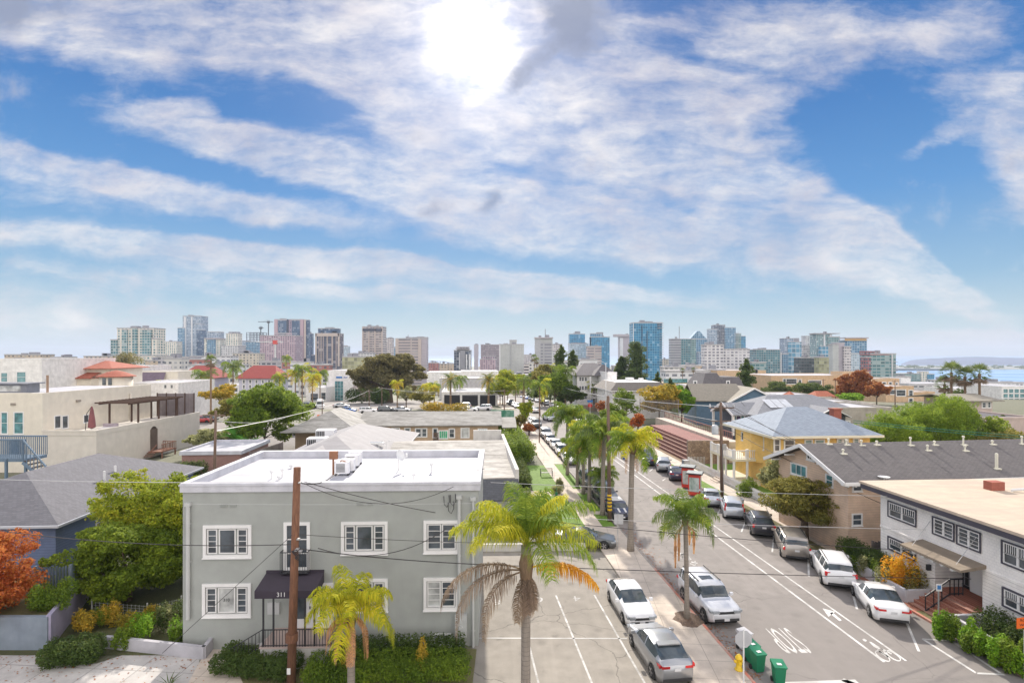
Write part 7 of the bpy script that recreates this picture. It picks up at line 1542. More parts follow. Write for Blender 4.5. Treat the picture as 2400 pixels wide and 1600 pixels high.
tree('broadleaf_tree','round pale-green tree right of the fig tree trunk','tree',P(952,0,160).x,160,6.8,3.3,'silver',n=5000,size=.4,nc=16,seed=62,trunk=.1)
tree('broadleaf_tree','olive bushy tree above the courtyard roof','tree',P(993,0,150).x,150,5.5,4.0,'olive',n=5000,size=.4,nc=16,seed=63,trunk=.1)
bush('golden hedge along the courtyard roof top, right part',P(1040,0,140).x,140,6,2,3.0,'goldgreen',3500,.35,802); bush('green shrubs by the car park edge',P(825,0,120).x,120,3,1.5,1.6,'green',1200,.3,803)
# parking garage and white halls
b=simple('parking_garage','white garage with dark openings between columns',1035,1166,918,172,WW,22,base=tz(172)); 
for x0,x1 in((1041,1078),(1083,1120),(1125,1161)): a0,z1=b.hit(x0,925,'y',0); a1,z0=b.hit(x1,952,'y',0); b.part('opening',MB().box(a0,a1,-.05,-.004,z0,z1),M('opening_dark',(.03,.03,.035))); 
for k in range(14): pass
simple('white_hall','large white-roofed hall beyond the garage, left part',1000,1085,872,330,WW,30,wins=None); simple('white_hall','large white-roofed hall beyond the garage, right part',1080,1168,870,300,WW,30,wins=grid(1082,1165,6,884,890,1,.7,.6)); simple('white_hall','pale hall with a thin dark band near the garage roof',1030,1168,886,235,M('pale_hall',(.5,.49,.5)),24)
conifer('spiral_slide_tree','white striped spiral structure beside the garage',0,0,1,.3,n=10) if False else None
# far trees along the street beyond the crossing
QP=palm_mesh(110,2.9,15,18,.9,.09,('frondy','frond','frondd')); QP2=palm_mesh(111,2.9,15,18,.9,.09,('frondd','frond')); QPY=palm_mesh(112,2.9,13,16,1.,.1,('frondy','goldgreen')); DP=palm_mesh(113,3.6,34,22,.55,.08,('silver','frondd','goldgreen'),droop=1.3,hang=.1,emin=-.6,emax=1.45,twist=.3)
FP=fan_palm_mesh(7); FP2=fan_palm_mesh(9,nf=30)
def fp(label,px,pyc,pyb,Y,mesh,tr_=.18,sc=1.,bark=None,seed=0,dead=None): 
    x=P(px,0,Y).x; base=min(tz(Y),P(0,pyb,Y).z); palm('palm_tree',label,x,Y,P(0,pyc,Y).z,mesh,tr_,bark,dead,base=base,scale=sc,rz=seed)
fp('tall thin palm rising beside the cream building',494,846,985,118,FP2,.2,1.2,PBARK2,1)
for i,(px,pyc,Y,sc,m_,lab) in enumerate(((546,860,150,1.5,QP2,'palm before the right red roof'),(478,882,150,1.6,QP2,'leafy dark palm left of the golden tree'),(374,905,140,1.2,QP,'low palm above the dark shop'),(290,870,150,1.0,QP,'short green palm right of the rotunda'),(655,884,150,1.2,QP,'palm left of the yellow palm group'),(692,877,160,1.25,QPY,'orange-tinted palm in the group before the towers'),(708,866,160,1.5,QP,'tallest palm in the group before the towers'),(732,888,150,1.3,QPY,'yellow palm left of the bank'),(750,878,165,1.5,QP,'green palm just left of the bank'),(931,900,150,1.0,QPY,'thin yellow palm in front of the fig tree'),(1007,912,165,1.5,QPY,'yellow palm left of the date palms'),(1018,905,175,1.2,QP,'second palm beside the yellow one'),(1078,890,190,1.4,QP2,'slim palm between the two date palms'),(1208,905,205,1.5,QP2,'palm at the left end of the far street'),(1228,893,115,.9,QP2,'slim dark palm beside the far lamp post'),(1265,905,135,1.5,QP,'palm with yellow skirt beyond the crossing'),(1325,872,150,1.7,QP2,'tall palm before the conifers'),(1392,905,150,1.1,QP,'palm in front of the white condo balconies'),(1252,838,260,1.5,FP,'thin fan palm against the grey tower, left'),(1258,845,240,1.3,FP2,'thin fan palm against the grey tower, right'),(1290,862,200,1.3,QP,'palm top among the street trees'),(672,840,300,1.6,QP,'distant palm below the pink tower'),(1600,868,260,1.,FP,'small palm beyond the yellow building'),(1625,866,270,1.,FP2,'second small palm beyond the yellow building'))):
    fp(lab,px,pyc,960 if Y<200 else 930,Y,m_,.17,sc,PBARK2,i*1.3)
fp('broad date palm left of the garage columns',1056,892,955,160,DP,.3,1.15,PBARK2,1); fp('broad date palm in front of the right garage opening',1145,893,955,160,DP,.32,1.25,PBARK2,2)
for i,(px,Y,h,r,k,n_,lab) in enumerate(((1190,190,12.5,7.5,'yellow',7000,'yellow-green tree at the right of the garage'),(1172,185,9,4,'olive',3500,'small dark tree at the garage corner'),(1231,108,6.6,1.9,'yellow',3500,'young street tree on the sidewalk corner'),(1219,104,4.0,1.5,'olive',2000,'small leafy street tree left of the young one'),(1240,100,2.5,1.4,'rust',1500,'brownish shrub at the foot of the young street trees'),(1290,200,17,7,'olive',8000,'broad dark tree among the street conifers'),(1250,240,13,5,'green',4000,'green tree at the end of the street, right'),(1212,290,12,7,'green',4000,'green tree at the end of the street, left'),(1235,330,12,7,'dark',3000,'dark tree closing the street'),(1270,170,8,4,'dark',4000,'dark tree above the far parked cars'),(1345,160,8,4,'green',4500,'bushy green tree below the condo balconies'),(1465,112,8.2,3.6,'green',5000,'bright tree in front of the white mansard building'),(1440,104,6.,3.0,'green',4000,'bushy green tree behind the palm crowns'),(1300,150,11,5,'green',7000,'leafy green tree at the foot of the dark conifers'),(1277,168,13.5,5.5,'olive',6000,'tall olive tree left of the dark conifers'),(1178,172,9.5,5.5,'yellow',5000,'bright yellow-green tree left of the street entrance'),(1338,143,7.5,4,'dark',4500,'dark leafy tree before the white condo'),(1495,100,4.5,1.6,'red',2500,'red shrub before the yellow hedge'),(1415,125,5,2.,'rust',2000,'reddish shrub by the blue-white lamp post'))):
    tree('broadleaf_tree',lab,'tree',P(px,0,Y).x,Y,h,r,k,n=n_,size=.3 if Y<130 else .6,nc=14,seed=900+i,trunk=.12)
for i,(px,Y,pt,r,lab) in enumerate(((1316,185,812,5.2,'tall dark conifer on the left of the street group'),(1343,190,822,4.8,'tall dark conifer on the right of the street group'),(1494,210,805,3.9,'layered pine in front of the blue glass tower'),(1458,215,838,2.6,'smaller pine left of the layered pine'),(1480,205,868,3.2,'low dark pine below the layered pine'),(1541,170,873,2.6,'small conifer right of the white mansard building'),(1570,150,888,2.5,'dark conifer in front of the yellow building'),(1748,165,843,5.,'tall dark conifer right of the mansard house'))):
    z_=P(0,pt,Y).z; conifer('conifer',lab,P(px,0,Y).x,Y,z_-tz(Y),r,'dark',n=9000,size=.55 if Y<180 else .62,seed=60+i,shape=.6 if i in(0,1,5,6,7) else -1,bare=.04 if i<2 or i>4 else .3)
# golden hedge tree and wooden fence
tree('broadleaf_tree','wide golden-green tree above the wooden fence','tree',P(1545,0,115).x,115,9.6,5.6,'goldgreen',rz=4,n=16000,size=.35,nc=30,seed=71,trunk=.1,cs=.3,low=-.8)
tree('broadleaf_tree','bright green dense tree right of the golden one','tree',P(1598,0,116).x,116,9.0,3.4,'bright',rz=3.8,n=10000,size=.33,nc=20,seed=72,trunk=.1,cs=.3,low=-.8)
plank_fence('weathered board fence at the side street below the golden tree',[(P(1500,0,109).x,109),(P(1590,0,108).x,108)],2.4,6.0,M('weathered_plank'  ,(.25,.21,.2)))
# white condo with balconies
b=simple('condo_building','white three-storey condo with balconies and a grey hipped roof',1352,1442,879,150,WW,16,base=tz(150)-1,parapet=.05,wins=[(x,y,x+4,y+8) for x in(1358,1364,1371) for y in(884,905,926)]+[(1403,882,1413,890),(1417,882,1424,890),(1403,903,1413,911),(1417,903,1424,911)],tw=.15)
mb=MB(); hip(mb,-.8,b.w+.8,-.8,17,b.h,3.3,axis='x',inset=4.5); hip(mb,b.w*.38,b.w+.2,-3.2,4,b.h,3.0,axis='x',inset=3.2); b.part('roof',mb,DGR2)
for k in range(3):
    z_=b.h-3.1-k*3.; mb=MB(); mb.box(b.w*.30,b.w,-2.2,-.01,z_-.25,z_); bal=b.part('balcony',mb,WW); mb=MB(); rail(mb,(b.w*.3,-2.15,z_),(b.w,-2.15,z_),1.,16,.09); mb.build('railing',WT,bal); [MB().box(x_-.15,x_+.15,-2.2,-1.9,z_,z_+2.75).build('column',WT,bal) for x_ in(b.w*.31,b.w*.55,b.w*.78,b.w-.2)]
simple('condo_wing','blue and white end bay of the condo with arched panels',1424,1446,872,140,WW,12,wins=[(1430,905,1437,913),(1430,924,1437,936)],glass=glassm('royal_glass',(.03,.12,.35)))
b=simple('white_mansard_building','white building with a dark flat mansard roof',1437,1562,913,128,WW,16,base=0,parapet=.05,wins=[(1442,912+2,1447,930),(1454,914,1460,931),(1472,916,1476,930),(1509,916,1513,929),(1535,914,1540,921)],tw=.15); mb=MB()
e_=b.h; mb.poly([(-.9,-.9,e_-.2),(b.w+.9,-.9,e_-.2),(b.w-.8,1.2,e_+1.7),(1.2,1.2,e_+1.7)]); mb.poly([(-.9,-.9,e_-.2),(1.2,1.2,e_+1.7),(1.2,14.5,e_+1.7),(-.9,17,e_-.2)]); mb.poly([(b.w+.9,-.9,e_-.2),(b.w+.9,17,e_-.2),(b.w-.8,14.5,e_+1.7),(b.w-.8,1.2,e_+1.7)]); mb.poly([(1.2,1.2,e_+1.7),(b.w-.8,1.2,e_+1.7),(b.w-.8,14.5,e_+1.7),(1.2,14.5,e_+1.7)],1); mb.box(-.9,b.w+.9,-.9,17,e_-.4,e_-.21,1); b.part('mansard',mb,[M('brown_grey_roof',(.2,.18,.165),kind='shingle'),WT])
b.part('roof_units',MB().box(5,6.6,5,7,e_+1.7,e_+2.6).box(8,9,5,6,e_+1.7,e_+2.5),WH)
b=simple('yellow_building','small yellow building with a green roof terrace rail',1555,1612,897,215,M('ochre_wall',(.62,.42,.14)),12,wins=[(1585,892+3,1590,901),(1595,895,1600,901)]); b.part('terrace_rail',MB().box(.0,b.w,-.3,-.1,b.h,b.h+1.6),GLT)
simple('tan_block','tan wall block behind the small yellow building',1680,1800,868,420,TP2,30) 
# dark mansard victorian, gable houses
b=simple('victorian_house','grey victorian house with a steep dark mansard roof',1628,1742,905,160,M('pale_grey_wall',(.5,.52,.54)),14,parapet=.05,wins=[(1716,908,1722,918),(1730,908,1736,918),(1640,908,1645,916)]); e_=b.h
def mans(mb,x0,x1,y0,y1,z,r,ins): 
    mb.poly([(x0,y0,z),(x1,y0,z),(x1-ins,y0+ins,z+r),(x0+ins,y0+ins,z+r)]); mb.poly([(x1,y0,z),(x1,y1,z),(x1-ins,y1-ins,z+r),(x1-ins,y0+ins,z+r)]); mb.poly([(x0,y1,z),(x0,y0,z),(x0+ins,y0+ins,z+r),(x0+ins,y1-ins,z+r)]); mb.poly([(x0+ins,y0+ins,z+r),(x1-ins,y0+ins,z+r),(x1-ins,y1-ins,z+r),(x0+ins,y1-ins,z+r)])
mb=MB(); mans(mb,2,b.w*.66,-.5,11,e_,3.9,2.0); mans(mb,b.w*.55,b.w+.5,-.5,11,e_,2.7,1.0); rf=b.part('mansard_roof',mb,DGR2)
MB().box(b.w*.62,b.w*.67,1,2,e_,e_+2.4).build('chimney',M('chimney_brick'  ,(.38,.12,.08)),rf)
for px in(1629,1706): a_,z_=b.hit(px,897,'y',-.3); o=MB().box(a_-.6,a_+.6,-.45,-.3,z_-.7,z_+.7).build('dormer',WT,rf); MB().box(a_-.3,a_+.3,-.48,-.46,z_-.4,z_+.4).build('pane',GL,o)
KH=M('khaki_roof',(.30,.27,.22),kind='shingle',col2=(.22,.2,.17)); BW2=M('blue_clapboard',(.10,.17,.25),kind='siding')
b=Bld('gabled_house','dark blue house with a large khaki roof and a white-edged gable',P(1625,0,118).x,116,0,-.05); gw=16.5; zt_=P(0,938,116).z; rg=P(0,908,116).z-zt_
mb=MB(); mb.box(0,gw,0,10,-1,zt_); b.part('wall',mb,BW2); mb=MB(); gable(mb,-.6,gw*.62,-.8,11,zt_,rg+.6,'x'); rf=b.part('roof',mb,KH)
mb=MB(); gable(mb,gw*.36,gw+.6,-2.5,9,zt_-.2,rg+.3,'y'); fg=mb.build('front_gable',KH,rf); MB().poly([(gw*.4,-2.1,zt_-.2),(gw+.2,-2.1,zt_-.2),(gw*.7,-2.1,zt_+rg-.2)]).build('gable_wall',BW2,b.t); mb=MB(); mb.bar((gw*.35,-2.6,zt_-.3),(gw*.68,-2.6,zt_+rg),.1,.3); mb.bar((gw+.7,-2.6,zt_-.3),(gw*.68,-2.6,zt_+rg),.1,.3); mb.build('bargeboard',WT,fg)
b=Bld('cottage','small blue-grey cottage left of the khaki gabled roof',P(1588,0,140).x,140,0,0); mb=MB(); mb.box(0,9,0,8,-1,5.2); b.part('wall',mb,M('pale_blue_wall',(.35,.4,.42))); mb=MB(); hip(mb,-.6,9.6,-.6,8.6,5.2,1.8,axis='x',inset=3); b.part('roof',mb,KH); b.win('y-',0,1.,1.6,3.2,4.6,tw=.12); b.win('y-',0,3.,3.6,3.2,4.6,tw=.12)
# coral roofs and white flat roofs right of the bungalow
b=simple('white_parapet_building','long low building with white parapets behind the yellow house',1890,2060,946,90,M('greige_wall',(.42,.38,.33),kind='streak'),14,base=0,wins=grid(1900,2000,6,962,975,1,.22,.5)); b=simple('white_parapet_building','curved-front greige building touching the leafy trees',1930,2100,955,80,M('greige_wall'  ,(.42,.38,.33)),10,base=0,wins=[(1938,970,1942,975),(1950,972,1954,979),(1966,984,1970,990),(1974,986,1979,992),(1985,988,1990,994)])
b=simple('coral_roofed_building','low building with coral tile parapets behind the blue roof',1725,1960,930,150,M('greige_wall'  ,(.42,.38,.33)),20,base=0); 
for k,(a,c) in enumerate(((1730,1762),(1775,1800),(1855,1870),(1915,1960))): 
    a0,_=b.hit(a,925,'y',0);a1,_=b.hit(c,925,'y',0); mb=MB(); hip(mb,a0,a1,0,5,b.h,1.4,axis='x',inset=1); b.part('tile_roof',mb,M('coral_tile',(.5,.16,.09),kind='tiles',col2=(.3,.1,.06)))
simple('white_box_building','small white box with a red door beside the coral roofs',1803,1838,925,140,WW,6,base=0)
bush('autumn shrub row left of the blue shingled roof',P(1828,0,86).x,84,3.6,2,6.3,'goldgreen',4500,.3,811); bush('orange-tinted shrub between the bungalow and the blue roof',P(1770,0,92).x,92,3.0,2,6.0,'olive',3000,.3,812)
# tan apartments
b=simple('tan_apartment_block','long tan apartment block behind the red tree, left part',1808,2040,880,235,TP2,30,base=tz(235),wins=[(1836,888,1842,896),(1843,888,1867,899),(1872,890,1878,897),(1896,892,1925,900),(1968,896,1975,904),(2036,884,2040,890)],tw=.3)
b=simple('tan_apartment_block','tan apartment block right of the red tree',2038,2112,887,225,TP2,26,base=tz(225),wins=[(2069,896,2076,906),(2084,896,2090,906),(2100,897,2104,904)],tw=.3)
b=simple('tan_apartment_block','lower tan apartment wing with balconies',2076,2146,905,205,TP2,22,base=tz(205),wins=[(2079,914,2100,923),(2102,914,2122,927),(2131,915,2139,927),(2131,934,2139,946)],tw=.3); simple('tan_penthouse','raised tan rooftop box on the apartment block',1975,2040,871,240,TP2,8,base=5)
b=simple('tan_flat_roof','tan low roof right of the apartment wing',2140,2195,918,215,TP2,18)
tree('autumn_tree','large red-brown tree in front of the tan apartments','tree',P(2005,0,185).x,185,12.4,7.0,'rust',rz=6,n=14000,size=.55,nc=34,seed=81,trunk=.1,cs=.28,low=-.8); tree('autumn_tree','darker red tree right of the large red-brown one','tree',P(2055,0,175).x,175,8.6,4.5,'rust',n=7000,size=.5,nc=20,seed=82,trunk=.1)
for i,(px,Y,h,r,k,lab) in enumerate(((1820,190,8,6,'dark','dark tree at the left end of the tan apartments'),(1850,188,6,5,'green','green tree second along the tan apartments'),(1890,185,8.5,6,'dark','dark round tree in the middle of the tan apartments'),(1925,185,7.5,5,'dark','dark tree before the red-brown one'),(1990,160,4.8,4,'bright','bright palm-like shrub under the red-brown tree'))): tree('broadleaf_tree',lab,'tree',P(px,0,Y).x,Y,h,r,k,n=4500,size=.5,nc=16,seed=820+i,trunk=.1)
# big pepper trees
tree('pepper_tree','big light green willowy tree, largest of the right-hand group','tree',P(2205,0,69).x,69,10.9,6.3,'pepper',rz=5.3,ry=4.5,n=46000,size=.26,nc=50,seed=91,trunk=.05,cs=.3,low=-.95,droop=1.2,aspect=.3); tree('pepper_tree','light green willowy tree on the left of the right-hand group','tree',P(2075,0,66).x,66,9.3,4.8,'pepper',rz=4.3,ry=4,n=28000,size=.24,nc=36,seed=92,trunk=.05,cs=.32,low=-.95,droop=1.2,aspect=.3); tree('pepper_tree','darker green tree on the right of the right-hand group','tree',P(2290,0,70).x,70,8.9,4.2,'leafy',rz=4,n=16000,size=.26,nc=28,seed=93,trunk=.05,cs=.32,low=-.95)
tree('olive_tree','open dark-branched tree at the right edge','tree',P(2375,0,62).x,62,6.9,3.6,'olive',n=6500,size=.24,nc=22,seed=94,trunk=.3)
for i,(px,pyc,Y,sc) in enumerate(((2230,872,110,1.9),(2262,882,108,1.7),(2296,875,106,1.7),(2214,900,112,1.5))):
    fp(['left of the three tall fan palms by the bay','middle fan palm by the bay','right fan palm by the bay','short fan palm below the left one'][i],px,pyc,945,Y,FP if i%2 else FP2,.24,sc,PBARK2,i)
b=simple('pale_house','pale two-storey house with grey gabled roof behind the leafy trees',2272,2330,938,100,PKW,10,base=0,parapet=.05,wins=[(2303,944,2310,954),(2316,943,2321,954)]); mb=MB(); gable(mb,-3,b.w+1.5,-1,11,b.h,.9,'x'); b.part('roof',mb,KH); simple('pale_wing','low pale wing with dark roof at the right edge',2305,2440,978,80,PKW,12,base=0,roofmat=DGR2)
simple('glass_office','green glass office at the right edge beside the bay',2348,2440,905,240,WW,20,wins=[(2352+i*13,912+j*11,2362+i*13,920+j*11) for i in range(5) for j in range(4)],glass=GLT,tw=.25); b=simple('white_low_building','white low building with small square windows below the fan palms',2236,2345,910,300,WW,20,wins=grid(2242,2335,8,914,928,1,.45,.5)); simple('grey_low_building','long low grey building with a dark window band near the bay',2130,2260,899,420,M('pale_hall'  ,(.5,.49,.5)),30,wins=grid(2135,2255,7,903,908,1,.8,.7)); simple('white_low_building','white building stack right of the tan apartments',2112,2136,886,430,WW,20); simple('white_low_building','white building with flat roof behind the white windows row',2290,2350,899,480,WW,20)
for i,(px,Y,lab,k) in enumerate(((2330,85,'dark green palm-like shrub near the pale house','dark'),(2245,150,'dark green trees below the short fan palm','dark'))): tree('broadleaf_tree',lab,'tree',P(px,0,Y).x,Y,6.0,3,k,n=3000,size=.35,nc=12,seed=840+i)
# ---- lot cars on the left
for i,(px,py,kd,mt,yaw,lab) in enumerate(((815,966,'hatch',BLU,.0,'bright blue hatchback in the bank car park'),(862,968,'suv',WHP,.3,'white SUV right of the blue hatchback'),(905,966,'suv',DGR,.2,'dark SUV partly behind the white one'),(943,965,'sedan',SIL,.1,'silver car before the fig tree, right end'),(800,955,'sedan',SIL,.2,'pale car behind the blue hatchback'),(750,957,'cargo',WHP,-1.2,'tall white van in front of the bank'),(725,956,'suv',SIL,-.4,'silver car left of the tall white van'),(703,952,'sedan',WHP,-.2,'white car at the left of the bank car park'),(785,990,'sedan',SIL,.35,'silver sedan in the near car park, rear one'),(770,999,'sedan',WHP,.3,'white sedan in the near car park'),(740,1008,'hatch',SLB,.3,'pale hatchback in the near car park'),(710,1018,'boxy',BLK,.3,'dark pickup nearest the magnolia'),(473,990,'hatch',RED,.1,'red car beyond the deck building'),(486,987,'hatch',BLK,.1,'dark car beyond the deck building'),(1133,962,'boxy',WHP,PI,'white off-roader parked above the courtyard roof'),(1085,958,'boxy',SIL,PI,'grey pickup left of the white off-roader'),(1100,964,'coupe',WHP,0,'low white car between the pickup and the off-roader'),(395,958,'suv',BLK,0,'dark car in front of the dark shop'))):
    p=G(px,py); car(kd,lab,p.x,p.y,yaw,mt,1,name='parked_car' if kd!='cargo' else 'parked_van',z=(.02 if p.y<130 else None))
t=thing('warning_sign','small orange warning sign in the bank car park','sign',G(748,985)); MB().box(-.45,.45,-.05,.05,.4,1.3).build('plate',M('sign_orange'  ,(.85,.16,.02)),t)
x,y=g_(1387,970); t=thing('stop_sign','red stop sign with blue street sign at the crossing','sign',(P(1383,0,138).x,138,0)); MB().tube([(0,0,0),(0,0,3)],.06,6).build('post',WH,t); MB().lathe([(.55,-.03),(.55,.03)],n=8).build('plate',M('sign_red'  ,(.6,.02,.02)),t).rotation_euler=(PI/2,PI/8,0)
[o for o in t.children if o.name.startswith('plate')][0].location=(0,0,2.2); MB().box(-.7,.7,-.04,.04,3.0,3.5).build('street_name',M('sign_blue'  ,(.05,.2,.5)),t)
MB().tube([(0,0,0),(0,0,.01)],.01,3)
t=thing('garden_wall','low brown wall along the condo garden at the crossing','wall',(P(1360,0,145).x,145,0)); MB().box(0,18,0,.4,-.5,1.6).build('masonry',M('garden_wall_brown',(.33,.24,.18),kind='stain',col2=(.22,.17,.13)),t)
# ================================================================ skyline
SK={}
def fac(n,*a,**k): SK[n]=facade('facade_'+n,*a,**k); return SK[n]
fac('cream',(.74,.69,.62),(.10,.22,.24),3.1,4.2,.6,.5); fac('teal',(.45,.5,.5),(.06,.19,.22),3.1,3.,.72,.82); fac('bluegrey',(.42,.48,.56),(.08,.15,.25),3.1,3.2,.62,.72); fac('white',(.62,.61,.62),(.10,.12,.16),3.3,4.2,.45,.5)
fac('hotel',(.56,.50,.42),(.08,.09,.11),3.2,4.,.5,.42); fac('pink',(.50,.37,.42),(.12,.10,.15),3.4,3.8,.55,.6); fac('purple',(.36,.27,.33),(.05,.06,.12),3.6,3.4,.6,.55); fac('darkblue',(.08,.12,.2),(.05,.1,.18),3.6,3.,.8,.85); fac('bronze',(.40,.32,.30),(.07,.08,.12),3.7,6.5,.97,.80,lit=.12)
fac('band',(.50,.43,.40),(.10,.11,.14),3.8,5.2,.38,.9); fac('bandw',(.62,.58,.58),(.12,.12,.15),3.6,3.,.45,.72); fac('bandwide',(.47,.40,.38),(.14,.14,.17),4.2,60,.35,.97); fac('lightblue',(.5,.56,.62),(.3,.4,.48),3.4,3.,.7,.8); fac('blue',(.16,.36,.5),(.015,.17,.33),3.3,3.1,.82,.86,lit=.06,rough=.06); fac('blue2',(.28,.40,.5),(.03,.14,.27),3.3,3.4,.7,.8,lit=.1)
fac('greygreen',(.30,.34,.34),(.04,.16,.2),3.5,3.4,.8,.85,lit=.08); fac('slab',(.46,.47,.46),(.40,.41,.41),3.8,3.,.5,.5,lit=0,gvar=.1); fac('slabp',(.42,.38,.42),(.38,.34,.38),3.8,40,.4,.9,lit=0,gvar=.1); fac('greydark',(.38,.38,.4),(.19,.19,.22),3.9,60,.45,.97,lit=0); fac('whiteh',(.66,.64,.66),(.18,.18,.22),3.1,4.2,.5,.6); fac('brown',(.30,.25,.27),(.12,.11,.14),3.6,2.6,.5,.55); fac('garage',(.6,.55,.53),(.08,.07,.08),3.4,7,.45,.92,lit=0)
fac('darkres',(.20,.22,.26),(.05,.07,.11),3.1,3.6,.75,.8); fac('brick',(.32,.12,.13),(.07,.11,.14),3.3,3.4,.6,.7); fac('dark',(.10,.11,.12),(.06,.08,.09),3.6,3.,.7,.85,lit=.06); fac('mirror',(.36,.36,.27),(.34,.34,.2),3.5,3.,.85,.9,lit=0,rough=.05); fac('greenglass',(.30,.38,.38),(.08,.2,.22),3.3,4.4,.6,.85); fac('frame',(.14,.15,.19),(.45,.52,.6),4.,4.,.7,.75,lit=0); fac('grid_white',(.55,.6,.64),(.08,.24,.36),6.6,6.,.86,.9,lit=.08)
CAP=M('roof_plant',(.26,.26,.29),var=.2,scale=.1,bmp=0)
def tower(label,parts,Y,rz=0.,name='tower',extra=None,depf=.75):
    """parts: (px0,px1,pytop,facade,depth offset,depth fraction); each a block standing on the ground"""
    xs_=[p[0] for p in parts]+[p[1] for p in parts]; px0,px1=min(xs_),max(xs_); x0=P((px0+px1)/2,0,Y).x; g0=tz(Y); t=thing(name,label,'tower' if name=='tower' else 'building',(x0,Y,g0),rz)
    for i,p in enumerate(parts):
        a,c,top,fm=p[:4]; off=p[4] if len(p)>4 else 0.; 
        w_=(c-a)/F*Y; xa=((a+c)/2-1200)/F*Y-x0; h=P(0,top,Y).z-g0; d_=max(10,w_*depf); z0_=0 if not(len(p)>5 and p[5]) else P(0,p[5],Y).z-g0
        w2=w_/(abs(math.cos(rz))+abs(math.sin(rz))*depf)/2 if rz else w_/2
        if rz: d_=w2*2*depf
        m_=SK.get(fm,None) or (CAP if fm=='cap' else MATS[fm])
        mb=MB(); mb.box(xa-w2,xa+w2,off,off+d_-i*.37,z0_,h); o=mb.build('tower_block' if i==0 else ('roof_plant' if fm=='cap' else 'tower_wing'),m_,t)
        if fm!='cap': mb=MB(); mb.box(xa-w2-.3,xa+w2+.3,off-.3,off+d_-i*.37+.3,h,h+1.1); mb.build('roof_edge',M('edge_grey',(.42,.41,.42),bmp=0),o)
        if i==0 and fm!='cap':
            rp=random.Random(label); 
            for q_ in range(2):
                a_=rp.uniform(-.7,.3)*w2; s_=rp.uniform(.12,.3)*w2; MB().box(xa+a_,xa+a_+s_*1.5,off+4,off+9,h,h+rp.uniform(1.6,4.5)).build('roof_plant',CAP,t)
    for e in(extra or []):
        kind,a,c,top,bot=e[:5]; mb=MB(); xa=P(a,0,Y).x-x0; xc=P(c,0,Y).x-x0; zt_=P(0,top,Y).z-g0; zb_=P(0,bot,Y).z-g0
        if kind=='mast': mb.tube([(xa,8,zb_),(xa,8,zt_)],.5,5); mb.build('mast',CAP,t)
        if kind=='slab': mb.box(xa,xc,-3,14,zb_,zt_); mb.build('roof_slab',M('slab_grey',(.42,.38,.4)),t)
        if kind=='fin': mb.box(xa,xc,-1.2,-.05,zb_,zt_); mb.build('fin',M('fin_'+(e[5] if len(e)>5 else 'grey'),{'beige':(.5,.42,.38),'white':(.66,.66,.68),'pink':(.45,.32,.36),'orange':(.62,.38,.16),'grey':(.4,.4,.42),'dark':(.05,.06,.09)}[e[5] if len(e)>5 else 'grey'],bmp=0),t)
        if kind=='gable': xm=(xa+xc)/2; 
        if kind=='gable': mb.poly([(xa,-.2,zb_),(xc,-.2,zb_),(xm+ (xc-xm)*.15,-.2,zt_),(xm-(xc-xm)*.15,-.2,zt_)]); mb.poly([(xc,-.2,zb_),(xc,14,zb_),(xm+(xc-xm)*.15,14,zt_),(xm+(xc-xm)*.15,-.2,zt_)]); mb.poly([(xa,14,zb_),(xa,-.2,zb_),(xm-(xc-xm)*.15,-.2,zt_),(xm-(xc-xm)*.15,14,zt_)]); mb.build('gable_top',SK['blue2'],t)
        if kind=='wedge': mb.poly([(xa,-.1,zb_),(xc,-.1,zb_),(xa,-.1,zt_)]); mb.poly([(xa,-.1,zt_),(xc,-.1,zb_),(xc,15,zb_),(xa,15,zt_)]); mb.poly([(xa,15,zt_),(xa,15,zb_),(xa,-.1,zb_),(xa,-.1,zt_)]); mb.build('sloped_top',SK['brick'],t)
        if kind=='balc':
            n_=int((zt_-zb_)/3.1); [mb.box(xa,xc,-1.6,-.02,zb_+k*3.1,zb_+k*3.1+.5) for k in range(n_)]; mb.build('balcony_slabs',M('edge_grey'  ,(.42,.41,.42)),t)
    return t
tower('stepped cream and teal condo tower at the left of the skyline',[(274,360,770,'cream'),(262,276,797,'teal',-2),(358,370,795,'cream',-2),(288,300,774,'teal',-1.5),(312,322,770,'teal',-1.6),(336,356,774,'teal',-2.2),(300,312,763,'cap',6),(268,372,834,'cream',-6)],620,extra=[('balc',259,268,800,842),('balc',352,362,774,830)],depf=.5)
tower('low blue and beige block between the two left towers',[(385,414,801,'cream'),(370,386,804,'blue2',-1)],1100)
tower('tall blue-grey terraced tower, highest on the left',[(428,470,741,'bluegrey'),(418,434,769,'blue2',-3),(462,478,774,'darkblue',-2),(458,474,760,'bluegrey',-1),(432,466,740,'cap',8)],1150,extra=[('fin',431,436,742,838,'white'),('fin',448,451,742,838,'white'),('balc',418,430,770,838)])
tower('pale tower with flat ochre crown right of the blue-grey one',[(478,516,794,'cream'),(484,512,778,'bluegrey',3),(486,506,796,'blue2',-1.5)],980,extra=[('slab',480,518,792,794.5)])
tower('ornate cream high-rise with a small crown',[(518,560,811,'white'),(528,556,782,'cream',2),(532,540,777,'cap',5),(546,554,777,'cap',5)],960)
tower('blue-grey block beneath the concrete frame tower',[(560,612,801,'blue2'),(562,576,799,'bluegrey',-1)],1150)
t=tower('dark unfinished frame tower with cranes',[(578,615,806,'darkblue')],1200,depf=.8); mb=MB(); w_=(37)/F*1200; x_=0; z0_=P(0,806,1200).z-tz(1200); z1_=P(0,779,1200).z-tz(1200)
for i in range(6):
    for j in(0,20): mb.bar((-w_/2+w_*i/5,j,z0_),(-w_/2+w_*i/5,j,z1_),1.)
for k in range(6): z_=z0_+(z1_-z0_)*k/5; mb.box(-w_/2-1,w_/2+1,-1,21,z_-.3,z_+.3)
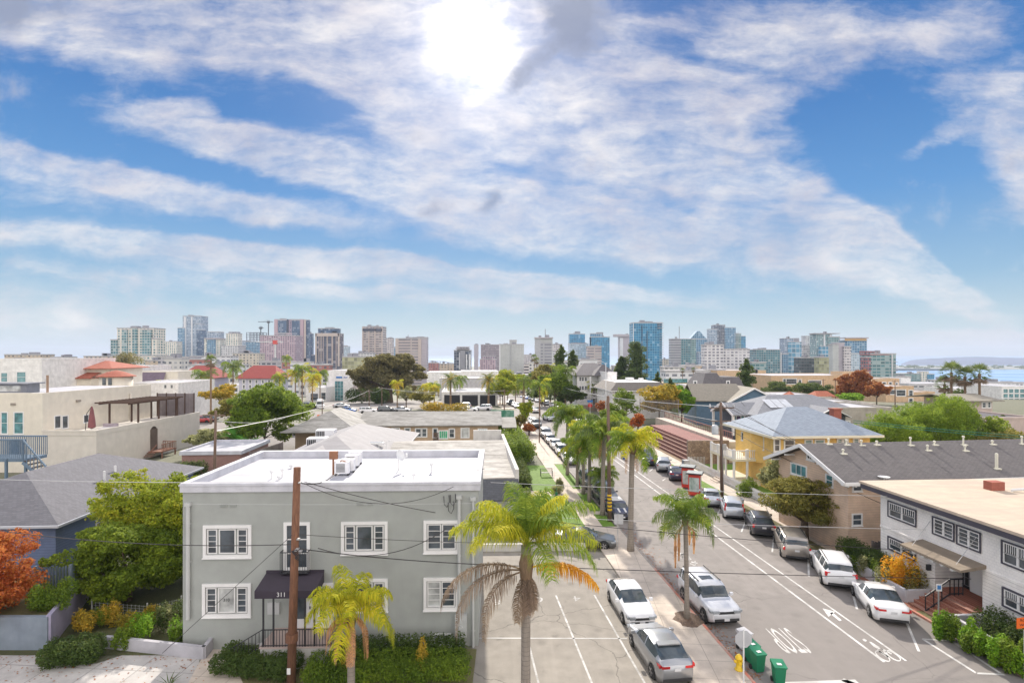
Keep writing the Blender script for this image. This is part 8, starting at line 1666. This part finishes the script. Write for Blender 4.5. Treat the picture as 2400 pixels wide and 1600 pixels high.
mb.build('open_frame',M('frame_dark',(.1,.1,.13)),t)
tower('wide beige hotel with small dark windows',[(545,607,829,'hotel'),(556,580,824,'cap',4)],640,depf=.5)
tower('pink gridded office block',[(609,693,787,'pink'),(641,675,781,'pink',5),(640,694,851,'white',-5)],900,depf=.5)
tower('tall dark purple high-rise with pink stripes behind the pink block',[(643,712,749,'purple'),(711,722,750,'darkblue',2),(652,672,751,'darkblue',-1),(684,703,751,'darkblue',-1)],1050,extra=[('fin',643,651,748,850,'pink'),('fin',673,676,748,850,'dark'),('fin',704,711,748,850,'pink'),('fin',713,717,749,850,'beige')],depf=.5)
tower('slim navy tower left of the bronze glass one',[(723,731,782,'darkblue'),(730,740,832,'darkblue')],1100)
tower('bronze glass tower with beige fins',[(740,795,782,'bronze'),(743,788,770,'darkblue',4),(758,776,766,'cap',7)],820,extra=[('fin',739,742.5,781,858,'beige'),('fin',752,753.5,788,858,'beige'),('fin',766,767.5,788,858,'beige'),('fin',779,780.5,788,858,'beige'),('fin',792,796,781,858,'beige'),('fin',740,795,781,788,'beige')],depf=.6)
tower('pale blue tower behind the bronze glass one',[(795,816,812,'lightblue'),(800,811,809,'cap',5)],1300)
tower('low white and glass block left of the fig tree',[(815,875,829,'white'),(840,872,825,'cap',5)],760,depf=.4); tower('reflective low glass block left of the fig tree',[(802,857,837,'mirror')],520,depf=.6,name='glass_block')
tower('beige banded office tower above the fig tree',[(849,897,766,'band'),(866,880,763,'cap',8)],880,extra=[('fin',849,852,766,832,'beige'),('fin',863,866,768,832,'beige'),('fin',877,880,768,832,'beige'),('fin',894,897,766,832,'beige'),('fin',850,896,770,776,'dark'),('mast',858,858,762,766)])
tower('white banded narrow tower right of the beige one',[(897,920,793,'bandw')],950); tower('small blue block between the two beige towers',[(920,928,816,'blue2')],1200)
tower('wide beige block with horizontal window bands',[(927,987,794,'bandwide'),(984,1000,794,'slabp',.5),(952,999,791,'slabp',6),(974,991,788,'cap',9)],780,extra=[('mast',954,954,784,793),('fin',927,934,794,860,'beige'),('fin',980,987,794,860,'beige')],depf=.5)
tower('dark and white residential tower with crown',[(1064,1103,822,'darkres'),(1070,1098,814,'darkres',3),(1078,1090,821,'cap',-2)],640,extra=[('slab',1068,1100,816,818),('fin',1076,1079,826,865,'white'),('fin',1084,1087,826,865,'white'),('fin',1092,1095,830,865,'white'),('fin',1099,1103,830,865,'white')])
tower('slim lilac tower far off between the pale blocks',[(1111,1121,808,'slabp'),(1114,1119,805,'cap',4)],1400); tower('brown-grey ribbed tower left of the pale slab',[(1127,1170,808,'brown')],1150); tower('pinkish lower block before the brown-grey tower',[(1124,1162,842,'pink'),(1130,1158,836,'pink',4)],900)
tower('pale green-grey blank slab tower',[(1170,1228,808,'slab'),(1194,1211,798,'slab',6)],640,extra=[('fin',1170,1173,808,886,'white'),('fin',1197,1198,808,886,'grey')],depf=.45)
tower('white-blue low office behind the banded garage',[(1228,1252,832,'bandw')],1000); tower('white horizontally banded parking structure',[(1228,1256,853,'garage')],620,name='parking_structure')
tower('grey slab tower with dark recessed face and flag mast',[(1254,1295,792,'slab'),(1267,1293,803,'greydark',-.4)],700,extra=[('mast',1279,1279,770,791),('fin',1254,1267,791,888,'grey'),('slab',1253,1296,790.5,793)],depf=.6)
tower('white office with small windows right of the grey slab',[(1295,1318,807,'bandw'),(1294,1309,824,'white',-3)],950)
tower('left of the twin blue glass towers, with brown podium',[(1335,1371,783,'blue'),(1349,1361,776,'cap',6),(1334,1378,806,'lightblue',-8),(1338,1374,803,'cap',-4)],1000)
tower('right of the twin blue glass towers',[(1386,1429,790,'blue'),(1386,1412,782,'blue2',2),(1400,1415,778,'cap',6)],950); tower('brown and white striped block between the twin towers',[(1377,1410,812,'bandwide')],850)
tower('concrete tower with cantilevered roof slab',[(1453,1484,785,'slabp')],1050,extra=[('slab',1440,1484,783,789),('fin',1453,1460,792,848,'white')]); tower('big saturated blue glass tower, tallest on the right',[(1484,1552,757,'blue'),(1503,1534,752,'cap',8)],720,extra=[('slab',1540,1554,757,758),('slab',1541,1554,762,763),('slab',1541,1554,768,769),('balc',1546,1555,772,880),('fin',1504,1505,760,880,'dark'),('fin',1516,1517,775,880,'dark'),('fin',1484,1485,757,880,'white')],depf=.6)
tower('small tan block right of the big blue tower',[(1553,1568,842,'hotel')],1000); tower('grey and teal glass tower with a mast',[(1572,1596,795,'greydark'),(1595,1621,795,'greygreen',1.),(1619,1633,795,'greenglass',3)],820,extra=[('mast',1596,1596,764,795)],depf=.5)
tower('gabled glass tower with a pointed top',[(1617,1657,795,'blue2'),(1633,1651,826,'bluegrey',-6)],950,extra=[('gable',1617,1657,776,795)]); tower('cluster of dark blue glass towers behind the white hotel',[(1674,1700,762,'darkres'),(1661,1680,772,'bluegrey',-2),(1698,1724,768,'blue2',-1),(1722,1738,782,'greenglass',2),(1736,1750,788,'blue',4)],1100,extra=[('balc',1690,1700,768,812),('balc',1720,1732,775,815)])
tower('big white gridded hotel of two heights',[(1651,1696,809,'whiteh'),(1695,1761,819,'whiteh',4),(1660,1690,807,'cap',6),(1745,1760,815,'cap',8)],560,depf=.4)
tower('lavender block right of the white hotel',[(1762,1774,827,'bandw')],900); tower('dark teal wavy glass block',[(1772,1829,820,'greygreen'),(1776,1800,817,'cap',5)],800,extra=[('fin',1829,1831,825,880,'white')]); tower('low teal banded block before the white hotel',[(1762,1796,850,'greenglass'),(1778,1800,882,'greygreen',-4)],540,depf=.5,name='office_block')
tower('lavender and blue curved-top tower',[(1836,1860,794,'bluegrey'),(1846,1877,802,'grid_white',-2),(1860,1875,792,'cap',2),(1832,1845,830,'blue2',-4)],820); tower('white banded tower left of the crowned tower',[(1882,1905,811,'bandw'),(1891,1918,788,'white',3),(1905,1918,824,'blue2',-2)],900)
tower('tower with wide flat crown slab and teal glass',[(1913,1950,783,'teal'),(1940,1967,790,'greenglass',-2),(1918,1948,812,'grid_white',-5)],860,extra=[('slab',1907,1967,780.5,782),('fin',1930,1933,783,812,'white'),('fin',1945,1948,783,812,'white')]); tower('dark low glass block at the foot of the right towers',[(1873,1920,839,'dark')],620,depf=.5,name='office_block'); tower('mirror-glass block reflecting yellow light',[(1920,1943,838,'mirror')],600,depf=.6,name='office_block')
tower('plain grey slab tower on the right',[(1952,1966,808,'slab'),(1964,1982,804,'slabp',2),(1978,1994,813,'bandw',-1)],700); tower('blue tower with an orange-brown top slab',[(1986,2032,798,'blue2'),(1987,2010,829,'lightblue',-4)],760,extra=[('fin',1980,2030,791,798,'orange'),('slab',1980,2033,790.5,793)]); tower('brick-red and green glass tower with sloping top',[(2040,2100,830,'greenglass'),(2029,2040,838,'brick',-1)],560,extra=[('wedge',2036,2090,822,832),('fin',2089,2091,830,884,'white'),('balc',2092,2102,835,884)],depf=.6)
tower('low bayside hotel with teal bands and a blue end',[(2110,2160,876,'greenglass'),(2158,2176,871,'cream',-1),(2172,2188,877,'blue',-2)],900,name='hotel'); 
# cranes
def crane(label,px,Y,top,bot,l,r,col):
    t=thing('tower_crane',label,'crane',(P(px,0,Y).x,Y,P(0,bot,Y).z)); s=Y/F; h=(bot-top)*s; MB().bar((0,0,0),(0,0,h),1.6).build('mast',col[0],t); mb=MB(); mb.bar(((l-px)*s,0,h),((r-px)*s,0,h),1.4,1.2); mb.bar((0,0,h+5),((l-px)*s*.6,0,h),.3); mb.bar((0,0,h+5),((r-px)*s*.8,0,h),.3); mb.build('jib',col[0],t); MB().box(-2.5,2.5,-2,2,h-3,h+2).build('cab',col[1],t)
CW=M('crane_white',(.6,.6,.6),bmp=0); CD=M('crane_dark',(.08,.09,.1),bmp=0); CRD=M('crane_red',(.6,.06,.04),bmp=0)
crane('dark tower crane above the frame tower',629,1180,754,800,605,640,(CD,CD)); crane('white and red tower crane in front of the pink block',645,700,801,860,601,663,(CW,CRD)); crane('thin mast crane left of the dark crane',611,1180,768,806,606,618,(CD,CD))
t=thing('bridge','low distant bridge across the bay','bridge',(P(1000,0,2600).x,2600,-50)); mb=MB(); s=2600/F; q=[(0,0,P(0,846,2600).z+50),(70*s*.5,0,P(0,847,2600).z+50),(75*s,0,P(0,852,2600).z+50)]
for a,b_ in zip(q,q[1:]): mb.bar(a,b_,6,3)
mb.build('deck',M('bridge_blue',(.3,.36,.45),bmp=0),t); mb=MB(); [mb.bar((k*s*8,0,0),(k*s*8,0,q[0][2]-k*1.),4) for k in range(9)]; mb.build('piers',M('bridge_blue'  ,(.3,.36,.45)),t)
# low-rise town between the gardens and the towers
fac('low_a',(.60,.58,.56),(.12,.13,.16),3.4,4.,.45,.5); fac('low_b',(.55,.45,.35),(.12,.12,.13),3.2,4.5,.45,.45); fac('low_c',(.45,.43,.46),(.1,.12,.15),3.4,5,.5,.7); fac('low_d',(.38,.16,.14),(.1,.1,.12),3.6,4,.5,.5); fac('low_e',(.70,.70,.72),(.2,.22,.26),3.4,5,.4,.6)
low=[(10,98,832,600,'low_b','ochre flat block on the left horizon'),(120,145,840,300,'low_c','grey house roofline left of the dark tree'),(196,262,836,560,'low_b','row of tan houses left of the first tower'),(370,440,838,480,'low_c','lavender apartment row below the left towers'),(425,480,843,440,'low_d','brick-red low block below the left towers'),(445,540,836,520,'low_e','white low factory with vertical ribs'),(385,425,842,400,'low_a','white framed apartment cube'),(440,560,857,380,'low_e','long white-blue shed with windows'),(607,665,848,520,'low_c','lilac low building below the pink block'),(660,682,849,500,'low_d','red brick corner block below the pink block'),(680,726,850,470,'low_e','white low block below the purple high-rise'),(720,770,856,440,'low_d','dark red low block below the bronze tower'),(600,700,872,330,'low_e','white warehouse roof behind the palms'),(700,770,880,290,'low_a','pale roof behind the yellow palms'),(470,560,882,260,'low_a','white low block behind the palms by the red roofs'),(1000,1028,851,900,'low_d','brown low block at the end of the bridge'),(1030,1064,853,800,'low_b','beige low block left of the crowned tower'),(1240,1256,850,560,'low_a','pale block left of the grey slab'),(1300,1345,846,500,'low_a','white low block behind the conifers'),(1345,1400,845,430,'low_e','white low roofs above the condo'),(1440,1480,860,330,'low_c','grey gabled block behind the pines'),(1555,1605,862,420,'low_a','pale low block with roof edge below the teal tower'),(1600,1655,858,500,'low_b','tan block with stepped roof'),(1560,1660,872,330,'low_e','white low roofs behind the small yellow building'),(1640,1700,868,430,'low_e','bluish low roof before the white hotel'),(1762,1800,880,350,'low_b','tan low block right of the tall conifer'),(1790,1810,888,300,'low_c','grey block beside the tan apartments'),(1740,1800,898,250,'low_b','tan villa behind the tall conifer'),(860,905,850,480,'low_e','white low roofs left behind the fig tree'),(1165,1240,880,420,'low_c','grey low roofs at the foot of the pale slab'),(1200,1230,893,330,'low_b','tan low block closing the street'),(2100,2135,884,560,'low_e','white low block by the bay'),(2190,2250,892,620,'low_e','long white shed by the water'),(2300,2400,897,640,'low_e','white terminal roofs by the water'),(340,372,846,520,'low_b','tan block right of the stepped tower'),(0,60,850,330,'low_c','grey roofs near the left edge')]
for a,c,top,Y,fm,lab in low: tower(lab,[(a,c,top,fm)],Y,name='low_building',depf=.4)
rng_=random.Random(12)
for i in range(34):
    px=rng_.choice([rng_.uniform(110,800),rng_.uniform(1010,1330),rng_.uniform(1560,2000)]); Y=rng_.uniform(230,420); r=rng_.uniform(4,7)
    kd=rng_.choice(['green','olive','dark','dark']); nb=min(low,key=lambda q:abs((q[0]+q[1])/2-px)+abs(q[3]-Y)*.3); near=' '.join(nb[5].split()[:8]); lab='%s %s tree %s the %s'%(['small','bushy','low'][i%3],{'green':'green','olive':'olive','dark':'dark green'}[kd],'before' if Y<nb[3] else 'behind',near)
    tree('broadleaf_tree',lab,'tree',P(px,0,Y).x,Y,rng_.uniform(7,11),r,kd,n=1400,size=.8,nc=9,seed=1000+i,trunk=.1,group='distant trees among the town roofs')
# wooded town mass on the slope: countless trees
rng=np.random.default_rng(77); cl=[]
for i in range(420):
    Y=rng.uniform(300,1050); px=rng.uniform(-60,2000); r=rng.uniform(3,6); cl.append(((px-1200)/F*Y,Y,tz(Y)+r*.6,r,r,r*.7))
V=crown_quads(cl,42000,1.6,rng,.3); o=addmesh('woodland',quads_mesh('woodland',V,LEAF['dark'])); tag(o,'mass of far-off dark green trees covering the slope of the town','trees',None,'stuff')
cl=[]
for i in range(60): px=rng.uniform(2105,2420); Y=rng.uniform(2460,3200); cl.append(((px-1200)/F*Y,Y,-47,14,8,5))
o=addmesh('woodland',quads_mesh('woodland2',crown_quads(cl,3000,7,rng,.3),LEAF['dark'])); tag(o,'thin dark lines of trees on the island across the bay','trees',None,'stuff')
# ---- haze
HAZE=1
if HAZE:
    m=bpy.data.materials.new('haze_air'); m.use_nodes=True; n_=m.node_tree; n_.nodes.clear(); oo=n_.nodes.new('ShaderNodeOutputMaterial'); pv=n_.nodes.new('ShaderNodeVolumePrincipled'); pv.inputs['Color'].default_value=(.72,.82,1,1); pv.inputs['Density'].default_value=.00012; pv.inputs['Anisotropy'].default_value=0.
    n_.links.new(pv.outputs[0],oo.inputs['Volume'])
    zt_=max(180,100); o=MB().box(-9000,9000,-200,16000,-62,zt_).build('haze',m); tag(o,'thin bluish sea haze over the city','haze',None,'stuff')
